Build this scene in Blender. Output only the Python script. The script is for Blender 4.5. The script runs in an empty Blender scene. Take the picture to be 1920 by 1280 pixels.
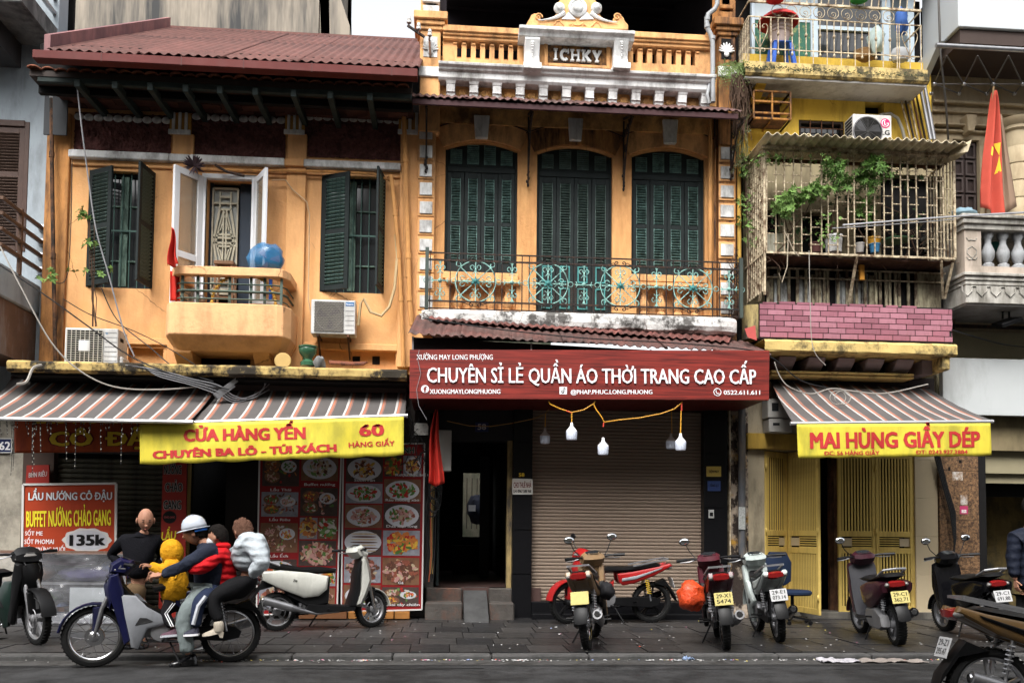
import bpy,math,random
from mathutils import Vector,Matrix,noise
random.seed(7)
PI=math.pi
scene=bpy.context.scene
COL=scene.collection
# ---------------------------------------------------------------- camera
F_PX,CAM_H,YAW,PITCH,ROLL=1650.0,1.35,0.0764,0.051,0.010
HOR=998.0
SHIFT=(HOR-640-F_PX*math.tan(PITCH))/1920.0
cam_data=bpy.data.cameras.new('camera')
cam_data.sensor_width=36
cam_data.lens=36*F_PX/1920
cam_data.shift_y=SHIFT
cam_data.clip_start=0.05
cam_data.clip_end=2000
cam=bpy.data.objects.new('camera',cam_data)
COL.objects.link(cam)
CM=(Matrix.Rotation(-YAW,4,'Z') @ Matrix.Rotation(PI/2+PITCH,4,'X') @ Matrix.Rotation(ROLL,4,'Z'))
CM.translation=(0,0,CAM_H)
cam.matrix_world=CM
scene.camera=cam
# ---------------------------------------------------------------- sky, sun, exposure
SUN_EL,SUN_AZ=math.radians(52),math.radians(200)     # azimuth: clockwise from +Y, behind and to the left of the viewer
w=bpy.data.worlds.new('World');scene.world=w;w.use_nodes=True
nt=w.node_tree;nt.nodes.clear()
sky=nt.nodes.new('ShaderNodeTexSky');sky.sky_type='NISHITA';sky.sun_disc=False
sky.sun_elevation=SUN_EL;sky.sun_rotation=SUN_AZ
sky.air_density=1.0;sky.dust_density=6.0;sky.ozone_density=1.0
hs=nt.nodes.new('ShaderNodeHueSaturation');hs.inputs['Saturation'].default_value=0.12;hs.inputs['Value'].default_value=1.3   # grey overcast
bg=nt.nodes.new('ShaderNodeBackground');bg.inputs['Strength'].default_value=0.15
wo=nt.nodes.new('ShaderNodeOutputWorld')
nt.links.new(sky.outputs[0],hs.inputs['Color']);nt.links.new(hs.outputs[0],bg.inputs['Color']);nt.links.new(bg.outputs[0],wo.inputs['Surface'])
sun_l=bpy.data.lights.new('sun','SUN');sun_l.energy=0.9;sun_l.angle=math.radians(25);sun_l.color=(1,0.96,0.9)
sun=bpy.data.objects.new('sun',sun_l);COL.objects.link(sun)
_d=Vector((math.sin(SUN_AZ)*math.cos(SUN_EL),math.cos(SUN_AZ)*math.cos(SUN_EL),math.sin(SUN_EL)))
sun.rotation_euler=_d.to_track_quat('Z','Y').to_euler()
vs=scene.view_settings
scene.display_settings.display_device='sRGB'
vs.view_transform='Standard';vs.look='None';vs.gamma=1;vs.use_curve_mapping=False
vs.exposure=1.12
scene.cycles.max_bounces=6;scene.cycles.diffuse_bounces=3;scene.cycles.glossy_bounces=3
scene.cycles.transmission_bounces=6;scene.cycles.transparent_max_bounces=12
scene.cycles.use_denoising=True
# ---------------------------------------------------------------- helpers
_CI=CM.to_3x3()
def P(px,py,Y):
 """photo pixel -> world point on the facade-parallel plane at distance Y"""
 d=_CI @ Vector(((px-960)/F_PX,-(py-640-SHIFT*1920)/F_PX,-1.0))
 t=Y/d.y
 return Vector((d.x*t,Y,CAM_H+d.z*t))
def PX(px,Y,py=700):return P(px,py,Y).x
def PZ(py,Y,px=960):return P(px,py,Y).z
def PG(px,py,z):
 """photo pixel -> world point at height z"""
 d=_CI @ Vector(((px-960)/F_PX,-(py-640-SHIFT*1920)/F_PX,-1.0))
 t=(z-CAM_H)/d.z
 return Vector((d.x*t,d.y*t,z))
def R(x0,y0,x1,y1,Y):
 """pixel rectangle -> (X0, X1, Z0, Z1) on the plane Y"""
 a=P(x0,(y0+y1)/2,Y);b=P(x1,(y0+y1)/2,Y);t=P((x0+x1)/2,y0,Y);u=P((x0+x1)/2,y1,Y)
 return a.x,b.x,u.z,t.z
_mats={}
def mat(name,col,rough=0.7,metal=0.0,var=0.12,vs=2.5,bump=0.0,bs=60,dirt=None,damt=0.0,dscale=1.5,dz=0.35,
  spec=0.22,emit=None,trans=0.0,alpha=1.0,coat=0.0,dsharp=0.12,sheen=0.0,col2=None,c2s=6,c2t=0.5,quilt=0,rnd=0,crack=0,drip=None):
 if name in _mats:return _mats[name]
 m=bpy.data.materials.new(name);m.use_nodes=True
 nt=m.node_tree;N=nt.nodes;L=nt.links
 b=N['Principled BSDF']
 b.inputs['Roughness'].default_value=rough;b.inputs['Metallic'].default_value=metal
 b.inputs['Specular IOR Level'].default_value=spec
 b.inputs['Coat Weight'].default_value=coat
 b.inputs['Coat Roughness'].default_value=0.08
 tc=N.new('ShaderNodeTexCoord')
 c=None
 def noise_(scale,detail=4,sc=(1,1,1),rough=.6):
  mp=N.new('ShaderNodeMapping');mp.inputs['Scale'].default_value=sc
  L.new(tc.outputs['Object'],mp.inputs[0])
  n=N.new('ShaderNodeTexNoise');n.inputs['Scale'].default_value=scale;n.inputs['Detail'].default_value=detail
  n.inputs['Roughness'].default_value=rough
  L.new(mp.outputs[0],n.inputs['Vector']);return n
 base=N.new('ShaderNodeRGB');base.outputs[0].default_value=(*col,1)
 cur=base.outputs[0]
 if col2 is not None:
  n=noise_(c2s,5);rp=N.new('ShaderNodeMapRange')
  rp.inputs['From Min'].default_value=c2t-.06;rp.inputs['From Max'].default_value=c2t+.06
  L.new(n.outputs['Fac'],rp.inputs['Value'])
  mx=N.new('ShaderNodeMix');mx.data_type='RGBA'
  L.new(rp.outputs[0],mx.inputs['Factor']);L.new(cur,mx.inputs['A']);mx.inputs['B'].default_value=(*col2,1)
  cur=mx.outputs['Result']
 if var>0:
  n=noise_(vs,5);rp=N.new('ShaderNodeMapRange')
  rp.inputs['From Min'].default_value=.25;rp.inputs['From Max'].default_value=.75
  rp.inputs['To Min'].default_value=1-var;rp.inputs['To Max'].default_value=1+var
  L.new(n.outputs['Fac'],rp.inputs['Value'])
  hv=N.new('ShaderNodeHueSaturation');L.new(cur,hv.inputs['Color']);L.new(rp.outputs[0],hv.inputs['Value'])
  cur=hv.outputs[0]
 if dirt is not None:
  n1=noise_(dscale,6,(1,1,dz),.7);n2=noise_(dscale*4,4,(1,1,dz*.6),.7)
  ad=N.new('ShaderNodeMath');ad.operation='MULTIPLY_ADD'
  L.new(n2.outputs['Fac'],ad.inputs[0]);ad.inputs[1].default_value=.35;L.new(n1.outputs['Fac'],ad.inputs[2])
  rp=N.new('ShaderNodeMapRange')
  th=.83-.3*damt
  rp.inputs['From Min'].default_value=th-dsharp;rp.inputs['From Max'].default_value=th+dsharp
  rp.inputs['To Max'].default_value=min(1.0,.5+damt)
  L.new(ad.outputs[0],rp.inputs['Value'])
  mx=N.new('ShaderNodeMix');mx.data_type='RGBA'
  L.new(rp.outputs[0],mx.inputs['Factor']);L.new(cur,mx.inputs['A']);mx.inputs['B'].default_value=(*dirt,1)
  cur=mx.outputs['Result']
 def over(fac,colr,amt):
  nonlocal cur
  f2=N.new('ShaderNodeMath');f2.operation='MULTIPLY';L.new(fac,f2.inputs[0]);f2.inputs[1].default_value=amt
  mx=N.new('ShaderNodeMix');mx.data_type='RGBA';L.new(f2.outputs[0],mx.inputs['Factor']);L.new(cur,mx.inputs['A']);mx.inputs['B'].default_value=(*colr,1);cur=mx.outputs['Result']
 def band(v,a,b_):
  r_=N.new('ShaderNodeMapRange');r_.inputs['From Min'].default_value=a;r_.inputs['From Max'].default_value=b_;L.new(v,r_.inputs['Value']);return r_.outputs[0]
 if drip is not None:
  a_=band(noise_(5,4,(1,1,.07),.65).outputs['Fac'],.56,.72);b_=band(noise_(.9,3).outputs['Fac'],.42,.62)
  m_=N.new('ShaderNodeMath');m_.operation='MULTIPLY';L.new(a_,m_.inputs[0]);L.new(b_,m_.inputs[1]);over(m_.outputs[0],drip,.38)
 if crack:
  vo=N.new('ShaderNodeTexVoronoi');vo.feature='DISTANCE_TO_EDGE';vo.inputs['Scale'].default_value=1.1
  nn=noise_(3,5);av=N.new('ShaderNodeMix');av.data_type='RGBA';av.inputs['Factor'].default_value=.16;L.new(tc.outputs['Object'],av.inputs['A']);L.new(nn.outputs['Color'],av.inputs['B']);L.new(av.outputs['Result'],vo.inputs['Vector'])
  a_=band(vo.outputs['Distance'],.007,.002);b_=band(noise_(.7,2).outputs['Fac'],.50,.56)
  m_=N.new('ShaderNodeMath');m_.operation='MULTIPLY';L.new(a_,m_.inputs[0]);L.new(b_,m_.inputs[1]);over(m_.outputs[0],(.07,.035,.02),crack)
 if rnd:
  oi=N.new('ShaderNodeObjectInfo');r_=N.new('ShaderNodeMapRange');r_.inputs['To Min'].default_value=1-rnd;r_.inputs['To Max'].default_value=1+rnd;L.new(oi.outputs['Random'],r_.inputs['Value'])
  hv=N.new('ShaderNodeHueSaturation');L.new(cur,hv.inputs['Color']);L.new(r_.outputs[0],hv.inputs['Value']);cur=hv.outputs[0]
 L.new(cur,b.inputs['Base Color'])
 if rough>.12:
  n=noise_(vs*3,3);rp=N.new('ShaderNodeMapRange')
  rp.inputs['To Min'].default_value=max(0,rough-.12);rp.inputs['To Max'].default_value=min(1,rough+.12)
  L.new(n.outputs['Fac'],rp.inputs['Value']);L.new(rp.outputs[0],b.inputs['Roughness'])
 if bump>0:
  n=noise_(bs,5);bm=N.new('ShaderNodeBump');bm.inputs['Strength'].default_value=min(1,bump)
  bm.inputs['Distance'].default_value=.02*max(1,bump)
  L.new(n.outputs['Fac'],bm.inputs['Height']);L.new(bm.outputs[0],b.inputs['Normal'])
 if quilt:
  wv=N.new('ShaderNodeTexWave');wv.bands_direction='Z';wv.inputs['Scale'].default_value=quilt;wv.inputs['Distortion'].default_value=3.0;wv.inputs['Detail'].default_value=2
  b2=N.new('ShaderNodeBump');b2.inputs['Strength'].default_value=.9;b2.inputs['Distance'].default_value=.009
  L.new(tc.outputs['Object'],wv.inputs['Vector']);L.new(wv.outputs['Fac'],b2.inputs['Height'])
  if bump>0:L.new(bm.outputs[0],b2.inputs['Normal'])
  L.new(b2.outputs[0],b.inputs['Normal'])
 if emit:
  b.inputs['Emission Color'].default_value=(*emit[0],1);b.inputs['Emission Strength'].default_value=emit[1]
 if trans>0:b.inputs['Transmission Weight'].default_value=trans
 if alpha<1:b.inputs['Alpha'].default_value=alpha
 _mats[name]=m
 return m
def rotz(a):return Matrix.Rotation(a,4,'Z')
def frame_from(d):
 d=Vector(d).normalized()
 u=Vector((0,0,1)).cross(d)
 if u.length<1e-4:u=Vector((1,0,0))
 u.normalize();return u,d.cross(u)
class MB:
 def __init__(s):s.v=[];s.f=[];s.m=[];s.s=[]
 def add(s,vs,fs,m=0,sm=False):
  o=len(s.v);s.v+=[tuple(v) for v in vs]
  for f in fs:s.f.append(tuple(i+o for i in f));s.m.append(m);s.s.append(sm)
  return s
 def box(s,x0,x1,y0,y1,z0,z1,m=0,M=None):
  if x0>x1:x0,x1=x1,x0
  if y0>y1:y0,y1=y1,y0
  if z0>z1:z0,z1=z1,z0
  vs=[Vector(p) for p in ((x0,y0,z0),(x1,y0,z0),(x1,y1,z0),(x0,y1,z0),(x0,y0,z1),(x1,y0,z1),(x1,y1,z1),(x0,y1,z1))]
  if M:vs=[M @ v for v in vs]
  return s.add(vs,[(0,3,2,1),(4,5,6,7),(0,1,5,4),(1,2,6,5),(2,3,7,6),(3,0,4,7)],m)
 def hexa(s,pts,m=0):  # 8 points: bottom ring 4, top ring 4
  return s.add(pts,[(0,3,2,1),(4,5,6,7),(0,1,5,4),(1,2,6,5),(2,3,7,6),(3,0,4,7)],m)
 def bar(s,a,b,wx,wz,m=0):  # rectangular bar from a to b
  a=Vector(a);b=Vector(b);u,v=frame_from(b-a)
  u=u*wx/2;v=v*wz/2
  return s.hexa([a-u-v,a+u-v,a+u+v,a-u+v,b-u-v,b+u-v,b+u+v,b-u+v],m)
 def tube(s,pts,r,n=6,m=0,closed=False,caps=True,sm=True):
  pts=[Vector(p) for p in pts];k=len(pts)
  rr=r if isinstance(r,(list,tuple)) else [r]*k
  vs=[];pu=None
  for i,p in enumerate(pts):
   if closed:d=pts[(i+1) % k]-pts[i-1]
   else:d=pts[min(i+1,k-1)]-pts[max(i-1,0)]
   if d.length<1e-9:d=Vector((0,0,1))
   d.normalize()
   if pu is None:u,v=frame_from(d)
   else:
    u=pu-d*pu.dot(d)
    if u.length<1e-5:u,v=frame_from(d)
    else:u.normalize();v=d.cross(u)
   pu=u
   for j in range(n):
    a=2*PI*j/n;vs.append(p+(u*math.cos(a)+v*math.sin(a))*rr[i])
  fs=[]
  for i in range(k if closed else k-1):
   for j in range(n):
    a=i*n+j;b=i*n+(j+1) % n;c=((i+1) % k)*n+(j+1) % n;d=((i+1) % k)*n+j
    fs.append((a,b,c,d))
  if caps and not closed:
   s.add(vs,fs,m,sm)
   o=len(s.v)-len(vs)
   s.f.append(tuple(o+j for j in reversed(range(n))));s.m.append(m);s.s.append(False)
   s.f.append(tuple(o+(k-1)*n+j for j in range(n)));s.m.append(m);s.s.append(False)
   return s
  return s.add(vs,fs,m,sm)
 def prism(s,poly,Y0,Y1,m=0,O=None,sm=False):  # poly in (x, z), extruded along y from Y0 to Y1
  n=len(poly)
  ar=sum(poly[i][0]*poly[(i+1) % n][1]-poly[(i+1) % n][0]*poly[i][1] for i in range(n))
  if ar<0:poly=poly[::-1]
  if Y0>Y1:Y0,Y1=Y1,Y0
  vs=[Vector((x,Y0,z)) for x,z in poly]+[Vector((x,Y1,z)) for x,z in poly]
  if O:vs=[O @ v for v in vs]
  o=len(s.v);s.v+=[tuple(v) for v in vs]
  s.f.append(tuple(o+i for i in range(n)));s.m.append(m);s.s.append(False)
  s.f.append(tuple(o+n+i for i in reversed(range(n))));s.m.append(m);s.s.append(False)
  for i in range(n):
   s.f.append((o+i,o+n+i,o+n+(i+1) % n,o+(i+1) % n));s.m.append(m);s.s.append(sm)
  return s
 def pillow(s,poly,w,inset=.02,y0=0.0,m=0,k=.55,O=None,sm=True):
  """rounded slab: side outline in (x, z), half width w about y0"""
  n=len(poly)
  ar=sum(poly[i][0]*poly[(i+1) % n][1]-poly[(i+1) % n][0]*poly[i][1] for i in range(n))
  if ar<0:poly=poly[::-1]
  ins=[]
  for i in range(n):
   a=Vector(poly[i-1]);b=Vector(poly[i]);c=Vector(poly[(i+1) % n])
   e1=(b-a).normalized();e2=(c-b).normalized()
   nn=Vector((-e1.y-e2.y,e1.x+e2.x))
   if nn.length<1e-5:nn=Vector((-e1.y,e1.x))
   nn.normalize();ins.append(b+nn*inset)
  rings=[]
  for yy,pl,t in ((-w,ins,0),(-w*k,poly,0),(w*k,poly,0),(w,ins,0)):
   rings.append([Vector((p[0],y0+yy,p[1])) for p in pl])
  if O:rings=[[O @ v for v in r] for r in rings]
  vs=[v for r in rings for v in r]
  fs=[tuple(range(n)),tuple(3*n+i for i in reversed(range(n)))]
  for q in range(3):
   for i in range(n):
    fs.append((q*n+i,(q+1)*n+i,(q+1)*n+(i+1) % n,q*n+(i+1) % n))
  return s.add(vs,fs,m,sm)
 def loft(s,rings,m=0,sm=True,caps=True):
  n=len(rings[0]);vs=[v for r in rings for v in r];fs=[]
  for q in range(len(rings)-1):
   for i in range(n):fs.append((q*n+i,q*n+(i+1) % n,(q+1)*n+(i+1) % n,(q+1)*n+i))
  if caps:fs+=[tuple(reversed(range(n))),tuple((len(rings)-1)*n+i for i in range(n))]
  return s.add(vs,fs,m,sm)
 def lathe(s,prof,c,n=12,m=0,axis='z',sm=True,caps=True):
  c=Vector(c);vs=[]
  for r,h in prof:
   for j in range(n):
    a=2*PI*j/n;x,y=r*math.cos(a),r*math.sin(a)
    vs.append(c+(Vector((x,y,h)) if axis=='z' else Vector((x,h,y)) if axis=='y' else Vector((h,x,y))))
  fs=[]
  for i in range(len(prof)-1):
   for j in range(n):fs.append((i*n+j,i*n+(j+1) % n,(i+1)*n+(j+1) % n,(i+1)*n+j))
  if caps:
   fs.append(tuple(reversed(range(n))));fs.append(tuple((len(prof)-1)*n+j for j in range(n)))
  return s.add(vs,fs,m,sm)
 def ell(s,c,r,n=12,k=7,m=0,M=None):
  vs=[]
  for i in range(k+1):
   t=PI*i/k
   for j in range(n):
    a=2*PI*j/n
    v=Vector((r[0]*math.sin(t)*math.cos(a),r[1]*math.sin(t)*math.sin(a),r[2]*math.cos(t)))
    vs.append(Vector(c)+(M @ v if M else v))
  fs=[]
  for i in range(k):
   for j in range(n):fs.append(((i+1)*n+j,(i+1)*n+(j+1) % n,i*n+(j+1) % n,i*n+j))
  return s.add(vs,fs,m,True)
 def grid(s,fn,nu,nv,m=0,sm=True):
  vs=[fn(i/nu,j/nv) for j in range(nv+1) for i in range(nu+1)]
  fs=[(j*(nu+1)+i,j*(nu+1)+i+1,(j+1)*(nu+1)+i+1,(j+1)*(nu+1)+i) for j in range(nv) for i in range(nu)]
  return s.add(vs,fs,m,sm)
 def build(s,name,mats,parent=None,bevel=0,solid=0,subsurf=0,M=None,seg=1):
  if not isinstance(mats,(list,tuple)):mats=[mats]
  vs=s.v
  if M:vs=[tuple(M @ Vector(v)) for v in vs]
  me=bpy.data.meshes.new(name)
  o=bpy.data.objects.new(name,me);COL.objects.link(o)
  if parent is not None:
   off=Vector((0,0,0));q=parent
   while q is not None:off+=q.location;q=q.parent
   o.parent=parent
   vs=[(x-off.x,y-off.y,z-off.z) for x,y,z in vs]
  else:
   xs=[v[0] for v in vs];ys=[v[1] for v in vs];zs=[v[2] for v in vs]
   off=Vector(((min(xs)+max(xs))/2,(min(ys)+max(ys))/2,min(zs)))
   o.location=off
   vs=[(x-off.x,y-off.y,z-off.z) for x,y,z in vs]
  me.from_pydata(vs,[],s.f)
  for mt in mats:me.materials.append(mt)
  me.polygons.foreach_set('material_index',s.m)
  me.polygons.foreach_set('use_smooth',s.s)
  me.update()
  if any(s.s):
   me.set_sharp_from_angle(angle=math.radians(42))
  if solid:
   md=o.modifiers.new('s','SOLIDIFY');md.thickness=solid;md.offset=0
  if bevel:
   md=o.modifiers.new('b','BEVEL');md.width=bevel;md.segments=seg;md.limit_method='ANGLE';md.angle_limit=math.radians(35)
  if subsurf:
   md=o.modifiers.new('ss','SUBSURF');md.levels=subsurf;md.render_levels=subsurf
  return o
def thing(name,label,cat,loc=(0,0,0),group=None):
 o=bpy.data.objects.new(name,None);COL.objects.link(o);o.location=Vector(loc)
 o.empty_display_size=.1
 o['label']=label;o['category']=cat
 if group:o['group']=group
 return o
def tag(o,label,cat,group=None):
 o['label']=label;o['category']=cat
 if group:o['group']=group
 return o
def struct(o):o['kind']='structure';return o
def stuff(o):o['kind']='stuff';return o
def dup(o,parent=None):
 c=o.copy();COL.objects.link(c);c.parent=parent
 for ch in list(o.children):dup(ch,c)
 return c
def piece(src,loc,parent,rot=None,scale=None):
 """a copy sharing mesh data, placed at a world point under an unrotated parent"""
 off=Vector((0,0,0));q=parent
 while q is not None:off+=q.location;q=q.parent
 c=bpy.data.objects.new(src.name.split('.')[0],src) if isinstance(src,bpy.types.Mesh) else src.copy()
 COL.objects.link(c);c.parent=parent;c.location=Vector(loc)-off
 if rot:c.rotation_euler=rot
 if scale:c.scale=scale
 return c
def mesh_only(mb,name,mats):
 if not isinstance(mats,(list,tuple)):mats=[mats]
 me=bpy.data.meshes.new(name);me.from_pydata(mb.v,[],mb.f)
 for mt in mats:me.materials.append(mt)
 me.polygons.foreach_set('material_index',mb.m);me.polygons.foreach_set('use_smooth',mb.s);me.update()
 return me
def holed_wall(mb,x0,x1,z0,z1,Y,depth,holes,m=0,back=True):
 """wall sheet with rectangular openings and reveals; holes = [(hx0,hx1,hz0,hz1)]"""
 xs=sorted(set([x0,x1]+[h[0] for h in holes]+[h[1] for h in holes]))
 zs=sorted(set([z0,z1]+[h[2] for h in holes]+[h[3] for h in holes]))
 for i in range(len(xs)-1):
  for j in range(len(zs)-1):
   cx=(xs[i]+xs[i+1])/2;cz=(zs[j]+zs[j+1])/2
   if any(h[0]<cx<h[1] and h[2]<cz<h[3] for h in holes):continue
   mb.add([(xs[i],Y,zs[j]),(xs[i+1],Y,zs[j]),(xs[i+1],Y,zs[j+1]),(xs[i],Y,zs[j+1])],[(0,1,2,3)],m)
   if back:mb.add([(xs[i],Y+depth,zs[j]),(xs[i+1],Y+depth,zs[j]),(xs[i+1],Y+depth,zs[j+1]),(xs[i],Y+depth,zs[j+1])],[(3,2,1,0)],m)
 for a,b,c,d in holes:
  for (p,q) in (((a,c),(a,d)),((a,d),(b,d)),((b,d),(b,c)),((b,c),(a,c))):
   mb.add([(p[0],Y,p[1]),(q[0],Y,q[1]),(q[0],Y+depth,q[1]),(p[0],Y+depth,p[1])],[(0,1,2,3)],m)
 for (p,q) in (((x0,z0),(x0,z1)),((x0,z1),(x1,z1)),((x1,z1),(x1,z0)),((x1,z0),(x0,z0))):
  mb.add([(p[0],Y,p[1]),(q[0],Y,q[1]),(q[0],Y+depth,q[1]),(p[0],Y+depth,p[1])],[(3,2,1,0)],m)
import unicodedata
def plain(ch):
 """letters with a bar or horn are drawn as the plain letter plus their own bar or horn"""
 if ch in 'Đđ':return 'D' if ch=='Đ' else 'd','bar'
 d=unicodedata.normalize('NFD',ch)
 if '\u031b' in d:return unicodedata.normalize('NFC',d.replace('\u031b','')),'horn'
 return ch,None
def measure(st,sp=1.0):
 cu=bpy.data.curves.new('m','FONT');cu.body=st;cu.size=1;cu.space_character=sp;cu.resolution_u=1
 o=bpy.data.objects.new('m',cu);COL.objects.link(o);bpy.context.view_layer.update();me=bpy.data.meshes.new_from_object(o)
 xs=[v.co.x for v in me.vertices];bpy.data.objects.remove(o);bpy.data.curves.remove(cu);bpy.data.meshes.remove(me);return min(xs),max(xs)
def text(body,name,m,parent,cx,z,Y,cap,width=None,bold=0.02,ext=.002,shear=0,warp=None,align='CENTER',sp=1.0,res=2,tilt=0,label=None):
 """lettering in the xz plane facing the street: cap = height of a capital, width = total width"""
 pl_=[plain(c) for c in body];body=''.join(c for c,_ in pl_);marks=[]
 for i,(c,mk) in enumerate(pl_):
  if mk:
   xr_=measure(body[:i+1],sp)[1];wc=measure(c,sp);lx=xr_-(wc[1]-wc[0]);H=.73 if c.isupper() or c=='d' else .55
   if mk=='bar':y_=.365 if c=='D' else .60;x_=lx if c=='D' else xr_-.12;marks.append([(x_-.09,y_-.045),(x_+.24,y_-.045),(x_+.24,y_+.045),(x_-.09,y_+.045)])
   else:marks.append([(xr_-.12,H-.13),(xr_+.01,H-.09),(xr_+.08,H+.0),(xr_+.08,H+.09),(xr_-.01,H+.09),(xr_-.02,H+.01),(xr_-.06,H-.03)])
 cu=bpy.data.curves.new('lettering','FONT');cu.body=body;cu.size=1;cu.offset=0;cu.extrude=0
 cu.resolution_u=res;cu.shear=shear;cu.space_character=sp;cu.align_x=align
 o=bpy.data.objects.new('lettering',cu);COL.objects.link(o)
 bpy.context.view_layer.update()
 me=bpy.data.meshes.new_from_object(o)
 bpy.data.objects.remove(o);bpy.data.curves.remove(cu)
 if marks:
  V0=[tuple(v.co) for v in me.vertices];F0=[tuple(p.vertices) for p in me.polygons]
  for mk in marks:o_=len(V0);V0+=[(x,y,0) for x,y in mk];F0.append(tuple(range(o_,o_+len(mk))))
  bpy.data.meshes.remove(me);me=bpy.data.meshes.new('lettering');me.from_pydata(V0,[],F0)
 xs=[v.co.x for v in me.vertices]
 x0,x1=min(xs),max(xs)
 s=cap/.73
 sx=(width/(x1-x0)) if width else s
 vs=[];cop=[(0,0)] if bold<=0 else [(-bold,0),(0,0),(bold,0)] if bold<.03 else [(-bold,-bold*.4),(bold,-bold*.4),(0,0),(-bold,bold*.4),(bold,bold*.4)]
 fs0=[tuple(p.vertices) for p in me.polygons];nv=len(me.vertices)
 for ci,v in ((ci,v) for ci in range(len(cop)) for v in me.vertices):
  X=((v.co.x-(x0+x1)/2)*sx if align=='CENTER' else (v.co.x-x0)*sx)+cop[ci][0]*sx;Z=(v.co.y+cop[ci][1])*s
  if tilt:X,Z=X*math.cos(tilt)-Z*math.sin(tilt),X*math.sin(tilt)+Z*math.cos(tilt)
  p=Vector((cx+X,Y-.0003*ci,z+Z))
  if warp:p=warp(p)
  vs.append(p)
 fs=[tuple(i+nv*ci for i in f) for ci in range(len(cop)) for f in fs0]
 bpy.data.meshes.remove(me)
 mb=MB()
 if ext>.003:
  mb.add(vs,fs)
  # side walls along boundary edges
  cnt={}
  for f in fs:
   for i in range(len(f)):
    a,b=f[i],f[(i+1) % len(f)];cnt[(a,b)]=1
  n=len(mb.v);mb.v+=[(v.x,v.y+ext,v.z) for v in vs]
  for (a,b) in cnt:
   if (b,a) not in cnt:mb.f.append((a,n+a,n+b,b));mb.m.append(0);mb.s.append(False)
 else:mb.add(vs,fs)
 o=mb.build(name,m,parent)
 if label:o['label']=label
 return o
def arc(cx,cz,r,a0,a1,n,ry=None):
 ry=ry or r
 return [(cx+r*math.cos(a0+(a1-a0)*i/n),cz+ry*math.sin(a0+(a1-a0)*i/n)) for i in range(n+1)]
def rr(a,b):return random.uniform(a,b)
FY=13.0       # facade plane
SW=0.11       # pavement height
# ---------------------------------------------------------------- materials
DK=(.03,.025,.02)
ORANGE=mat('orange_wall',(.68,.365,.155),.85,var=.13,vs=1.2,bump=.35,bs=22,col2=(.66,.345,.135),c2s=1.6,c2t=.56,dirt=(.34,.16,.07),damt=.22,dscale=1.1,dz=.3,dsharp=.14,crack=.7,drip=(.26,.115,.05))
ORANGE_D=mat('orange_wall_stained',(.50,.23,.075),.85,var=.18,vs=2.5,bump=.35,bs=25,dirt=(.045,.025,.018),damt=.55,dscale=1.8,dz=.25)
ORANGE_C=mat('orange_stucco',(.68,.36,.15),.85,var=.14,vs=2.0,bump=.3,bs=30,dirt=(.10,.055,.03),damt=.28,dscale=2.2,dz=.5,drip=(.12,.07,.04))
WHITE_T=mat('white_trim',(.64,.64,.63),.8,var=.08,bump=.2,bs=30,dirt=(.12,.11,.10),damt=.3,dscale=2.5,dz=.5,drip=(.16,.15,.13),rnd=.04)
WHITE_P=mat('white_paint',(.62,.63,.65),.5,var=.05)
PLUM=mat('plum_roughcast',(.125,.050,.045),.95,var=.35,vs=14,bump=2.5,bs=16,dirt=(.03,.012,.01),damt=.3,dscale=5,dz=1)
SHUT=mat('dark_green_paint',(.009,.014,.014),.65,var=.25,vs=6,bump=.05)
SLATG=mat('faded_green_slat',(.12,.21,.19),.7,var=.35,vs=12,dirt=(.03,.05,.045),damt=.35,dscale=9,dz=1)
SLATB=mat('grey_green_slat',(.085,.125,.11),.7,var=.3,vs=12,dirt=(.03,.05,.045),damt=.3,dscale=9,dz=1)
TEAL=mat('teal_paint',(.06,.25,.24),.55,var=.25,vs=9,dirt=(.02,.06,.06),damt=.35,dscale=8)
MINT=mat('mint_iron_paint',(.26,.50,.45),.6,var=.3,vs=12,dirt=(.05,.06,.05),damt=.35,dscale=12)
IRON=mat('dark_iron',(.014,.012,.012),.65,var=.3,vs=15,dirt=(.09,.04,.02),damt=.25,dscale=14)
DARKWOOD=mat('dark_wood',(.03,.02,.016),.6,var=.3,vs=8)
BEAM=mat('dark_green_beam',(.022,.032,.03),.7,var=.3,vs=8)
ROOFRED=mat('rusty_roof_sheet',(.115,.048,.040),.7,var=.28,vs=3,dirt=(.075,.035,.03),damt=.35,dscale=2.0,dz=2.5,bump=.1,bs=60,rnd=.16)
GUTTER=mat('red_gutter',(.095,.016,.013),.65,var=.12,vs=2,dirt=(.07,.015,.012),damt=.2)
ROOFBR=mat('brown_roof_sheet',(.075,.045,.040),.65,var=.25,vs=5,dirt=(.14,.055,.045),damt=.3,dscale=3,dz=1,rnd=.16)
TERRA=mat('terracotta_tile',(.22,.075,.04),.85,var=.35,vs=9,dirt=(.03,.02,.018),damt=.4,dscale=6,rnd=.3)
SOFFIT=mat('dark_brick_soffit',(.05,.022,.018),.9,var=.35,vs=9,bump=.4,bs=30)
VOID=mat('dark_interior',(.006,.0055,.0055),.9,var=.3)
CONC=mat('grey_concrete',(.22,.22,.215),.9,var=.15,vs=2,bump=.3,bs=20,dirt=(.05,.05,.05),damt=.4,dscale=1.6,dz=.4,drip=(.06,.06,.06))
CONC_L=mat('pale_concrete',(.36,.35,.33),.9,var=.12,vs=2,bump=.2,bs=20,dirt=(.06,.055,.05),damt=.32,dscale=2.4,dz=.4)
BLUEGREY=mat('blue_grey_wall',(.29,.33,.36),.85,var=.10,vs=1,dirt=(.09,.09,.09),damt=.2,dscale=1.5)
TALLWALL=mat('stained_render_wall',(.26,.225,.18),.9,var=.12,vs=.8,dirt=(.045,.045,.045),damt=.52,dscale=.9,dz=.12,dsharp=.10)
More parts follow.
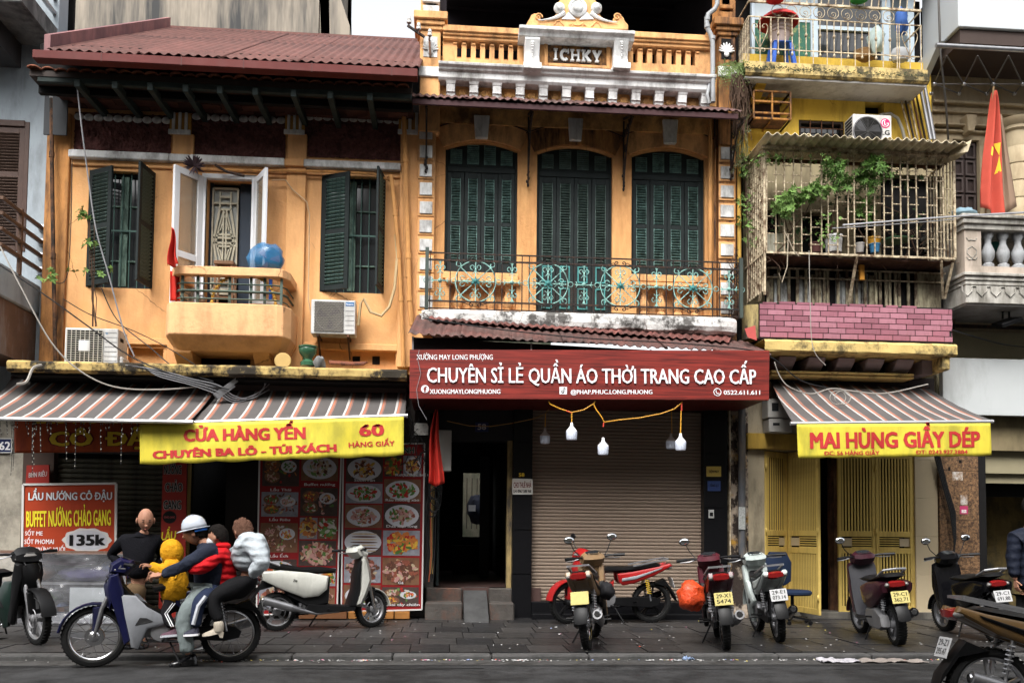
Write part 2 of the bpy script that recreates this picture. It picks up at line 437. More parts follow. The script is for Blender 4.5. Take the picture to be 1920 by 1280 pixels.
LEDGE_Y=mat('mouldy_yellow_ledge',(.42,.30,.11),.9,var=.15,vs=4,bump=.4,bs=25,dirt=(.03,.025,.018),damt=.62,dscale=2.6,dz=1,dsharp=.07,crack=.6)
YELLOW_W=mat('yellow_wall',(.60,.40,.06),.85,var=.12,vs=1.5,bump=.15,bs=25,dirt=(.15,.09,.02),damt=.2,drip=(.22,.13,.03),crack=.5)
YELLOW_G=mat('yellow_gate_paint',(.60,.43,.12),.55,var=.10,vs=3,dirt=(.2,.12,.03),damt=.15,dscale=3,drip=(.33,.22,.05))
CREAM_G=mat('rusted_cream_bars',(.58,.49,.34),.75,var=.25,vs=10,dirt=(.10,.055,.03),damt=.45,dscale=8,dz=1)
RUST=mat('rusty_metal',(.12,.055,.03),.8,var=.4,vs=10,dirt=(.03,.02,.015),damt=.4,dscale=6)
PINKB=mat('pink_tile',(.27,.105,.135),.6,var=.12,vs=5,dirt=(.16,.07,.08),damt=.18,dscale=3,rnd=.16)
PINKB2=mat('pale_pink_tile',(.33,.145,.18),.6,var=.12,vs=5,dirt=(.16,.07,.08),damt=.18,dscale=3,rnd=.14)
MORTAR=mat('black_mortar',(.02,.018,.018),.95,var=.3)
GRAN=mat('black_granite',(.005,.005,.006),.34,var=.3,vs=20)
BROWNGRAN=mat('brown_speckled_granite',(.20,.11,.055),.45,var=.15,vs=3,dirt=(.05,.03,.02),damt=.55,dscale=28,dz=1,col2=(.28,.17,.09),c2s=60)
SHUTTER_T=mat('tan_roller_slat',(.235,.178,.135),.6,var=.04,vs=1.2,rnd=.04)
SHUTTER_O=mat('olive_roller_slat',(.07,.065,.045),.6,var=.15,vs=2,dirt=(.02,.02,.015),damt=.35)
SIGNRED=mat('red_wood_grain_sign',(.205,.018,.014),.4,var=.0)
LETTER=mat('white_letter',(.78,.78,.80),.4,var=0)
CREAMW=mat('cream_wall',(.40,.34,.24),.8,var=.12,vs=1.5,dirt=(.10,.085,.06),damt=.3,dscale=2)
CREAMT=mat('cream_tile',(.50,.41,.27),.5,var=.06,vs=3)
BLK=mat('black_plastic',(.0055,.0055,.006),.42,var=.2)
BLKG=mat('glossy_black',(.004,.004,.005),.18,var=.1,coat=.4)
RUBBER=mat('tyre_rubber',(.009,.009,.009),.85,var=.3,vs=20,bump=.3,bs=90,rnd=.2)
CHROME=mat('chrome',(.65,.65,.66),.18,metal=1,var=.1)
STEEL=mat('dull_steel',(.32,.32,.33),.4,metal=.9,var=.2,vs=9)
ALU=mat('grey_alloy',(.30,.30,.31),.4,metal=.6,var=.15,vs=9)
REDLENS=mat('red_lens',(.25,.012,.012),.15,var=.1,coat=.6)
CLEARLENS=mat('clear_lens',(.16,.15,.14),.2,var=.1,coat=.4)
ORLENS=mat('orange_lens',(.65,.22,.02),.2,var=.1,coat=.5)
MIRROR=mat('mirror_glass',(.75,.78,.80),.05,metal=1,var=0)
GLASSD=mat('dark_window_glass',(.02,.022,.024),.08,var=0,spec=.6)
def glass(name,col,alpha,rough=.08):
 m=mat(name,col,rough,var=0,alpha=alpha,spec=.5);return m
FLAGRED=mat('red_flag_cloth',(.48,.03,.02),.85,var=.12,vs=5)
FLAGFADE=mat('faded_red_flag_cloth',(.42,.065,.042),.85,var=.12,vs=4)
FLAGYEL=mat('flag_yellow',(.75,.50,.04),.8,var=.05)
SKIN=mat('skin',(.34,.17,.11),.6,var=.08,vs=14)
LEAFG=mat('green_leaf',(.075,.15,.03),.6,var=.3,vs=7)
LEAFL=mat('light_green_leaf',(.12,.21,.05),.6,var=.3,vs=7)
LEAFD=mat('dark_green_leaf',(.035,.075,.025),.6,var=.3,vs=7)
DRYROOT=mat('dry_brown_roots',(.075,.045,.03),.9,var=.4,vs=9)
WIRE=mat('black_cable',(.015,.015,.016),.5,var=.1)
WIREG=mat('grey_cable',(.20,.20,.21),.5,var=.1)
WIREW=mat('pale_cable',(.30,.28,.25),.5,var=.1)
PVCG=mat('grey_pvc_pipe',(.28,.29,.30),.45,var=.15,vs=5,dirt=(.08,.07,.06),damt=.3)
PVCO=mat('orange_painted_pipe',(.55,.27,.09),.6,var=.15,vs=5,dirt=(.15,.07,.03),damt=.3)
ACW=mat('ac_white_case',(.56,.56,.55),.45,var=.06,vs=3,dirt=(.2,.18,.15),damt=.2)
# ---------------------------------------------------------------- ground
KY=9.08       # kerb line
ASPH=mat('asphalt',(.036,.036,.037),.8,var=.28,vs=.9,bump=.5,bs=70,dirt=(.014,.0135,.0135),damt=.50,dscale=.8,dz=1,col2=(.075,.073,.07),c2s=90,c2t=.58)
STONE=mat('pavement_stone',(.042,.040,.039),.40,var=.35,vs=1.4,bump=.35,bs=30,dirt=(.028,.026,.025),damt=.5,dscale=1.8,dz=1,col2=(.12,.115,.11),c2s=3,c2t=.60,rnd=.25)
STONE2=mat('dark_pavement_stone',(.027,.026,.027),.36,var=.35,vs=1.9,bump=.35,bs=30,dirt=(.02,.02,.02),damt=.45,dscale=2.5,dz=1,rnd=.25)
KERB=mat('kerb_stone',(.085,.082,.08),.75,var=.25,vs=2,bump=.3,bs=25,dirt=(.05,.05,.048),damt=.45,dscale=2,dz=1,rnd=.15)
b=MB();b.add([(-400,-400,.05),(400,-400,.05),(400,KY+.15,.05),(-400,KY+.15,.05)],[(0,1,2,3)])
road=struct(b.build('road',ASPH))
# patched strip and cracks in the asphalt
b=MB()
for (pts,wd) in (([(-6.5,8.62),(-4,8.60),(-2.2,8.63),(0.5,8.6),(3,8.63),(6,8.60),(9,8.62)],.012),
                  ([(-3.6,7.6),(-3.2,8.0),(-2.95,8.3),(-2.7,8.62)],.010),([(1.2,8.35),(3.2,8.42),(6.0,8.36),(8,8.4)],.009),
                  ([(-.55,8.6),(-.5,8.8),(-.42,8.95)],.014),([(-1.5,8.5),(-.8,8.46),(.4,8.5)],.03)):
 p2=[]
 for i in range(len(pts)-1):
  for t in range(6):
   u=t/6;p2.append((pts[i][0]*(1-u)+pts[i+1][0]*u+rr(-.01,.01),pts[i][1]*(1-u)+pts[i+1][1]*u+rr(-.01,.01)))
 p2.append(pts[-1])
 up=[(x,y+wd*rr(.3,.9),.054) for x,y in p2];dn=[(x,y-wd*rr(.3,.9),.054) for x,y in p2]
 n=len(up);b.add(up+dn,[(i,n+i,n+i+1,i+1) for i in range(n-1)])
cr=b.build('crack',mat('crack_dark',(.012,.012,.012),.9,var=.2),road)
b=MB();b.box(-400,400,KY+.15,400,-.2,SW-.035)
pav=struct(b.build('pavement',mat('joint_dirt',(.022,.02,.018),.95,var=.4,vs=8)))
# slabs
RD=.60
slabs=[]
for k in range(3):
 sb=MB();j=.006
 w_,d_=.42/2,RD/2
 sb.box(-w_+j,w_-j,-d_+j,d_-j,-.035,0)
 slabs.append([mesh_only(sb,'paving_slab',m_) for m_ in (STONE,STONE2)])
row=0;y=KY+.17+RD/2
while y<FY+.5:
 xa=P(0,1200,y).x-.4;xb=P(1920,1200,y).x+.2
 x=xa+(row*.37) % .42
 while x<xb:
  piece(slabs[0][0 if random.random()<.62 else 1],(x+.21,y,SW-.003+rr(-.004,.004)),pav,rot=(rr(-.006,.006),rr(-.005,.005),rr(-.004,.004)))
  x+=.42
 y+=RD;row+=1
b=MB()
kx=-9.0
kb=MB();kb.box(-.495,.495,-.08,.085,-.12,0)
km=mesh_only(kb,'kerb_stone',KERB)
kerb=struct(MB().box(-400,400,KY-.06,KY+.15,-.1,SW-.03).build('kerb',mat('joint_dirt',(.022,.02,.018))))
while kx<12:
 c=piece(km,(kx,KY,SW+rr(-.004,.004)),kerb,rot=(0,rr(-.003,.003),rr(-.004,.004)))
 md=c.modifiers.new('b','BEVEL');md.width=.02;md.segments=2
 kx+=1.0
# flat gutter strip
b=MB();b.grid(lambda u,v:(-40+80*u,KY-.085-.30*v,  .057-.003*v),60,1)
struct(b.build('gutter_strip',mat('gutter_concrete',(.075,.073,.07),.75,var=.3,vs=2,bump=.4,bs=50,dirt=(.03,.028,.026),damt=.5,dscale=2,dz=1)))
# opposite side of the street, behind the viewer, made tall to shade the facades
op=thing('opposite_houses','plain row of pale rendered houses facing across the street','building',(0,-3.2,0))
OPM=mat('opposite_render',(.26,.24,.20),.9,var=.2,vs=1)
for i,(x0,x1,h) in enumerate(((-26,-13,14),(-12.98,-3,12.5),(-2.98,4.5,15),(4.52,13,13),(13.02,26,14.5))):
 mb=MB().box(x0,x1,-9,-3.2-(i % 2)*.15,0,h);mb.build('wall',OPM,op)
 for fl in range(int(h//3.2)):
  n=int((x1-x0)/2.2)
  for k in range(n):
   cx=x0+(k+.5)*(x1-x0)/n;MB().box(cx-.5,cx+.5,-3.19-(i % 2)*.15,-3.12-(i % 2)*.15,.5+fl*3.2,2.3+fl*3.2).build('window',GLASSD if fl else VOID,op)
struct(MB().box(-40,40,-3.2,0.9,-.2,.10).build('far_pavement',STONE))
def local(mb,name,mats,parent,loc=(0,0,0),rot=None,bevel=0,src=None):
 me=src or mesh_only(mb,name,mats)
 o=bpy.data.objects.new(name,me);COL.objects.link(o);o.parent=parent;o.location=loc
 if rot:o.rotation_euler=rot
 if bevel:
  md=o.modifiers.new('b','BEVEL');md.width=bevel;md.segments=1;md.limit_method='ANGLE'
 return o
def off_of(parent):
 off=Vector((0,0,0));q=parent
 while q is not None:off+=q.location;q=q.parent
 return off
def shutter(parent,hinge,wid,z0,z1,ang,splits,fm,sm,n_tot=30,mir=False,stile=.07,t=.035,name='shutter',tiltang=.7,joined=False):
 """louvred leaf hinged at (x, y); opens to ang; mir -> leaf extends to -x"""
 h=z1-z0;s=-1 if mir else 1
 fb=MB()
 fb.box(0,s*stile,-t,0,0,h);fb.box(s*(wid-stile),s*wid,-t,0,0,h)
 zs=[0]+[h*q for q in splits]+[h]
 for i,q in enumerate(zs):
  rh=stile*1.1
  a=max(0,q-rh*(.5 if 0<i<len(zs)-1 else 1 if i else 0));b_=a+rh
  fb.box(s*stile,s*(wid-stile),-t+.002,-.002,a,b_)
 leaf=local(fb,name,fm,parent,Vector((hinge[0],hinge[1],z0))-off_of(parent),(0,0,ang),bevel=.004)
 pitch=h/n_tot
 sl=MB();M=Matrix.Rotation(-tiltang if not False else 0,4,'X')
 sl.box(-(wid-2*stile)/2-.005,(wid-2*stile)/2+.005,-t*.62,t*.62,-.004,.004,M=M)
 me=mesh_only(sl,'slat',sm)
 J=MB()
 for i in range(len(zs)-1):
  a=zs[i]+stile*(1.1 if i==0 else .55)+pitch*.5;b_=zs[i+1]-stile*(1.1 if i==len(zs)-2 else .55)-pitch*.3
  n=max(1,int((b_-a)/pitch))
  for k in range(n+1):
   zz=a+(b_-a)*k/n
   if joined:J.box(s*stile,s*(wid-stile),-t*.62,t*.62,-.004,.004,M=Matrix.Translation((0,-t/2,zz)) @ M)
   else:local(None,'slat',sm,leaf,(s*wid/2,-t/2,zz),(rr(-.04,.04),0,0),src=me)
 if joined:stuff(local(J,'slats',sm,leaf))
 return leaf
# ================================================================= left orange house
hb=thing('orange_house','faded orange house with rusty red sheet roof and small rounded balcony','house',(P(430,700,FY).x,FY,0))
Y0=FY
xa=PX(112,Y0,420);xb=PX(778,Y0,420);xl=PX(88,Y0,420)
zt=PZ(196,Y0,430);zb=PZ(690,Y0,430)
def hole(x0,y0,x1,y1,Y=FY):return R(x0,y0,x1,y1,Y)
W1=hole(164,321,286,540);W2=hole(601,330,720,549);DR=hole(384,334,470,590)
wl=MB()
V1=hole(240,652,306,690);V2=hole(566,655,742,690);V3=hole(345,650,470,690)
zv=[v[2] for v in (V1,V2,V3)]
zb2=min(zv)
holed_wall(wl,xl,xb,zb2,zt,Y0,.28,[W1,W2,DR,V1,V2,V3])
wl.build('wall',ORANGE,hb)
# recessed backs of the low niches and dark room behind windows
for v in (V1,V2):MB().box(v[0]-.02,v[1]+.02,Y0+.13,Y0+.16,v[2]-.02,v[3]+.02).build('niche_back',ORANGE,hb)
rb=MB();rb.box(xl+.1,xb-.1,Y0+.9,Y0+1.0,zb2,zt)
rb.box(V3[0]-.05,V3[1]+.05,Y0+.3,Y0+.34,V3[2]-.05,V3[3]+.05)
rb.build('inner_wall',VOID,hb)
for cx in (668,705):  # small block holes
 q=R(cx-7,668,cx+7,683,Y0+.12);MB().box(q[0],q[1],Y0+.120,Y0+.128,q[2],q[3]).build('vent_hole',VOID,hb)
# outer pilaster left (stained) and slight raised frame pilasters
q=R(84,215,128,690,Y0);pb=MB().box(q[0],q[1],Y0-.06,Y0-.003,q[2],q[3]);pb.build('corner_pilaster',ORANGE_D,hb,bevel=.01)
for (a,c,bt) in ((321,360,690),(536,572,690),(748,790,690)):
 q=R(a,255,c,bt,Y0);MB().box(q[0],q[1],Y0-.075,Y0-.003,q[2],q[3]).build('pilaster',ORANGE,hb,bevel=.008)
 # fluted white cap
 q=R(a,216,c,256,Y0)
 MB().box(q[0],q[1],Y0-.07,Y0-.004,q[2],q[3]).build('pilaster_cap',mat('ochre_cap',(.42,.22,.05),.8),hb)
 wd=q[1]-q[0]
 cb=MB()
 for k in range(3):
  xx=q[0]+wd*(.2+.3*k);cb.box(xx-wd*.07,xx+wd*.07,Y0-.10,Y0-.071,q[2]+.04,q[3])
 cb.box(q[0]-.01,q[1]+.01,Y0-.105,Y0-.0715,q[2]-.01,q[2]+.06)
 cb.build('white_fluting',WHITE_T,hb,bevel=.006)
# frieze panels, ovals, white ledge
lim=[(140,322),(360,536),(572,752)]
zf0=PZ(300,Y0,430);zf1=PZ(213,Y0,430)
ovm=MB();ovm.lathe([(.072,0),(.070,.012),(.055,.02),(0.001,.024)],(0,0,0),14,axis='y')
ovm.v=[(x,-y,z*.70) for x,y,z in ovm.v];ovm.f=[tuple(reversed(f)) for f in ovm.f]
ovme=mesh_only(ovm,'oval',WHITE_T)
for (a,c) in lim:
 q=R(a,217,c,296,Y0)
 fb=MB()
 nx,nz=90,34
 def fn(u,v,q=q):
  x=q[0]+(q[1]-q[0])*u;z=q[2]-.02+(q[3]+.04-q[2])*v
  d=.045*max(0,noise.noise(Vector((x*22,z*30,3)))+.5*noise.noise(Vector((x*40,z*50,9))))
  return Vector((x,Y0-.012-d,z))
 fb.grid(fn,nx,nz);o=fb.build('roughcast_frieze',PLUM,hb)
 n=10 if a<500 else 11
 wd=(q[1]-q[0])/n
 for k in range(n):
  xx=q[0]+wd*(k+.5)
  piece(ovme,(xx,Y0-.035,q[3]-.065+rr(-.004,.004)),hb,scale=(wd/.144*1.02,1,1.05))
q=R(134,293,752,317,Y0)   # ledge
wz=P(443,306,Y0).z
for (a,c) in ((134,321),(321,360),(360,536),(536,572),(572,752)):
 x0,x1=PX(a,Y0,306),PX(c,Y0,306)
 col=a in (321,536)
 MB().box(x0,x1,Y0-(.13 if not col else .125),Y0-.001,wz-.055,wz+.055).build('white_ledge',WHITE_T if a !=536 else ORANGE,hb,bevel=.012)
# thin raised borders around the bays
for (a,c) in ((128,321),(360,536),(572,748)):
 x0,x1=PX(a,Y0,500),PX(c,Y0,500);zz=PZ(645,Y0,430)
 MB().box(x0,x1,Y0-.045,Y0-.002,zz-.05,zz+.05).build('plinth_band',ORANGE,hb,bevel=.01)
 z2=PZ(314,Y0,430)
 MB().box(x0,x1,Y0-.04,Y0-.002,z2-.07,z2+.02).build('lintel_band',ORANGE,hb,bevel=.01)
# window joinery
def casement(W,mull=.5):
 x0,x1,z0,z1=W;Y=Y0+.10
 fr=MB();t=.05
 fr.box(x0,x0+t,Y,Y+.08,z0,z1);fr.box(x1-t,x1,Y,Y+.08,z0,z1)
 fr.box(x0+t,x1-t,Y,Y+.08,z1-t,z1-.001);fr.box(x0+t,x1-t,Y,Y+.08,z0+.001,z0+t)
 fr.build('window_frame',SHUT,hb,bevel=.005)
 xm=x0+(x1-x0)*mull
 mu=MB();mu.box(xm-.055,xm+.055,Y-.01,Y+.06,z0+t,z1-t)
 for f_ in (.25,.72):
  mu.box(x0+t,xm-.056,Y+.02,Y+.045,z0+(z1-z0)*f_-.01,z0+(z1-z0)*f_+.01)
  mu.box(xm+.056,x1-t,Y+.02,Y+.045,z0+(z1-z0)*f_-.01,z0+(z1-z0)*f_+.01)
 mu.build('mullion',mat('worn_green_mullion',(.12,.19,.15),.7,var=.3,vs=8,dirt=(.03,.05,.04),damt=.5,dscale=6),hb)
 bars=MB()
 n=7
 for k in range(n):
  xx=x0+t+(x1-x0-2*t)*(k+.5)/n;bars.tube([(xx,Y-.03,z0),(xx,Y-.03,z1)],.008,5)
 bars.box(x0,x1,Y-.04,Y-.028,(z0+z1)/2-.012,(z0+z1)/2+.012)
 bars.build('window_bars',mat('green_bar',(.05,.10,.085),.6),hb)
 MB().box(x0+t,x1-t,Y+.05,Y+.056,z0+t,z1-t).build('pane',GLASSD,hb)
 cu=MB();cu.grid(lambda u,v:Vector((x0+t+(xm-x0-t)*u,Y+.12+.02*math.sin(u*22),z0+(z1-z0)*.42*v)),30,1)
 cu.build('curtain',mat('pale_curtain',(.22,.25,.26),.9),hb)
casement(W1,.52);casement(W2,.48)
wid=(W1[1]-W1[0])
shutter(hb,(W1[0]+.02,Y0+.02,0),.46,W1[2]+.01,W1[3]-.01,-.52,[.5],SHUT,SLATB,34)
shutter(hb,(W1[1]-.01,Y0+.02,0),.46,W1[2]+.01,W1[3]-.01,1.42,[.5],SHUT,SLATB,34,mir=True)
shutter(hb,(W2[0]+.03,Y0+.02,0),.46,W2[2]+.01,W2[3]-.01,-.45,[.5],SHUT,SLATG,34)
shutter(hb,(W2[1]-.02,Y0+.02,0),.46,W2[2]+.01,W2[3]-.01,1.42,[.5],SHUT,SLATG,34,mir=True)
# dark jamb beside the shutters
for W in (W1,W2):
 MB().box(W[0]+.001,W[0]+.03,Y0+.01,Y0+.10,W[2]+.002,W[3]-.002).build('jamb',SHUT,hb)
 MB().box(W[1]-.03,W[1]-.001,Y0+.01,Y0+.10,W[2]+.002,W[3]-.002).build('jamb',SHUT,hb)
# balcony door: white frame, two open glazed leaves, lattice screen inside
x0,x1,z0,z1=DR
fr=MB();fr.box(x0-.06,x0,Y0-.03,Y0+.06,z0,z1+.05);fr.box(x1,x1+.06,Y0-.03,Y0+.06,z0,z1+.05);fr.box(x0,x1,Y0-.03,Y0+.06,z1-.02,z1+.05)
fr.build('door_frame',WHITE_P,hb,bevel=.005)
def glazed_leaf(hx,ang,mir,wd=.52):
 s=-1 if mir else 1;h=z1-z0;fb=MB();st=.095;t=.045
 fb.box(0,s*st,-t,0,0,h);fb.box(s*(wd-st),s*wd,-t,0,0,h)
 for a in (0,h*.36,h-st):fb.box(s*st,s*(wd-st),-t+.002,-.002,a,a+st)
 lf=local(fb,'door_leaf',WHITE_P,hb,Vector((hx,Y0-.03,z0))-off_of(hb),(0,0,ang),bevel=.005)
 g=MB();g.box(s*st,s*(wd-st),-t*.6,-t*.4,st,h-st)
 local(g,'pane',glass('door_glass',(.30,.26,.20),.45),lf)
 hd=MB();hd.tube([(s*(wd-st*.5),-t-.01,h*.44),(s*(wd-st*.5),-t-.05,h*.44),(s*(wd-st*2.0),-t-.05,h*.40)],.012,5)
 local(hd,'handle',WHITE_P,lf)
 for zz in (h*.15,h*.55,h*.9):
  hg=MB().box(-s*.02,s*.03,-t-.012,-t,zz-.05,zz+.05);local(hg,'hinge',WHITE_P,lf)
glazed_leaf(x0-.03,PI+.95,False,.50)
glazed_leaf(x1+.03,-PI+(-1.05)+2*PI-.0,True,.50)
# lattice screen
lat=MB();X0,X1=x0+.06,x0+.42;Yl=Y0+.16;zl0,zl1=z0+.35,z1-.10
def LB(a,b,w_=.022):lat.bar((X0+(X1-X0)*a[0],Yl,zl0+(zl1-zl0)*a[1]),(X0+(X1-X0)*b[0],Yl,zl0+(zl1-zl0)*b[1]),w_,.03)
for a,b in (((0,0),(0,1)),((1,0),(1,1)),((0,0),(1,0)),((0,1),(1,1)),((0,.04),(1,.04)),((.28,.04),(.28,.2)),((.72,.04),(.72,.2)),((.28,.10),(.72,.10)),((.28,.15),(.72,.15)),
             ((.28,.2),(.72,.2)),((.28,.2),(.05,.5)),((.72,.2),(.95,.5)),((.05,.5),(.28,.8)),((.95,.5),(.72,.8)),((.28,.8),(.72,.8)),((.28,.8),(.28,.97)),((.72,.8),(.72,.97)),
             ((.28,.86),(.72,.86)),((.28,.92),(.72,.92)),((.44,.2),(.44,.8)),((.56,.2),(.56,.8)),((.05,.48),(.95,.48)),((.05,.53),(.95,.53)),((.2,.45),(.8,.45)),((.2,.56),(.8,.56)),
             ((.44,.25),(.15,.5)),((.56,.25),(.85,.5)),((.15,.5),(.44,.77)),((.85,.5),(.56,.77)),((.5,.25),(.3,.42)),((.5,.25),(.7,.42)),((.5,.77),(.3,.6)),((.5,.77),(.7,.6)),((0,.86),(.28,.86)),((.72,.86),(1,.86)),((0,.1),(.28,.1)),((.72,.1),(1,.1))):
 LB(a,b)
lat.build('lattice_screen',mat('cream_lattice',(.36,.33,.25),.7,var=.2,vs=8),hb)
MB().box(X0,X1,Yl+.03,Yl+.04,zl0,zl1).build('screen_panel',mat('pale_panel',(.28,.29,.27),.7),hb)
MB().box(X1+.02,x1,Y0+.2,Y0+.24,z0,z1).build('inner_door',mat('navy_panel',(.018,.028,.045),.5),hb)
MB().box(x0,X0-.01,Y0+.2,Y0+.24,z0,z1).build('inner_door',mat('navy_panel',(.018,.028,.045),.5),hb)
# balcony
YB=12.22
q=R(303,568,541,630,YB)
def balc_poly(x0,x1,y0,y1,c=.16):
 return [(x0+c*.3,y1),(x0,y0+c*1.2),(x0+c*.5,y0+c*.2),(x0+c,y0),(x1-c,y0),(x1-c*.5,y0+c*.2),(x1,y0+c*1.2),(x1-c*.0,y1)]
def plate(poly_xy,z0,z1,mb):
 n=len(poly_xy);mb.add([(x,y,z0) for x,y in poly_xy]+[(x,y,z1) for x,y in poly_xy],
  [tuple(reversed(range(n))),tuple(range(n,2*n))]+[(i,(i+1) % n,n+(i+1) % n,n+i) for i in range(n)]);return mb
bm_=MB();bp=balc_poly(q[0],q[1],YB,Y0-.001)
nb=len(bp)
top=[(x,y,q[3]) for x,y in bp];mid=[(x,y,q[2]+.02) for x,y in bp]
bot=[(x+(q[0]+q[1]-2*x)*.06,y+(Y0-y)*.30,q[2]-.17) for x,y in bp]
inn=[(x+(q[0]+q[1]-2*x)*.07,YB+.13+(y-YB)*.87,q[3]) for x,y in bp];inb=[(x,y,q[2]+.1) for x,y,z in inn]
V=bot+mid+top+inn+inb;fs=[tuple(reversed(range(nb)))]
for r_ in range(4):
 for i in range(nb):fs.append((r_*nb+i,r_*nb+(i+1) % nb,(r_+1)*nb+(i+1) % nb,(r_+1)*nb+i))
fs.append(tuple(4*nb+i for i in range(nb)))
bm_.add(V,fs)
bal=bm_.build('balcony',mat('fresh_orange_plaster',(.70,.39,.19),.85,var=.10,vs=2,bump=.8,bs=7,dirt=(.30,.15,.07),damt=.12,crack=.6,drip=(.34,.17,.08)),hb,bevel=.02,seg=2)
for (a,c) in ((325,358),(473,505)):
 k=R(a,632,c,660,12.45)
 cb=MB().prism([(12.45,k[3]+.05),(12.45,k[2]),(Y0-.002,k[2]-.42),(Y0-.002,k[3]+.05)],k[0],k[1],O=Matrix(((0,1,0,0),(1,0,0,0),(0,0,1,0),(0,0,0,1))))
 cb.f=[tuple(reversed(f)) for f in cb.f]
 cb.build('corbel',ORANGE,hb,bevel=.01)
# railing of the balcony
zr0=q[3];rt=R(312,500,538,516,YB)
rp=balc_poly(q[0]+.06,q[1]-.02,YB+.0,Y0-.001)
rpi=[(x+(q[0]+q[1]-2*x)*.09,YB+.13+(y-YB)*.88) for x,y in rp]
mb=MB();n=len(rp)
V=[(x,y,rt[2]) for x,y in rp]+[(x,y,rt[3]) for x,y in rp]+[(x,y,rt[3]) for x,y in rpi]+[(x,y,rt[2]) for x,y in rpi]
fs=[]
for i in range(n-1):
 for (a,b_) in ((0,1),(1,2),(2,3),(3,0)):fs.append((a*n+i,a*n+i+1,b_*n+i+1,b_*n+i))
mb.add(V,fs);mb.build('balcony_coping',_mats['fresh_orange_plaster'],hb,bevel=.008)
GR=mat('grey_green_rail',(.075,.105,.085),.6,var=.2,vs=8,dirt=(.03,.03,.03),damt=.2)
hz=(rt[2]-zr0)
for f_ in (.18,.45,.72):
 pts=[(x+(q[0]+q[1]-2*x)*.03,y+.05,zr0+hz*f_) for x,y in rp[0:]];rb=MB()
 rb.tube(pts,.011 if f_ !=.45 else .018,4,sm=False);rb.build('rail',GR,hb)
for a in (341,370,430,470,496,527):
 k=PX(a,YB+.06,540);MB().box(k-.018,k+.018,YB+.075,YB+.10,zr0-.02,rt[2]+.01).build('post',GR,hb)
# eaves
ze=R(75,155,770,172,12.1)
bz=PZ(165,12.1,430)
x0e,x1e=PX(72,12.1,160),PX(772,12.1,165)
MB().box(x0e,x1e,12.06,12.13,bz-.055,bz+.055).build('eaves_beam',BEAM,hb,bevel=.006)
for a,yy in ((148,166),(218,170),(284,172),(350,176),(414,178),(480,182),(552,184),(620,188),(694,190)):
 X=PX(a,12.05,yy)
 rb=MB();rb.bar((X,11.98,bz-.07-.02),(X,FY+.02,bz-.04),.075,.10);rb.build('rafter',BEAM,hb,bevel=.005)
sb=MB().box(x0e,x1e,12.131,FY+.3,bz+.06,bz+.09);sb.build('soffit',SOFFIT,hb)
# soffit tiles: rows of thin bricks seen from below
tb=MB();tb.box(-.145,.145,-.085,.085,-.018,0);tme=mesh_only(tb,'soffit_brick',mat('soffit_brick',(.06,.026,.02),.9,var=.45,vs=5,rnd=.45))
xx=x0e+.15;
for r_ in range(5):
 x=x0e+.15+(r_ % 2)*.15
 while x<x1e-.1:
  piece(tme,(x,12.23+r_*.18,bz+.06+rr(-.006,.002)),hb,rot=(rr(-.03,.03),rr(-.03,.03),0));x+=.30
# terracotta tile edge above the beam
tz=PZ(143,12.0,430)
tt=MB()
arc_=[(.085*math.cos(t*PI/6),.045*math.sin(t*PI/6)) for t in range(7)]
rings=[[Vector((x,y,z+(y)*.25)) for x,z in arc_]+[Vector((x*.86,y,z*.8-.01+y*.25)) for x,z in reversed(arc_)] for y in (0,.35)]
tt.loft(rings);tme=mesh_only(tt,'roof_tile',TERRA)
x=x0e-.02
while x<x1e:
 piece(tme,(x,12.0+rr(-.03,.03),tz-.02+rr(-.012,.012)),hb,rot=(0,rr(-.06,.06),rr(-.05,.05)));x+=.17
MB().box(x0e-.1,x1e,12.05,12.35,tz-.10,tz-.02).build('tile_batten',DARKWOOD,hb)
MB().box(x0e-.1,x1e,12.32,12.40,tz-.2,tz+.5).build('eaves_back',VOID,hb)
# gutter and corrugated roof
YG=11.7
gz=PZ(118,YG,430);xg0=PX(60,YG,105);xg1=PX(783,YG,130)
g=MB();g.box(xg0,xg1,YG,YG+.16,gz-.062,gz+.052);g.build('gutter',GUTTER,hb,bevel=.008)
for a in (190,340,457,585,735):
 X=PX(a,YG,110);MB().box(X-.006,X+.006,YG-.004,YG-.001,gz-.07,gz+.06).build('gutter_joint',mat('dark_red_joint',(.07,.015,.012),.5),hb)
SL=.647
ztop=gz+.055;YR=16.55
def corr(x0,x1,ya,yb,za,zb_,amp,pitch,name,m,parent,ny=1,jag=0,thick=.006):
 n=int((x1-x0)/pitch*8);c=MB()
 def fn(u,v):
  x=x0+(x1-x0)*u;j=jag*noise.noise(Vector((x*3,v*5,1)))
  return Vector((x,ya+(yb-ya)*v+(j if v==0 else 0),za+(zb_-za)*v+amp*math.sin(2*PI*(x-x0)/pitch)))
 c.grid(fn,n,ny);return c.build(name,m,parent,solid=thick)
xs=[xg0+.22,xg0+.22+1.15]
while xs[-1]<xg1-.9:xs.append(xs[-1]+1.0)
xs[-1]=xg1-.02
for i in range(len(xs)-1):
 dz=rr(-.004,.004)+(.010 if i % 2 else 0)
 for (va,vb,lift) in ((0,.56,.008),(.52,1,0)):
  corr(xs[i]-.05,xs[i+1]+.05,YG+.03+(YR-YG)*va,YG+.03+(YR-YG)*vb,ztop+(YR-YG)*SL*va+lift+dz+.02,ztop+(YR-YG)*SL*vb+lift+dz+.02,.016,.128,'roof_sheet',ROOFRED,hb,3)
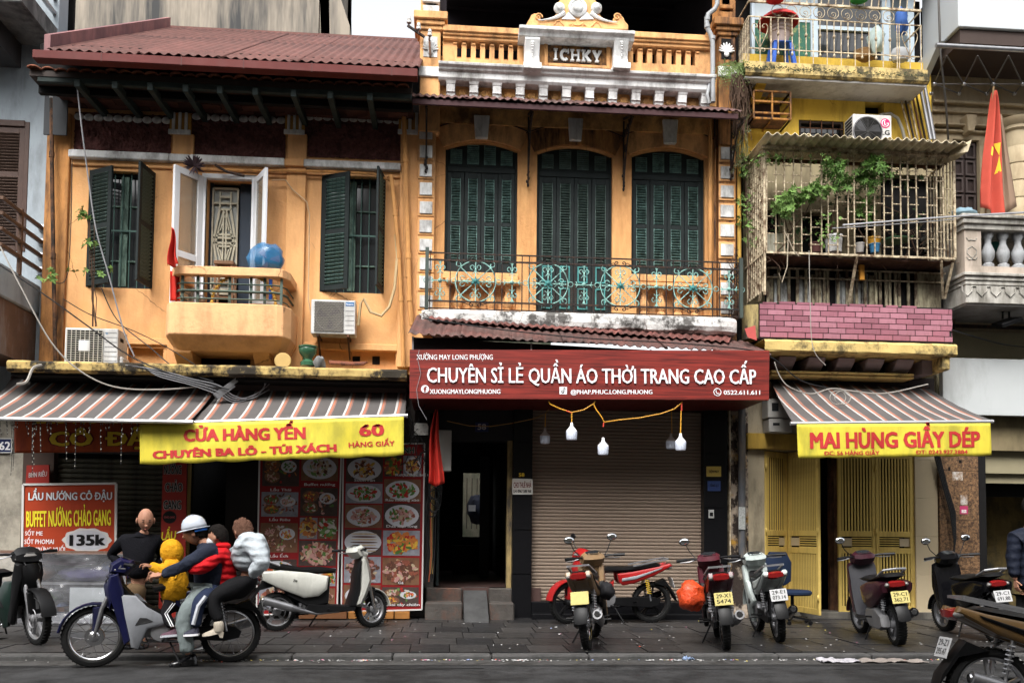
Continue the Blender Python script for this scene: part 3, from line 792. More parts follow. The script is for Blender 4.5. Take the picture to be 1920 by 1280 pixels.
# roof ridge cap, verge flashing, underside
MB().box(xs[0],xs[-1],YR-.03,YR+.25,ztop+(YR-YG)*SL-.02,ztop+(YR-YG)*SL+.03).build('ridge_cap',ROOFRED,hb)
fl=MB().prism([(YG+.1,ztop+.02),(YG+.1,ztop+.26),(YR+.1,ztop+.26+(YR-YG)*SL),(YR+.1,ztop-.1+(YR-YG)*SL)],xs[0]-.12,xs[0]-.04,O=Matrix(((0,1,0,0),(1,0,0,0),(0,0,1,0),(0,0,0,1))))
fl.f=[tuple(reversed(f)) for f in fl.f]
fl.build('verge_flashing',mat('pink_flashing',(.25,.115,.11),.6,var=.2,vs=2,dirt=(.10,.05,.06),damt=.4),hb)
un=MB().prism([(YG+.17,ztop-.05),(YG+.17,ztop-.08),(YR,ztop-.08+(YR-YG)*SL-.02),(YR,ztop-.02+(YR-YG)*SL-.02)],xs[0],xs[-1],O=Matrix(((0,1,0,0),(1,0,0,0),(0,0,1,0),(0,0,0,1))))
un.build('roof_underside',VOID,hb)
MB().box(xs[0],xs[-1],YR,YR+.2,7,ztop+(YR-YG)*SL-.03).build('rear_wall',CONC,hb)
# ledge over the shops (mouldy yellow concrete)
YL=12.05
lz0=PZ(703,YL,390);lz1=PZ(683,YL,390)
x0l,x1l=PX(12,YL,692),PX(763,YL,692)
lb=MB()
nl=90
def lfn(u,v):
 x=x0l+(x1l-x0l)*u;d=.02*noise.noise(Vector((x*4,v*3,5)))
 prof=[(FY+.2,lz0),(YL+.03,lz0),(YL,lz0+.03),(YL,lz1-.03),(YL+.03,lz1),(FY+.2,lz1+.02)]
 y,z=prof[min(5,int(round(v*5)))]
 return Vector((x,y+(d if y<12.5 else 0),z+d*.6))
lb.grid(lfn,nl,5,sm=False)
lb.f=[f for f in lb.f]
ledge=lb.build('ledge',LEDGE_Y,hb,solid=.002)
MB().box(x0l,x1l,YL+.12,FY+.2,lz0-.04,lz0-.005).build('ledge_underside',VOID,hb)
# dark fascia between ledge and awnings: shop front wall upper band
def quadboard(name,px4,Y,depth,m,parent=None,bevel=0,Yt=None):
 """board with its four front corners seen at the given photo pixels: TL, TR, BR, BL"""
 Yt=Y if Yt is None else Yt
 tl,tr,br,bl=P(*px4[0],Yt),P(*px4[1],Yt),P(*px4[2],Y),P(*px4[3],Y)
 d=Vector((0,depth,0))
 return MB().hexa([bl,br,br+d,bl+d,tl,tr,tr+d,tl+d]).build(name,m,parent,bevel=bevel)
SWAP=Matrix(((0,1,0,0),(1,0,0,0),(0,0,1,0),(0,0,0,1)))
def yz_prism(poly_yz,x0,x1):
 c=MB().prism(poly_yz,x0,x1,O=SWAP);c.f=[tuple(reversed(f)) for f in c.f];return c
def scroll(cx,cz,r,a0,turns,Y,n=16,r1=.12):
 pts=[]
 for i in range(n+1):
  t=i/n;a=a0+2*PI*turns*t;rad=r*(1-t*(1-r1));pts.append((cx+rad*math.cos(a),Y,cz+rad*math.sin(a)))
 return pts
hc=thing('ornate_house','narrow ornate orange house with white quoins, three arched green shutters and name on the parapet','house',(P(1080,700,FY).x,FY,0))
xl,xr=PX(782,FY,420),PX(1392,FY,420)
z_top=PZ(118,FY,1080);z_fl=PZ(586,FY,1080)
WIN=[hole(834,266,970,512),hole(1006,274,1148,588),hole(1184,279,1322,517)]
NI=[hole(842,533,968,584),hole(1193,540,1321,590)]
SPR=[hole(834,280,970,512)[3],hole(1006,289,1148,588)[3],hole(1184,294,1322,517)[3]]
zlow=min(NI[0][2],NI[1][2],WIN[1][2])-.001
wl=MB()
hol=[(w_[0],w_[1],w_[2],w_[3]) for w_ in WIN]+[(n_[0],n_[1],n_[2],n_[3]) for n_ in NI]
holed_wall(wl,xl+.22,xr-.22,zlow-.35,z_top,FY,.20,hol)
wl.build('wall',mat('orange_stucco_stained',(.67,.36,.145),.85,var=.16,vs=1.6,bump=.35,bs=25,dirt=(.30,.12,.04),damt=.40,dscale=1.5,dz=.22,dsharp=.16,crack=.7,drip=(.17,.06,.022)),hc)
MB().box(xl+.2,xr-.2,FY+.6,FY+.65,zlow-.3,z_top).build('inner_wall',VOID,hc)
for i,W in enumerate(WIN):  # arch filler between rectangle top and segmental arch
 x0,x1,z0,z1=W;cx=(x0+x1)/2;hw=(x1-x0)/2;rise=z1-SPR[i]
 rad=(hw*hw+rise*rise)/(2*rise);cz=z1-rad;a=math.asin(hw/rad)
 pts=[(cx+rad*math.sin(-a+2*a*k/16),cz+rad*math.cos(-a+2*a*k/16)) for k in range(17)]
 mb=MB()
 for k in range(16):
  (xa_,za_),(xb_,zb_)=pts[k],pts[k+1]
  if k<8:mb.prism([(xa_,za_),(xb_,zb_),(xb_,z1+.001),(xa_,z1+.001)],FY-.001,FY+.2)
  else:mb.prism([(xa_,za_),(xb_,zb_),(xb_,z1+.001),(xa_,z1+.001)],FY-.001,FY+.2)
 mb.build('arch_spandrel',_mats['orange_stucco_stained'],hc)
 # raised archivolt with label-line
 mb=MB();n=18;a2=a*1.06
 for k in range(n):
  t0,t1=-a2+2*a2*k/n,-a2+2*a2*(k+1)/n
  ri,ro=rad+.015,rad+.31
  q=[(cx+ri*math.sin(t0),cz+ri*math.cos(t0)),(cx+ri*math.sin(t1),cz+ri*math.cos(t1)),(cx+ro*math.sin(t1),cz+ro*math.cos(t1)),(cx+ro*math.sin(t0),cz+ro*math.cos(t0))]
  mb.prism(q,FY-.03,FY-.002)
 mb.build('archivolt',ORANGE_D if i==1 else ORANGE_C,hc)
 mb=MB();ro=rad+.325
 mb.tube([(cx+ro*math.sin(-a2+2*a2*k/n),FY-.03,cz+ro*math.cos(-a2+2*a2*k/n)) for k in range(n+1)],.010,5)
 mb.build('hood_line',mat('dark_mould_line',(.06,.035,.025),.9),hc)
 ky=[(888,217,918,260),(1065,223,1093,264),(1242,225,1271,270)][i]
 q=R(*ky,FY-.06)
 mb=MB();wt=(q[1]-q[0])/2;cxk=(q[0]+q[1])/2
 mb.hexa([(cxk-wt*.78,FY-.09,q[2]),(cxk+wt*.78,FY-.09,q[2]),(cxk+wt*.78,FY,q[2]),(cxk-wt*.78,FY,q[2]),(cxk-wt,FY-.09,q[3]),(cxk+wt,FY-.09,q[3]),(cxk+wt,FY,q[3]),(cxk-wt,FY,q[3])])
 if i==1:
  for s in (-.45,0,.45):mb.box(cxk+s*wt-.012,cxk+s*wt+.012,FY-.10,FY-.0901,q[2]+.02,q[3]-.01)
 mb.build('keystone',WHITE_T,hc,bevel=.012)
 # joinery: frame, transom, arched fanlight with louvres, four leaves
 Y=FY+.10;fr=MB();t=.035
 fr.box(x0,x0+t,Y-.03,Y+.05,z0,SPR[i]);fr.box(x1-t,x1,Y-.03,Y+.05,z0,SPR[i])
 tz_=R(0,333 if i==0 else 341 if i==1 else 343,10,345,FY+.1)[3]
 tz_=P((835,1006,1185)[i]+65,(322,331,337)[i],Y).z
 fr.box(x0+t,x1-t,Y-.04,Y+.05,tz_-.03,tz_+.045)
 ap=[(x0,tz_+.05)]+pts+[(x1,tz_+.05)]
 fr.prism(ap,Y+.0,Y+.04)
 fr.build('window_frame',SHUT,hc,bevel=.004)
 LV=[SLATG,SLATB,SLATG][i]
 sl=MB();M=Matrix.Rotation(-.7,4,'X')
 zone=(x1-x0-2*t)/4
 for k in range(4):
  xc=x0+t+zone*(k+.5);hh=(.30 if k in (1,2) else .22)*.9
  zc0=tz_+.12
  sl.box(xc-.09,xc+.09,Y-.012,Y-.001,zc0-.015,zc0);sl.box(xc-.09,xc+.09,Y-.012,Y-.001,zc0+hh,zc0+hh+.012)
  sl.box(xc-.09,xc-.08,Y-.012,Y-.001,zc0,zc0+hh);sl.box(xc+.08,xc+.09,Y-.012,Y-.001,zc0,zc0+hh)
  nn=int(hh/.032)
  for j in range(nn):sl.box(-.08,.08,-.012,.012,-.0035,.0035,M=Matrix.Translation((xc,Y-.008,zc0+.016+j*.032)) @ M)
 stuff(sl.build('fanlight_slats',LV,hc))
 for k in range(4):
  wdl=zone-.006;lz0=z0+.02;lz1=tz_-.035
  h=lz1-lz0;fb=MB();st=.062;tk=.035
  xk=x0+t+zone*k+.003
  yk=Y+.0+(.0 if k % 2 else .006)
  if i==1:pan=(.0,.30)
  fb.box(xk,xk+st,yk-tk,yk,lz0,lz1);fb.box(xk+wdl-st,xk+wdl,yk-tk,yk,lz0,lz1)
  if i==1:rails=[0,.10,.335,.37,1];
  elif i==0:rails=[0,.10,.47,1]
  else:rails=[0,.10,.49,1]
  rr_=[(0,.11)] if i !=1 else [(0,.05)]
  bands=([(.10,.47),(.51,.94)] if i==0 else [(.10,.49),(.535,.95)] if i==2 else [(.375,.955)])
  prev=0
  for (b0,b1) in bands+[(1,1)]:
   if i==1 and prev==0:  # solid door panels with teal mouldings
    fb.box(xk+st,xk+wdl-st,yk-tk+.008,yk,lz0,lz0+h*b0)
    tm=MB()
    for (p0,p1) in ((.03,.185),(.225,.345)):
     xa_,xb_=xk+st*.9,xk+wdl-st*.9;za_,zb_=lz0+h*p0,lz0+h*p1;tt_=.02
     for (q0,q1,q2,q3) in ((xa_,xa_+tt_,za_,zb_),(xb_-tt_,xb_,za_,zb_),(xa_+tt_,xb_-tt_,za_,za_+tt_),(xa_+tt_,xb_-tt_,zb_-tt_,zb_)):
      tm.box(q0,q1,yk-tk-.008,yk-tk-.001,q2,q3)
    tm.build('panel_moulding',TEAL,hc)
   else:
    fb.box(xk+st,xk+wdl-st,yk-tk+.002,yk-.002,lz0+h*prev,lz0+h*b0)
   prev=b1
  lf=fb.build('shutter',SHUT,hc,bevel=.003)
  sl=MB()
  for (b0,b1) in bands:
   if b0>=1:continue
   za_,zb_=lz0+h*b0,lz0+h*b1;nn=int((zb_-za_)/.040)
   sl.box(xk+st-.008,xk+st,yk-tk-.004,yk-.01,za_,zb_);sl.box(xk+wdl-st,xk+wdl-st+.008,yk-tk-.004,yk-.01,za_,zb_)
   for j in range(nn):
    sl.box(-(wdl-2*st)/2,(wdl-2*st)/2,-.014,.014,-.004,.004,M=Matrix.Translation((xk+wdl/2,yk-tk/2-.010,za_+(j+.5)*(zb_-za_)/nn)) @ Matrix.Rotation(-.7+rr(-.1,.1),4,'X'))
  stuff(sl.build('louvre_slats',LV,lf))
 if i !=1:MB().box(x0-.02,x1+.02,FY-.05,FY+.1,z0-.11,z0-.001).build('window_sill',ORANGE_C,hc,bevel=.01)
# niches with turned balusters
bal_prof=[(.062,0),(.062,.04),(.045,.06),(.075,.12),(.078,.17),(.05,.25),(.035,.33),(.05,.37),(.06,.385),(.06,.42)]
for q,m_ in ((NI[0],ORANGE_C),(NI[1],ORANGE_C)):
 MB().box(q[0]-.01,q[1]+.01,FY+.15,FY+.18,q[2]-.01,q[3]+.01).build('niche_back',m_,hc)
 n=4;hh=(q[3]-q[2])
 for k in range(n):
  mb=MB().lathe([(r_*1.05,z_/.42*hh) for r_,z_ in bal_prof],(q[0]+(q[1]-q[0])*(k+.5)/n,FY+.07,q[2]),12)
  mb.build('baluster',ORANGE_C,hc)
 MB().box(q[0]-.06,q[1]+.06,FY-.08,FY+.0,q[3]+.0,q[3]+.06).build('niche_rail',ORANGE_C,hc,bevel=.012)
# corner piers with white quoin blocks
for (px0,px1,ya,st_,cnt) in ((783,815,238,35.0,11),(1347,1380,240,36.2,10)):
 q=R(px0,200,px1,590,FY-.10)
 zt2=PZ(5,FY-.1,1080)
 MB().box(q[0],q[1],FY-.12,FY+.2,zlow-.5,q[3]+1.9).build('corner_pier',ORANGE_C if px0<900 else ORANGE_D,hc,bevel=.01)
 for k in range(cnt):
  yy=ya+st_*k
  w_=R(px0+3,yy,px1-4,yy+24,FY-.13)
  MB().box(w_[0]-.02,w_[1]+.02,FY-.135,FY-.1201,w_[2]-.03,w_[3]+.03).build('quoin_frame',ORANGE_C,hc,bevel=.006)
  MB().box(w_[0]+rr(0,.01),w_[1]-rr(0,.01),FY-.155,FY-.136,w_[2]+rr(0,.01),w_[3]-rr(0,.01)).build('quoin',WHITE_T,hc,bevel=.006)
# dark pipe and orange pipe on the right of the third window
for (a,w_,m_) in ((1332,9,PVCO),(1341,4,ORANGE_D)):
 X=PX(a,FY-.1,400);MB().tube([(X,FY-.09,zlow-.3),(X,FY-.09,PZ(212,FY,1330))],w_/2/127,8).build('wall_pipe',m_,hc)
# entablature: dentils, cornice, balustrade
YC=FY-.10
q=R(822,150,1345,196,FY);MB().box(q[0]-.1,q[1],FY-.05,FY+.2,q[2]-.4,q[3]+.15).build('frieze_wall',mat('orange_frieze',(.70,.38,.14),.85,var=.15,vs=3,bump=.4,bs=20,dirt=(.12,.06,.03),damt=.42,dscale=1.6,dz=.8),hc)
for k in range(12):
 a=845+43.2*k;yy=153+.047*(a-845)
 w_=R(a-8,yy,a+8,yy+44,FY-.1)
 mb=MB()
 mb.hexa([(w_[0],FY-.13,w_[2]),(w_[1],FY-.13,w_[2]),(w_[1],FY-.04,w_[2]),(w_[0],FY-.04,w_[2]),(w_[0],FY-.20,w_[3]-.09),(w_[1],FY-.20,w_[3]-.09),(w_[1],FY-.04,w_[3]-.09),(w_[0],FY-.04,w_[3]-.09)])
 mb.hexa([(w_[0],FY-.2,w_[3]-.088),(w_[1],FY-.2,w_[3]-.088),(w_[1],FY-.04,w_[3]-.088),(w_[0],FY-.04,w_[3]-.088),(w_[0]-.03,FY-.24,w_[3]),(w_[1]+.03,FY-.24,w_[3]),(w_[1]+.03,FY-.04,w_[3]),(w_[0]-.03,FY-.04,w_[3])])
 zc=(w_[2]+w_[3])/2-.02;mb.box(w_[0]-.006,w_[1]+.006,FY-.19,FY-.05,zc,zc+.012)
 mb.build('console_block',WHITE_T,hc,bevel=.006)
 if k<11:
  c=P(a+21.6,yy+22,FY-.05);mb=MB().lathe([(.062,0),(.06,-.015),(.045,-.022),(.040,-.012),(.0005,-.012)],(c.x,FY-.05,c.z),16,axis='y')
  mb.f=[tuple(reversed(f)) for f in mb.f];mb.build('roundel',_mats['orange_frieze'],hc)
w0,w1=P(822,140,FY-.25),P(1340,160,FY-.25)
zc=(P(1080,150,FY-.25).z)
x0c,x1c=w0.x,w1.x
prof=[(FY,zc-.085),(FY-.22,zc-.085),(FY-.25,zc-.05),(FY-.25,zc+.03),(FY-.29,zc+.05),(FY-.30,zc+.075),(FY-.34,zc+.10),(FY-.35,zc+.135),(FY-.20,zc+.145),(FY,zc+.145)]
yz_prism(prof,x0c,x1c).build('cornice',WHITE_T,hc,bevel=.004)
# parapet wall with slots
zb_=zc+.145
def slotwall(a,c,ya,nslots,s0,st_,ys0,ys1,m_):
 Yp=FY-.10;x0,x1=PX(a,Yp,100),PX(c,Yp,100)
 mb=MB();hl=[]
 for k in range(nslots):
  w_=R(s0+st_*k,ys0+.045*st_*k,s0+8.5+st_*k,ys1+.045*st_*k,Yp);hl.append((w_[0],w_[1],min(0,0)+w_[2],w_[3]))
 z_t=PZ(ya,Yp,(a+c)/2)
 za=sum(h[2] for h in hl)/nslots;zbb=sum(h[3] for h in hl)/nslots
 hl=[(h[0],h[1],za,zbb) for h in hl]
 holed_wall(mb,x0,x1,zb_-.01,z_t,Yp,.16,hl);mb.build('parapet',ORANGE_C,hc)
 for (d,z0_,z1_) in ((.12,z_t-.06,z_t+.03),(.09,z_t-.10,z_t-.061),(.06,z_t-.15,z_t-.101),(.03,zbb+.02,zbb+.06)):
  MB().box(x0,x1,Yp-d,Yp+.2-.01*d,z0_,z1_).build('parapet_moulding',ORANGE_C,hc,bevel=.006)
 for k in range(nslots+1):
  xa_=hl[k-1][1]+.008 if k>0 else hl[0][0]-.06;xb_=hl[k][0]-.008 if k<nslots else hl[-1][1]+.06
  MB().box(xa_,xb_,Yp-.022,Yp-.001,zbb-.05,zbb-.03).build('slot_cap',ORANGE_C,hc)
slotwall(830,985,62,7,857,17.5,78,109,ORANGE_C)
slotwall(1178,1332,74,7,1187,18,89,118,ORANGE_C)
# piers of the parapet
for (px0,px1,cap_y,mir) in ((788,826,28,0),(1347,1378,40,1)):
 x0,x1=PX(px0,FY-.15,100),PX(px1,FY-.15,100);zt_=P(px0,cap_y,FY-.15).z
 om=ORANGE_C if not mir else ORANGE_D
 MB().box(x0,x1,FY-.18,FY+.2,zb_-1.0,zt_-.25).build('parapet_pier',om,hc,bevel=.01)
 for (d,a_,b_) in ((.03,.25,.19),(.06,.188,.12),(.10,.118,.0)):
  MB().box(x0-d,x1+d,FY-.18-d,FY+.2+d,zt_-a_,zt_-b_).build('pier_cap',om,hc,bevel=.01)
 MB().box(x0-.02,x1+.02,FY-.21,FY-.1801,P(px0,143,FY-.2).z,P(px0,124,FY-.2).z).build('pier_band',WHITE_T,hc,bevel=.01)
 w_=R(px0+6,68 if not mir else 72,px1-6,106 if not mir else 110,FY-.2)
 MB().box(w_[0],w_[1],FY-.19,FY-.1801,w_[2],w_[3]).build('relief_panel',WHITE_T if not mir else VOID,hc)
 mb=MB();cx=(w_[0]+w_[1])/2;hh=w_[3]-w_[2]
 for a_ in range(-4,5):
  an=a_*.33;L_=hh*.52*(1-.05*abs(a_))
  for s in range(1):mb.ell((cx+math.sin(an)*L_*.5,FY-.2,w_[2]+hh*.3+math.cos(an)*L_*.5),(.018,.016,L_*.5),6,5,M=Matrix.Rotation(an,3,'Y'))
 mb.ell((cx,FY-.2,w_[2]+hh*.22),(.04,.02,.05),8,5)
 mb.build('acanthus_relief',WHITE_T,hc)
 z9=PZ(0,FY,810)
 MB().box(x0+.03,x1-.03,FY-.15,FY+.18,zt_+.001,zt_+.16).build('pier_block',WHITE_T if not mir else ORANGE_D,hc,bevel=.01)
 MB().box(x0+.06,x1-.06,FY-.12,FY+.15,zt_+.161,zt_+1.2).build('pier_shaft',WHITE_T if not mir else ORANGE_D,hc,bevel=.01)
 MB().box(x0+.02,x1-.02,FY-.16,FY+.19,zt_+.20,zt_+.27).build('pier_ring',WHITE_T if not mir else ORANGE_D,hc,bevel=.01)
# name panel
Yn=FY-.16
w_=R(1012,74,1150,133,Yn)
MB().box(w_[0],w_[1],Yn,FY+.05,w_[2],w_[3]).build('name_panel',ORANGE_C,hc)
w2=R(1027,87,1137,122,Yn)
for (a_,b_,c_,d_) in ((w2[0]-.06,w2[0],w2[2]-.05,w2[3]+.05),(w2[1],w2[1]+.06,w2[2]-.05,w2[3]+.05),(w2[0],w2[1],w2[3],w2[3]+.05),(w2[0],w2[1],w2[2]-.05,w2[2])):
 MB().box(a_,b_,Yn-.03,Yn-.001,c_,d_).build('name_frame',ORANGE_C,hc,bevel=.01)
MB().box(w2[0],w2[1],Yn-.004,Yn-.001,w2[2],w2[3]).build('name_ground',mat('stained_ground',(.40,.19,.06),.9,var=.3,vs=6,bump=.5,bs=30,dirt=(.05,.03,.02),damt=.7,dscale=5,dz=.6),hc)
# slab serif letters built from bars
def serif(ch,x,z,h,w_):
 mb=MB();s=h*.16;e=h*.11;Ya,Yb=Yn-.045,Yn-.003
 def bx(a,b,c,d):mb.box(x+a,x+b,Ya,Yb,z+c,z+d)
 def dg(a,b,t=None):mb.bar((x+a[0],(Ya+Yb)/2,z+a[1]),(x+b[0],(Ya+Yb)/2,z+b[1]),t or s,Yb-Ya)
 def sr(cx):bx(cx-s*1.05,cx+s*1.05,0,e);bx(cx-s*1.05,cx+s*1.05,h-e,h)
 if ch=='I':bx(w_/2-s/2,w_/2+s/2,e,h-e);sr(w_/2)
 elif ch=='H':
  for cx in (s,w_-s):bx(cx-s/2,cx+s/2,e,h-e);sr(cx)
  bx(s*1.5,w_-s*1.5,h*.44,h*.56)
 elif ch=='K':
  bx(s/2,s*1.5,e,h-e);sr(s);dg((s*1.3,h*.42),(w_-s*.9,h-e*.6),s*.8);dg((s*1.9,h*.55),(w_-s*.8,e*.6));bx(w_-s*1.9,w_,h-e,h);bx(w_-s*1.9,w_+s*.2,0,e)
 elif ch=='Y':
  bx(w_/2-s/2,w_/2+s/2,e,h*.45);bx(w_/2-s*1.05,w_/2+s*1.05,0,e);dg((w_/2,h*.42),(s*.9,h-e*.5));dg((w_/2,h*.42),(w_-s*.9,h-e*.5),s*.8);bx(0,s*1.9,h-e,h);bx(w_-s*1.8,w_,h-e,h)
 elif ch=='C':
  pts=[(x+w_/2+(w_/2-s/2)*math.cos(t),(Ya+Yb)/2,z+h/2+(h/2-s/2)*math.sin(t)) for t in [math.radians(45+270*k/12) for k in range(13)]]
  for k in range(12):mb.bar(pts[k],pts[k+1],s if 3<k<9 else s*.8,Yb-Ya)
  bx(w_-s*.75,w_-s*.1,h*.66,h)
 return mb
xx=PX(1036,Yn,106);zl=P(1082,117,Yn).z;hl_=.175
for ch,px,wpx in (('I',1036,11),('C',1050,17),('H',1069,19),('K',1090,18),('Y',1110,18)):
 serif(ch,PX(px,Yn,106),zl,hl_,wpx/128).build('letter',WHITE_T,hc)
# consoles and slab above the panel
for (a,c) in ((981,1015),(1149,1181)):
 w_=R(a,70,c,132,FY-.35);cx=(w_[0]+w_[1])/2;hw=(w_[1]-w_[0])/2;H=w_[3]-w_[2]
 z0=w_[2]
 mb=yz_prism([(FY-.15,z0),(FY-.40,z0),(FY-.40,z0+.10),(FY-.33,z0+.14),(FY-.30,z0+.24),(FY-.34,z0+.34),(FY-.40,z0+H-.05),(FY-.36,z0+H),(FY-.15,z0+H)],cx-hw*.82,cx+hw*.82)
 mb.box(cx-hw,cx+hw,FY-.42,FY-.15,z0-.003,z0+.09)
 for k in range(8):mb.ell((cx,FY-.35-.05*abs(math.sin(k*.5+.3)),z0+H-.06-k*.036),(.035-.003*k,.02,.015),8,4)
 mb.build('console',WHITE_T,hc,bevel=.006)
s0,s1=P(974,55,FY-.45),P(1191,62,FY-.45);zs=P(1083,58,FY-.45).z
yz_prism([(FY-.1,zs-.075),(FY-.38,zs-.075),(FY-.40,zs-.03),(FY-.45,zs),(FY-.45,zs+.05),(FY-.1,zs+.05)],s0.x,s1.x).build('pediment_slab',WHITE_T,hc,bevel=.005)
# pediment
Yd=FY-.25
def pp(px,py):v=P(px,py,Yd);return (v.x,v.z)
out=[(984,52),(990,40),(994,34),(997,28),(1003,25),(1009,28),(1014,33),(1012,38),(1018,40),(1030,36),(1041,29),(1048,18),(1047,4),(1058,-8),(1083,-14),(1108,-8),(1119,4),(1120,18),(1127,31),(1138,39),(1150,41),(1149,36),(1153,32),(1158,29),(1164,28),(1169,33),(1172,40),(1178,47),(1178,56)]
MB().prism([pp(*p) for p in out],Yd,Yd+.16).build('pediment',ORANGE_C,hc,bevel=.008)
def disc(px,py,r,d,m_,nm,prof=None):
 c=P(px,py,Yd);prof=prof or [(1,0),(.96,-.6),(.72,-1),(.66,-.7),(.60,-.7),(.55,-1.2),(.4,-1.5),(.001,-1.6)]
 mb=MB().lathe([(a*r,b*d) for a,b in prof],(c.x,Yd-.002,c.z),24,axis='y');mb.f=[tuple(reversed(f)) for f in mb.f];return mb.build(nm,m_,hc)
disc(1083,16,.145,.05,WHITE_T,'medallion')
for s,cx in ((1,1048.5),(-1,1118)):
 disc(cx,17,.085,.05,WHITE_T,'volute')
 mb=MB();pts=[]
 for t in range(9):
  u=t/8;px=cx+s*(6+4*math.sin(u*PI)-u*55+6*u);pts.append(P(cx+s*(10-50*u**1.3),24+16*math.sin(u*PI/2)+.045*(-s*50*u),Yd-.02))
 mb.tube(pts,[.035*(1-.85*(t/8)) for t in range(9)],6);mb.build('volute_tail',WHITE_T,hc)
 tri=[pp(1083-s*16,36),pp(1083-s*5-s*0,37.5),pp(1083-s*12,36)]
 a=[(1083-s*30,37),(1083-s*17,24.5),(1083-s*3,38)]
 MB().prism([pp(*p) for p in a],Yd-.02,Yd-.001).build('white_triangle',WHITE_T,hc)
 mb=MB();c=P(cx-s*39 if s>0 else cx+39,33,Yd);mb.tube([(v[0],v[1],v[2]) for v in scroll(c.x,c.z,.06,0,1.4,Yd-.01)],.012,5);mb.build('side_scroll',ORANGE_C,hc)
for s in (-1,1):
 mb=MB()
 mb.tube([P(1083+s*x_,y_+.045*s*x_,Yd-.005) for x_,y_ in ((44,49),(40,42),(34,40),(30,45),(26,49))],.010,5);mb.tube([P(1083+s*x_,y_+.045*s*x_,Yd-.005) for x_,y_ in ((16,48),(12,46),(9,48),(9,51))],.010,5);mb.build('relief_curl',ORANGE_C,hc)
mb=MB();mb.tube([P(1083+10*math.cos(t),43+5*math.sin(t),Yd-.005) for t in [PI*k/8 for k in range(9)]],.010,5);mb.build('relief_curl',ORANGE_C,hc)
# terrace roof behind the parapet
tx0,tx1=PX(824,FY,40),PX(1392,FY,40)
z0t=PZ(20,FY+1,1080)
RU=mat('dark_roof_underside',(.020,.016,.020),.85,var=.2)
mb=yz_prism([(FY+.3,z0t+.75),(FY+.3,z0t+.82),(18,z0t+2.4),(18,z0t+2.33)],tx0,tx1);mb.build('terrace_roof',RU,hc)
for k in range(7):
 yy=FY+.7+k*.75;zz=z0t+.75+(yy-FY-.3)*.335-.06
 MB().box(tx0,tx1,yy,yy+.06,zz-.04,zz).build('purlin',RU,hc)
MB().box(tx0,tx1,18,18.1,z_top-2,z0t+2.4).build('terrace_back_wall',RU,hc)
MB().box(tx0-.02,tx0+.1,FY+.25,18,z_top-.2,z0t+.7).build('terrace_side_wall',RU,hc)
MB().box(tx1-.1,tx1+.02,FY+.35,18,z_top-.2,z0t+2.6).build('terrace_side_wall',RU,hc)
MB().box(tx0,tx1,FY+.2,18,z_top-.2,z_top-.1).build('terrace_floor',CONC,hc)
# upper canopy on iron brackets
YF=12.15
zf=P(1080,200,YF).z
ca=thing('window_canopy','thin dark corrugated canopy over the three arched windows on iron brackets','canopy',(P(1080,200,12.5).x,12.5,zf))
a0,a1=PX(770,YF,190),PX(1388,YF,205)
zw=PZ(196,FY,1080)+.02
for k,(u0,u1) in enumerate([(i/6,(i+1)/6) for i in range(6)]):
 corr(a0+(a1-a0)*u0-.03,a0+(a1-a0)*u1+.03,YF,FY-.06,zf+.045+(k % 2)*.008,zw+(k % 2)*.008,.013,.105,'canopy_sheet',ROOFBR,ca,3,jag=.03)
MB().box(a0+.02,a1-.02,YF+.03,YF+.07,zf-.055,zf+.025).build('fascia',mat('maroon_fascia',(.045,.018,.02),.7,var=.2),ca,bevel=.004)
yz_prism([(YF+.08,zf+.0),(YF+.08,zf+.02),(FY-.02,zw-.03),(FY-.02,zw-.05)],a0+.03,a1-.03).build('canopy_dark_sheet',mat('dark_lining',(.03,.02,.02),.8),ca)
for k,(pt,pb) in enumerate((((797,212),(799,330)),((994,215),(990,350)),((1172,215),(1169,358)),((1366,218),(1366,345)))):
 X=PX(pb[0],FY-.05,pb[1]);zb3=P(pb[0],pb[1],FY-.05).z;Yo=FY-.05 if k in (1,2) else FY-.17
 br=MB()
 br.bar((X,Yo,zb3),(X,Yo,zf+.2),.022,.03);br.bar((X,Yo,zf+.24),(X,YF+.05,zf-.03),.022,.03)
 n=10;pts=[]
 for i in range(n+1):
  t=i/n;pts.append((X,YF+.12+(Yo-YF-.14)*(t**.5)*1.0,zf-.05-(zf-.05-zb3-.08)*t**1.5))
 for i in range(n):br.bar(pts[i],pts[i+1],.02,.022)
 for (yy,zz,r_) in ((Yo-.12,zf-.02,.09),(Yo-.30,zf-.02,.10),(Yo-.10,zf-.25,.08),(Yo-.07,zf-.45,.055),(Yo-.48,zf-.01,.07)):
  sp=[(X,yy+(p[0]),zz+p[2]) for p in scroll(0,0,r_,k+yy*3,1.3,0)];br.tube(sp,.011,4)
 for j in range(5):br.ell((X+rr(-.02,.02),Yo-.02,zb3+.02+j*.05),(.02,.02,.03),6,4)
 br.build('bracket',IRON,ca)
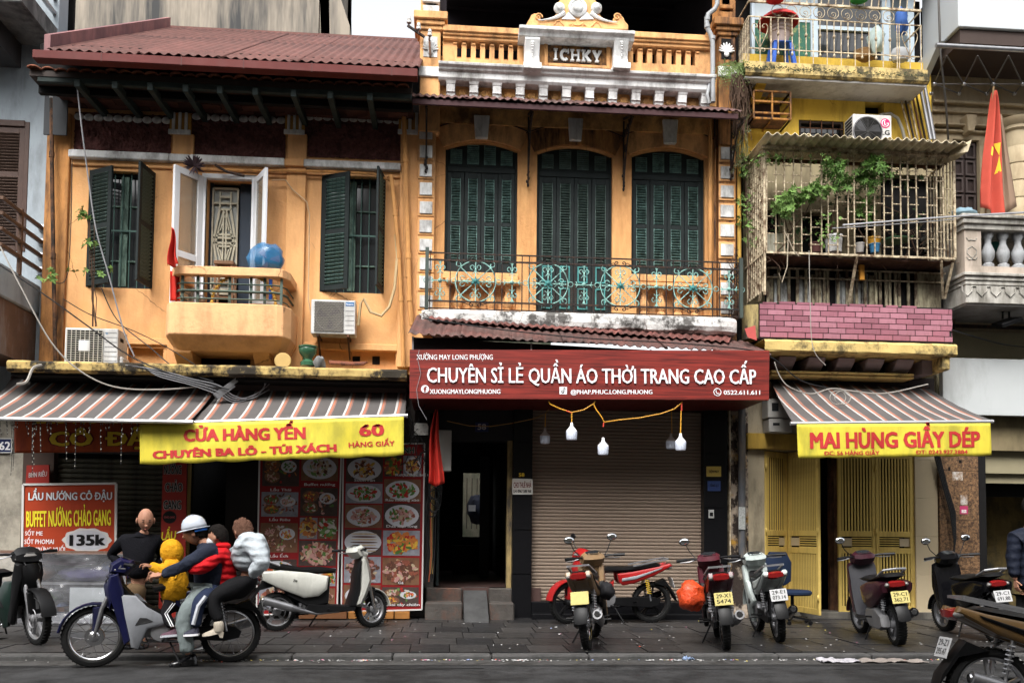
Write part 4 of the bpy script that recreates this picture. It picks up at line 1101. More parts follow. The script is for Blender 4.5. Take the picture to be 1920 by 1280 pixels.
# balcony slab of the middle house
YS=12.2
slab=MB()
sx0,sx1=PX(790,YS,590),PX(1386,YS,610)
zsa,zsb=P(1088,585,YS).z,P(1088,617,YS).z
def sfn(u,v):
 x=sx0+(sx1-sx0)*u
 e=(1-math.exp(-min(u,1-u)*50));yy=YS+.10*(1-e)
 lo=.03*noise.noise(Vector((x*2.5,1,2)))+.018*noise.noise(Vector((x*9,1,2)))
 pr=[(FY-.01,zsb-.0),(yy+.08,zsb+lo),(yy+.02,zsb+.035+lo*.6),(yy,zsb+.10),(yy,zsa-.06),(yy+.03,zsa-.01),(yy+.10,zsa+.01),(FY-.01,zsa+.015)][min(7,int(round(v*7)))]
 d=.012*noise.noise(Vector((x*6,v*6,7)))
 return Vector((x,pr[0]+(d if pr[0]<FY-.1 else 0),pr[1]+d*.7))
slab.grid(sfn,160,7,sm=False)
slab.build('balcony_slab',mat('rough_white_slab',(.60,.59,.57),.9,var=.12,vs=4,bump=.7,bs=20,dirt=(.06,.055,.05),damt=.42,dscale=3,dz=1,dsharp=.06,crack=.8),hc)
# wrought iron railing
rl=thing('iron_railing','ornate mint and black wrought iron balcony railing with circles and scrolls','railing',(P(1090,580,YS).x,YS+.08,zsa))
YRl=YS+.09
x0r,x1r=PX(801,YRl,480),PX(1389,YRl,490)
zt1,zt2,zb1,zb2_=P(1090,483,YRl).z,P(1090,496,YRl).z,P(1090,572,YRl).z,P(1090,588,YRl).z
for z_,r_ in ((zt1,.009),(zt2,.011),(zb1,.011),(zb2_+.02,.007)):
 MB().bar((x0r,YRl,z_),(x1r,YRl,z_),r_*2,r_*2).build('rail',IRON,rl)
 MB().bar((x1r,YRl,z_),(x1r,FY,z_),r_*2,r_*2).build('rail',IRON,rl)
 MB().bar((x0r,YRl,z_),(x0r,FY,z_),r_*2,r_*2).build('rail',IRON,rl)
post=mat('dark_green_post',(.05,.07,.06),.6,var=.3,dirt=(.02,.015,.015),damt=.4)
for X in (x0r,x1r):MB().bar((X,YRl,zb2_),(X,YRl,zt1+.07),.05,.05).build('post',post,rl)
crosses=[825,960,1095,1231,1367];circs=[891.5,1027.5,1163,1299]
zmid=(zt2+zb1)/2;Hh=(zt2-zb1)/2
vb=MB().bar((0,0,zb2_-zmid),(0,0,zt1-zmid),.013,.013);vme=mesh_only(vb,'baluster_bar',IRON)
for c in crosses:
 X=PX(c,YRl,530)
 for d in (-.245,-.142,.142,.245):
  if x0r<X+d<x1r:piece(vme,(X+d,YRl,zmid),rl)
for k in range(6): # side returns
 for X in (x0r,x1r):piece(vme,(X,YRl+(FY-YRl)*(k+.5)/6,zmid),rl)
def S(mb,pts,r=.008):mb.tube([(p[0],0,p[2]) for p in pts],r,4)
def curlpair(mb,cx,cz,sgn,s=1.0,horiz=False):
 """stem head with two outward scrolls and two small prongs"""
 def T(x,z):return (cx+(z if horiz else x),0,cz+(x if horiz else z))
 for m_ in (-1,1):
  pts=[]
  for i in range(12):
   t=i/11;a=-PI/2*1+t*PI*1.75;r=.036*s*(1-.55*t)
   pts.append(T(m_*(.038*s+r*math.cos(a)*1.0*1-.0),sgn*(.03*s+r*math.sin(a))))
  mb.tube(pts,.007,4)
  mb.tube([T(m_*.004,sgn*-.015*s),T(m_*.022*s,sgn*-.045*s),T(m_*.042*s,sgn*-.06*s)],.006,4)
 mb.ell((cx,0,cz),(.014,.014,.02),6,4)
cm=MB()     # cross motif
cm.bar((0,0,-Hh+.01),(0,0,Hh-.01),.013,.012);cm.bar((-.14,0,0),(.14,0,0),.012,.013)
curlpair(cm,0,Hh*.55,1);curlpair(cm,0,-Hh*.55,-1)
for sg in (-1,1):
 for m_ in (-1,1):
  cm.tube([(m_*.005,0,sg*(Hh-.05)),(m_*.02,0,sg*(Hh-.015)),(m_*.05,0,sg*(Hh-.006))],.006,4)
  cm.tube([(sg*.085,0,0),(sg*.105,0,m_*.018),(sg*.115,0,m_*.045)],.006,4)
cm.lathe([(.001,-.03),(.022,-.022),(.034,0),(.022,.012)],(0,0,0),8,axis='y')
cme=mesh_only(cm,'cross_scroll',MINT)
for c in crosses:piece(cme,(PX(c,YRl,530),YRl,zmid),rl)
rm=MB();rc=.285
rm.tube([(rc*math.cos(t),0,Hh*1.0*math.sin(t)) for t in [2*PI*k/36 for k in range(36)]],.009,5,closed=True)
for sx in (-1,1):
 rm.bar((0,0,0),(sx*.27,0,0),.012,.013);rm.bar((0,0,0),(0,0,sx*(Hh-.005)),.013,.012)
 for sz in (-1,1):
  rm.bar((0,0,0),(sx*.225,0,sz*Hh*.72),.011,.011)
  a0_=math.atan2(-sz,sx)
  pts=[(sx*.225+.0,0,sz*Hh*.72)]
  for i in range(16):
   t=i/15;a=PI*.75-PI*2.1*t;r=.058*(1-.75*t)
   pts.append((sx*(.225+.005+r*math.cos(a)),0,sz*(Hh*.82+r*math.sin(a)+.0)))
  rm.tube(pts[1:],.008,4)
curlpair(rm,0,Hh*.58,1,1.1);curlpair(rm,0,-Hh*.58,-1,1.1);curlpair(rm,.16,0,1,1.1,True);curlpair(rm,-.16,0,-1,1.1,True)
rm2=rm
rme=mesh_only(rm,'circle_scroll',MINT)
st=MB();pts=[]
for k in range(12):
 a=PI/2+2*PI*k/12;r=.075 if k % 2==0 else .036;pts.append((r*math.cos(a),r*math.sin(a)))
st.prism(pts,-.014,.008);st.lathe([(.001,-.035),(.018,-.032),(.032,-.018),(.036,-.012)],(0,0,0),10,axis='y');sme=mesh_only(st,'star',TEAL)
cr_=MB()
for sg in (-1,1):
 cr_.tube([(sg*(p[0]+.05),0,p[2]+.03) for p in scroll(0,0,.035,-PI/2,1.2,0)],.007,4)
 cr_.tube([(sg*.05,0,-.005),(sg*.10,0,.03),(sg*.16,0,.005),(sg*.21,0,.0)],.006,4)
crm=mesh_only(cr_,'crest_scroll',IRON)
for c in circs:
 X=PX(c,YRl,530)
 piece(rme,(X,YRl,zmid),rl);piece(sme,(X,YRl-.012,zmid),rl)
 piece(crm,(X,YRl,zt2+.008),rl);piece(crm,(X,YRl,zb1-.01),rl,rot=(PI,0,0))
rg=MB();rg.tube([(.036*math.cos(t),0,.036*math.sin(t)) for t in [2*PI*k/12 for k in range(12)]],.006,4,closed=True);rgm=mesh_only(rg,'ring',MINT)
for c in crosses:
 for d in (-.192,.192):piece(rgm,(PX(c,YRl,530)+d,YRl,zmid),rl)
# fine mesh panel behind the lower railing: thin wires
wm=MB()
for k in range(90):
 x=x0r+(x1r-x0r)*k/90;wm.tube([(x,YRl+.03,zb1-.05),(x,YRl+.03,zmid)],.0016,3,caps=False)
for k in range(12):zz=zb1-.05+(zmid-zb1+.05)*k/12;wm.tube([(x0r,YRl+.03,zz),(x1r,YRl+.03,zz)],.0016,3,caps=False)
stuff(wm.build('mesh_wires',RUST,rl))
# lower corrugated canopy (slopes down to the right as in the street)
lc=thing('rusty_canopy','weathered brown corrugated canopy above the long red shop sign','canopy',(P(1100,640,12).x,12.1,3.9))
def sheet4(tl,tr,br,bl,name,m,parent,n,amp,ny=6,jag=0,pitchn=None):
 W=(br-bl).length
 def fn(u,v):
  a=tl.lerp(tr,u);b_=bl.lerp(br,u);p=a.lerp(b_,v)
  return p+Vector((0,0,amp*math.sin(2*PI*n*u)+(.012*noise.noise(Vector((u*30,v*2,1)))*v)))
 c=MB();c.grid(fn,n*8,ny);return c.build(name,m,parent,solid=.005)
def lerp_px(a,b,t):return (a[0]+(b[0]-a[0])*t,a[1]+(b[1]-a[1])*t)
TLp,TRp,BRp,BLp=(784,592),(1398,640),(1444,664),(768,625)
for k in range(7):
 t0,t1=k/7-.004,(k+1)/7+.004
 up=.010*(k % 2)
 sheet4(P(*lerp_px(TLp,TRp,t0),12.4)+Vector((0,0,up)),P(*lerp_px(TLp,TRp,t1),12.4)+Vector((0,0,up)),P(*lerp_px(BLp,BRp,t1),11.72)+Vector((0,0,up)),P(*lerp_px(BLp,BRp,t0),11.72)+Vector((0,0,up)),'roof_sheet',ROOFBR,lc,6,.014)
RR2=mat('red_rusted_sheet',(.17,.06,.05),.7,var=.25,vs=4,dirt=(.06,.03,.025),damt=.5,dscale=3,dz=1)
for k in range(4):
 t0,t1=k/4*.93+.03,(k+1)/4*.93+.04
 sheet4(P(*lerp_px((790,588),(1392,630),t0),12.45)+Vector((0,0,.03)),P(*lerp_px((790,588),(1392,630),t1),12.45)+Vector((0,0,.03)),P(*lerp_px((786,603),(1385,648),t1),12.1)+Vector((0,0,.045)),P(*lerp_px((786,603),(1385,648),t0),12.1)+Vector((0,0,.045)),'old_roof_sheet',RR2,lc,10,.014,3)
quadboard('canopy_dark_sheet',[(774,632),(1438,668),(1438,690),(774,660)],11.9,.02,VOID,lc)  # near-black sheet puts the shade of the gap above the sign into colour
for a in (774,996,1220,1436):
 t=(a-768)/676;MB().bar(P(a,630+38*t,11.85),P(a,668,11.85),.02,.02).build('strut',STEEL,lc)
# ================= long red sign
YSg=11.7
sg=thing('shop_sign','long dark red wood-grain shop sign with large raised white letters over the roller shutter','sign',(P(1105,750,YSg).x,YSg,P(1105,750,YSg).z))
# wood grain material
def woodgrain():
 m=bpy.data.materials.new('red_wood_grain');m.use_nodes=True;nt=m.node_tree;b=nt.nodes['Principled BSDF']
 tc=nt.nodes.new('ShaderNodeTexCoord');mp=nt.nodes.new('ShaderNodeMapping');mp.inputs['Scale'].default_value=(.9,6,22)
 n=nt.nodes.new('ShaderNodeTexNoise');n.inputs['Scale'].default_value=1.6;n.inputs['Detail'].default_value=6;n.inputs['Distortion'].default_value=.8
 cr=nt.nodes.new('ShaderNodeValToRGB');cr.color_ramp.elements[0].position=.35;cr.color_ramp.elements[0].color=(.080,.010,.008,1)
 cr.color_ramp.elements[1].position=.65;cr.color_ramp.elements[1].color=(.235,.026,.018,1)
 nt.links.new(tc.outputs['Object'],mp.inputs[0]);nt.links.new(mp.outputs[0],n.inputs[0]);nt.links.new(n.outputs[0],cr.inputs[0]);nt.links.new(cr.outputs[0],b.inputs['Base Color'])
 b.inputs['Roughness'].default_value=.38;return m
WG=woodgrain()
SC=[(768,655),(1443,657),(1442,750),(768,747)]
quadboard('sign_face',SC,YSg,.06,WG,sg,bevel=.004)
quadboard('sign_box',[(770,657),(1441,659),(1440,748),(770,745)],YSg+.061,1.2,mat('dark_red_soffit',(.10,.012,.010),.5,var=.1),sg)
def sign_text(body,x0,x1,ytop,ybase,ybase_r=None,nm='lettering',m_=LETTER,Y=YSg-.003,parent=sg,bold=.02,ext=.002,sp=1.0,shear=0,dY=0):
 yb=ybase;ybr=ybase if ybase_r is None else ybase_r
 a=P(x0,yb,Y);b_=P(x1,ybr,Y);cap=(P((x0+x1)/2,ytop,Y).z-P((x0+x1)/2,yb,Y).z)
 til=math.atan2(b_.z-a.z,b_.x-a.x);W=(b_-a).length
 return text(body,nm,m_,parent,a.x,a.z,Y-ext,cap,W,bold,ext,align='LEFT',tilt=til,sp=sp,shear=shear)
sign_text('CHUYÊN SỈ LẺ QUẦN ÁO THỜI TRANG CAO CẤP',801,1417,688,717,720,bold=.016,ext=.018,nm='raised_lettering')
sign_text('XƯỞNG MAY LONG PHƯỢNG',781,924,664,674,bold=.012)
sign_text('XUONGMAYLONGPHUONG',806,938,729,738,bold=.025)
sign_text('@PHAP.PHUC.LONG.PHUONG',1070,1223,730,738.5,bold=.025)
sign_text('0522.611.611',1357,1425,731,739.5,bold=.025)
def disc_xz(px,py,Y,r,m_,nm,parent,d=.003,n=24):
 c=P(px,py,Y);return MB().prism([(c.x+r*math.cos(2*PI*k/n),c.z+r*math.sin(2*PI*k/n)) for k in range(n)],Y-d,Y).build(nm,m_,parent)
disc_xz(797,729,YSg-.001,.052,LETTER,'round_logo',sg);sign_text('f',794.5,800,724,735,m_=WG,Y=YSg-.0045,bold=.04)
w_=R(1049,725,1063,739,YSg);MB().box(w_[0],w_[1],YSg-.004,YSg-.001,w_[2],w_[3]).build('square_logo',LETTER,sg,bevel=.001)
c=P(1055,734,YSg);nb_=MB();nb_.tube([(c.x+.016*math.cos(t),YSg-.007,c.z+.016*math.sin(t)) for t in [PI*.5+PI*1.5*k/10 for k in range(11)]],.006,5);nb_.bar((c.x+.016,YSg-.007,c.z),(c.x+.016,YSg-.007,c.z+.055),.010,.006);nb_.bar((c.x+.016,YSg-.007,c.z+.052),(c.x+.038,YSg-.007,c.z+.036),.010,.006);nb_.build('note_mark',BLK,sg)
c=P(1345,735,YSg);mb=MB();mb.tube([(c.x+.050*math.cos(t),YSg-.004,c.z+.050*math.sin(t)) for t in [2*PI*k/24 for k in range(24)]],.006,5,closed=True)
mb.tube([(c.x-.02,YSg-.005,c.z+.026),(c.x-.018,YSg-.005,c.z-.005),(c.x+.003,YSg-.005,c.z-.022),(c.x+.026,YSg-.005,c.z-.022)],[.010,.006,.006,.010],6);mb.build('phone_logo',LETTER,sg)
MB().tube([P(786,656,YSg-.01),P(783,672,YSg-.02),P(789,700,YSg-.02),P(781,730,YSg-.02),P(785,760,YSg-.01),P(800,786,YSg)],.004,4).build('loose_wire',WIREG,sg)
# ================================================================= pale blue-grey house on the far left
YA=13.1
ha=thing('blue_grey_house','pale blue-grey house at the left edge with brown louvred shutters and balcony rails','house',(PX(20,YA,700),YA,0))
x1a=PX(96,YA,420);x0a=PX(-420,YA,420)
Wa=hole(-90,226,52,470,YA)
mb=MB();holed_wall(mb,x0a,x1a,2.9,11,YA,.3,[Wa]);mb.build('wall',BLUEGREY,ha)
MB().box(x0a,x1a,YA+.5,YA+.55,3,10).build('inner_wall',VOID,ha)
BRW=mat('brown_shutter',(.055,.030,.022),.5,var=.25,vs=6)
mb=MB();t=.07
mb.box(Wa[0],Wa[0]+t,YA-.01,YA+.08,Wa[2],Wa[3]);mb.box(Wa[1]-t,Wa[1],YA-.01,YA+.08,Wa[2],Wa[3]);mb.box(Wa[0]+t,Wa[1]-t,YA-.01,YA+.08,Wa[3]-t,Wa[3]+.02)
mb.build('window_frame',BRW,ha,bevel=.006)
shutter(ha,(Wa[1]-t-.005,YA+.05,0),.52,Wa[2]+.01,Wa[3]-t-.01,0,[.62],BRW,mat('brown_slat',(.10,.065,.05),.5,var=.2),42,mir=True,stile=.075)
shutter(ha,(Wa[0]+t+.005,YA+.05,0),.52,Wa[2]+.01,Wa[3]-t-.01,0,[.62],BRW,mat('brown_slat',(.10,.065,.05),.5),42,stile=.075,joined=True)
MB().box(PX(64,12.8),PX(108,12.8),12.8,12.83,PZ(252,12.8,90),PZ(165,12.8,90)).build('zinc_flashing',mat('zinc',(.04,.042,.045),.8),ha)
Xb=PX(80,YA,500)
zr=[P(80,429,YA).z,P(77,455,YA).z,P(76,481,YA).z,P(74,508,YA).z]
BROWNRAIL=mat('brown_rail',(.10,.055,.035),.55,var=.25,vs=4)
for z in zr:
 MB().bar((Xb-.02,YA-.01,z),(Xb-.02,11.9,z),.06,.055).build('balcony_rail',BROWNRAIL,ha,bevel=.01)
 MB().bar((Xb-.02,11.93,z),(x0a,11.93,z),.06,.055).build('balcony_rail',BROWNRAIL,ha,bevel=.01)
 MB().lathe([(.06,0),(.06,-.02),(.045,-.03)],(Xb-.02,YA-.001,z),10,axis='y').build('rail_socket',STEEL,ha)
MB().bar((Xb-.02,12.45,zr[3]-.25),(Xb-.02,12.45,zr[0]+.05),.05,.05).build('rail_post',BROWNRAIL,ha)
zt_,zm_=P(72,536,YA).z,P(70,592,YA).z
MB().box(x0a,Xb-.02,11.9,YA-.001,zm_,zt_).build('balcony_wall',BLUEGREY,ha,bevel=.02)
MB().box(x0a,Xb-.06,11.95,YA-.002,P(60,688,YA).z,zm_-.002).build('stained_skirt',mat('brown_stained_render',(.13,.075,.05),.9,var=.35,vs=2,dirt=(.30,.31,.32),damt=.2,dscale=1.2,dz=.3),ha)
# balcony above
Xt=PX(107,YA,85);zb_t=P(107,88,YA).z
MB().box(x0a,Xt,12.0,YA+.2,zb_t,zb_t+.28).build('upper_slab',CONC,ha,bevel=.015)
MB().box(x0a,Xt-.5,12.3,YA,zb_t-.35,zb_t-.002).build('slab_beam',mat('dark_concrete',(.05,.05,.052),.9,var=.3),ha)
MB().box(x0a,Xt-.1,12.05,12.15,zb_t+.45,zb_t+1.3).build('upper_parapet',CONC,ha)
for z in (zb_t+.5,zb_t+.72):MB().bar((Xt-.05,YA,z),(Xt-.05,11.98,z),.05,.05).build('upper_rail',STEEL,ha)
MB().box(x0a,PX(94,13.05,900),FY+.02,FY+.3,0,3.3).build('ground_floor_wall',mat('dirty_cream_wall',(.36,.33,.27),.85,var=.15,vs=1.2,dirt=(.10,.09,.075),damt=.35,dscale=1.5,dz=1),ha)
# tall stained building behind the left roof
YT=18.5
ht=thing('tall_building','tall rendered building with black water streaks standing behind the red roof','building',(P(380,60,YT).x,YT,0))
MB().box(PX(60,YT,60),PX(597,YT,60),YT,YT+6,0,17).build('wall',TALLWALL,ht)
xs_=PX(598,YT,60)
mb=MB();xa_,xb_=PX(655,YT,45),PX(640,YT,0)
mb.prism([(xs_,0),(xa_,0),(xa_,P(655,45,YT).z),(xa_+(xb_-xa_)*4,P(655,45,YT).z+4*(P(640,0,YT).z-P(655,45,YT).z)),(xs_,P(655,45,YT).z+6)],YT+.06,YT+5);mb.build('side_wall',TALLWALL,ht)
# ================================================================= right yellow house
hd=thing('yellow_house','run-down yellow house with pink tiled balcony, caged plants and an upper balcony','house',(PX(1580,FY,700),FY,0))
xd0,xd1=PX(1392,FY,300),PX(1748,FY,300)
Wd=[hole(1498,226,1583,300,FY),hole(1622,191,1658,214,FY)]
mb=MB();zD0=PZ(715,FY,1580);holed_wall(mb,xd0,xd1,PZ(292,FY,1580),PZ(110,FY,1580),FY,.2,Wd);mb.build('wall',YELLOW_W,hd)
MB().box(xd0,xd1,FY+.3,FY+.35,3,10).build('inner_wall',VOID,hd)
# barred window
w_=Wd[0];mb=MB()
mb.box(w_[0],w_[0]+.04,FY+.02,FY+.08,w_[2],w_[3]);mb.box(w_[1]-.04,w_[1],FY+.02,FY+.08,w_[2],w_[3]);mb.box(w_[0]+.04,w_[1]-.04,FY+.02,FY+.08,w_[3]-.04,w_[3])
mb.build('window_frame',DARKWOOD,hd)
mb=MB()
for f_ in (.25,.5,.75):mb.bar((w_[0]+(w_[1]-w_[0])*f_,FY+.0,w_[2]),(w_[0]+(w_[1]-w_[0])*f_,FY+.0,w_[3]),.014,.014)
for f_ in (.3,.55,.8):mb.bar((w_[0],FY+.01,w_[2]+(w_[3]-w_[2])*f_),(w_[1],FY+.01,w_[2]+(w_[3]-w_[2])*f_),.014,.014)
mb.build('window_bars',RUST,hd);MB().box(w_[0],w_[1],FY+.1,FY+.105,w_[2],w_[3]).build('pane',GLASSD,hd)
# vent cage, rusty orange, sticking out at upper left
OC=mat('rusty_orange_iron',(.34,.15,.03),.7,var=.35,vs=9,dirt=(.05,.025,.015),damt=.5,dscale=6)
vg=thing('vent_cage','small rusty orange iron cage fixed high on the yellow wall','cage',(PX(1447,12.8,200),12.8,PZ(222,12.8,1447)))
w_=R(1413,172,1482,223,12.6);mb=MB()
for X in (w_[0],(w_[0]+w_[1])/2,w_[1]):
 mb.bar((X,12.6,w_[2]),(X,12.6,w_[3]),.025,.025);mb.bar((X,12.6,w_[2]),(X,FY,w_[2]),.02,.02);mb.bar((X,12.6,w_[3]),(X,FY,w_[3]),.02,.02)
for f_ in (0,.2,.62,1):
 z=w_[2]+(w_[3]-w_[2])*f_;mb.bar((w_[0],12.6,z),(w_[1],12.6,z),.03,.025);mb.bar((w_[0],12.6,z),(w_[0],FY,z),.02,.02);mb.bar((w_[1],12.6,z),(w_[1],FY,z),.02,.02)
mb.build('frame',OC,vg);MB().box(w_[0]+.03,w_[1]-.03,FY-.06,FY-.02,w_[2]+.02,w_[3]-.02).build('grille_back',mat('dark_rust',(.05,.025,.018),.9,var=.4),vg)
MB().box(w_[0]+.02,w_[1]-.02,12.62,FY-.07,w_[2]+.01,w_[2]+.02).build('cage_floor',RUST,vg)
# upper balcony
YU=12.42
s0,s1=P(1398,133,YU),P(1743,133,YU);zu0,zu1=P(1570,147,YU).z,P(1570,118,YU).z
mb=MB()
def ufn(u,v):
 x=s0.x+(s1.x-s0.x)*u;pr=[(FY,zu0),(YU+.03,zu0),(YU,zu0+.03),(YU,zu0+.09),(YU+.05,zu0+.11),(YU+.05,zu1-.01),(YU+.1,zu1),(FY+.3,zu1)][min(7,int(round(v*7)))]
 d=.014*noise.noise(Vector((x*6,v*7,3)));return Vector((x,pr[0]+(d if pr[0]<12.9 else 0),pr[1]+d*.6))
mb.grid(ufn,100,7,sm=False)
mb.build('upper_balcony_slab',mat('stained_slab',(.48,.36,.15),.9,var=.15,vs=4,bump=.4,bs=25,dirt=(.05,.045,.03),damt=.42,dscale=3,dz=1,dsharp=.07),hd)
MB().box(s0.x+.01,s1.x-.02,YU+.05,FY,zu0-.035,zu0-.002).build('balcony_soffit',mat('grey_soffit',(.33,.32,.31),.9,var=.15,vs=2,dirt=(.12,.11,.10),damt=.3),hd)
yz_prism([(FY-.001,zu0-.002),(YU+.12,zu0-.002),(FY-.001,zu0-.22)],PX(1402,FY,200),PX(1420,FY,200)).build('corbel',YELLOW_W,hd)
moss=MB()
for k in range(700):
 u=random.random()**1.3;x=s0.x+(s1.x-s0.x)*u;z=zu0+rr(.06,.12)+noise.noise(Vector((x*3,0,0)))*.03
 p=Vector((x,YU+rr(-.03,.03),z));d=Vector((rr(-.03,.03),rr(-.02,0),rr(-.012,.012)))
 moss.add([p,p+d,p+d+Vector((rr(-.01,.01),0,.012)),p+Vector((0,0,.01))],[(0,1,2,3)])
stuff(moss.build('moss',mat('dark_moss',(.035,.042,.02),.95,var=.4,vs=12),hd))
# glazed room behind the balcony
gl=MB();gx0,gx1=PX(1408,FY,60),PX(1712,FY,60);zg0=zu1;zg1=zu1+1.9
BLW=mat('pale_blue_frame',(.42,.50,.56),.45,var=.08)
def at_px(px):return PX(px,FY+.1,60)
for (a,c) in ((1408,1414),(1519,1532),(1652,1668),(1700,1712)):
 MB().box(at_px(a),at_px(c),FY+.06,FY+.14,zg0,zg1).build('window_post',BLW,hd,bevel=.005)
zq=P(1590,56,FY+.1).z
MB().box(at_px(1532),at_px(1652),FY+.07,FY+.13,zq-.03,zq+.03).build('window_rail',BLW,hd)
zq2=P(1460,40,FY+.1).z
MB().box(at_px(1414),at_px(1519),FY+.09,FY+.13,zq2,zg1).build('pale_board',mat('pale_blue_board',(.42,.50,.53),.6),hd)
MB().box(at_px(1414),at_px(1519),FY+.10,FY+.12,zg0,zq2).build('green_curtain',mat('green_patterned_curtain',(.035,.11,.075),.8,var=.3,vs=4,col2=(.22,.25,.10),c2s=14,c2t=.60),hd)
MB().box(at_px(1532),at_px(1652),FY+.11,FY+.115,zg0,zg1).build('pane',GLASSD,hd)
MB().box(at_px(1532),at_px(1600),FY+.2,FY+.21,zg0,zq).build('patterned_curtain',mat('grey_patterned_curtain',(.05,.07,.08),.8,var=.5,vs=9,col2=(.14,.16,.15),c2s=12),hd)
MB().box(at_px(1668),at_px(1700),FY+.1,FY+.12,zg0,zg1).build('side_board',mat('grey_board',(.10,.12,.13),.7),hd)
MB().box(gx0-.3,gx1+.3,FY+.6,FY+.65,zg0,zg1).build('room_back',mat('dim_room',(.03,.03,.035),.9),hd)
MB().box(gx0-.3,gx1+.5,FY-.5,FY+.65,zg1,zg1+.1).build('room_ceiling',CONC,hd)
# cream balcony railing
ur=thing('cream_railing','cream painted iron railing with hearts and curls on the topmost balcony','railing',(PX(1570,YU+.08,100),YU+.08,zu1))
Yr=YU+.08
def z_(y):return P(1570,y,Yr).z
zt,zm,zl_=z_(12),z_(40),z_(99)
xL,xR=PX(1404,Yr,60),PX(1727,Yr,60)
for z,m_ in ((zt,.030),(zm,.014),(zl_,.014)):MB().bar((xL,Yr,z),(xR,Yr,z),m_,m_).build('rail',CREAM_G,ur)
for X in (xL,xR):
 for z in (zt,zm):MB().bar((X,Yr,z),(X,FY,z),.016,.016).build('rail',CREAM_G,ur)
vm=mesh_only(MB().bar((0,0,0),(0,0,zm-zu1+.01),.012,.012),'bar',CREAM_G)
bm2=MB().bar((0,0,z_(106)-zu1),(0,0,zm-zu1),.012,.012)
bm2.ell((0,0,z_(70)-zu1),(.022,.022,.03),8,5);bm2.ell((0,0,z_(106)-zu1),(.02,.02,.025),8,5);vm2=mesh_only(bm2,'knobbed_bar',CREAM_G)
k=0;px=1446
while px<1690:
 piece(vm if k % 2==0 else vm2,(PX(px,Yr,80),Yr,zu1),ur);px+=13.1;k+=1
for px in (1404,1425,1706,1727,1686,1445):piece(vm,(PX(px,Yr,80),Yr,zu1),ur)
cl=MB();R_=.088
cl.tube([(R_*math.cos(t),0,R_*math.sin(t)) for t in [2*PI*k/18 for k in range(18)]],.006,4,closed=True)
cl.tube([(p[0]+.0,0,p[2]-.02) for p in scroll(0,0,.055,PI*1.2,1.4,0)],.006,4);clm=mesh_only(cl,'ring_scroll',CREAM_G)
for i in range(9):piece(clm,(PX(1458+26.0*i,Yr,25),Yr,(zm+zt)/2),ur)
hm=MB()
for s in (-1,1):
 pts=[(0,0,.0),(s*.06,0,.13),(s*.115,0,.26),(s*.125,0,.33),(s*.10,0,.375),(s*.06,0,.375),(s*.035,0,.34),(s*.045,0,.31),(s*.065,0,.315),(s*.06,0,.335)]
 hm.tube(pts,.007,4)
 hm.tube([(0,0,.0),(s*.03,0,-.045),(s*.065,0,-.05),(s*.08,0,-.02),(s*.06,0,.0),(s*.045,0,-.015)],.006,4)
hmm=mesh_only(hm,'heart_scroll',CREAM_G)
for px in (1425,1706):piece(hmm,(PX(px,Yr-.01,80),Yr-.008,zl_-.0),ur)
for k in range(7):
 for X in (xL,):piece(vm,(X,Yr+(FY-Yr)*k/7,zu1),ur)
slv=MB()
for k in range(24):
 X=xL+(xR-xL)*k/24;slv.bar((X,Yr,zt),(X+.06,Yr+.02,zt+.5),.012,.012)
stuff(slv.build('leaning_bars',CREAM_G,ur))
# things on the upper balcony: stool with basin and baskets, bags
blue=mat('blue_plastic',(.03,.10,.42),.45,var=.08)
st_=thing('blue_stool','blue plastic stool under stacked baskets on the top balcony','stool',(PX(1463,12.75,100),12.75,zu1))
sx,sy,sz=st_.location;zz=P(1463,84,12.75).z
mb=MB().box(sx-.15,sx+.15,sy-.13,sy+.13,zz-.03,zz);mb.build('seat',blue,st_,bevel=.015)
for a in (-1,1):
 for c in (-1,1):MB().hexa([(sx+a*.17-.03,sy+c*.14-.03,sz),(sx+a*.17+.03,sy+c*.14-.03,sz),(sx+a*.17+.03,sy+c*.14+.03,sz),(sx+a*.17-.03,sy+c*.14+.03,sz),(sx+a*.12-.025,sy+c*.1-.025,zz-.03),(sx+a*.12+.025,sy+c*.1-.025,zz-.03),(sx+a*.12+.025,sy+c*.1+.025,zz-.03),(sx+a*.12-.025,sy+c*.1+.025,zz-.03)]).build('leg',blue,st_)
ba=thing('basket_stack','stack of pale plastic baskets on the blue stool','baskets',(sx,sy,zz))
for k in range(4):
 MB().lathe([(.12,0),(.165,.15),(.18,.155),(.17,.16)],(sx+rr(-.01,.01),sy,zz+.002+k*.055),14).build('basket',mat('pale_pink_plastic',(.45,.36,.33),.5),ba)
rb_=MB().lathe([(.14,.13),(.19,.12),(.30,.03),(.31,.0),(.29,.0),(.20,.09),(.14,.11)],(sx-.03,sy,zz+.335),20,caps=False);rb_.lathe([(.14,.13),(.001,.135)],(sx-.03,sy,zz+.335),20,caps=False)
o=rb_.build('red_basin',mat('red_plastic',(.45,.03,.03),.4,var=.06));tag(o,'red plastic basin turned over on top of the basket stack','basin')
def blob(name,c,r,m_,label,cat,amp=.25,seed=0,n=16,k=10,parent=None):
 mb=MB().ell((0,0,0),(1,1,1),n,k);vs=[]
 for v in mb.v:
  q=Vector(v);d=1+amp*noise.noise(q*2.0+Vector((seed,0,0)))+amp*.5*noise.noise(q*5+Vector((0,seed,0)))
  vs.append((c[0]+v[0]*r[0]*d,c[1]+v[1]*r[1]*d,c[2]+v[2]*r[2]*d))
 mb.v=vs;o=mb.build(name,m_,parent)
 if label:tag(o,label,cat)
 return o
blob('plastic_bag',P(1642,75,12.7),(.13,.12,.20),mat('clear_bag',(.45,.55,.53),.25,var=.2,vs=6),'whitish see-through plastic bag hanging inside the top balcony railing','bag',.35,3)
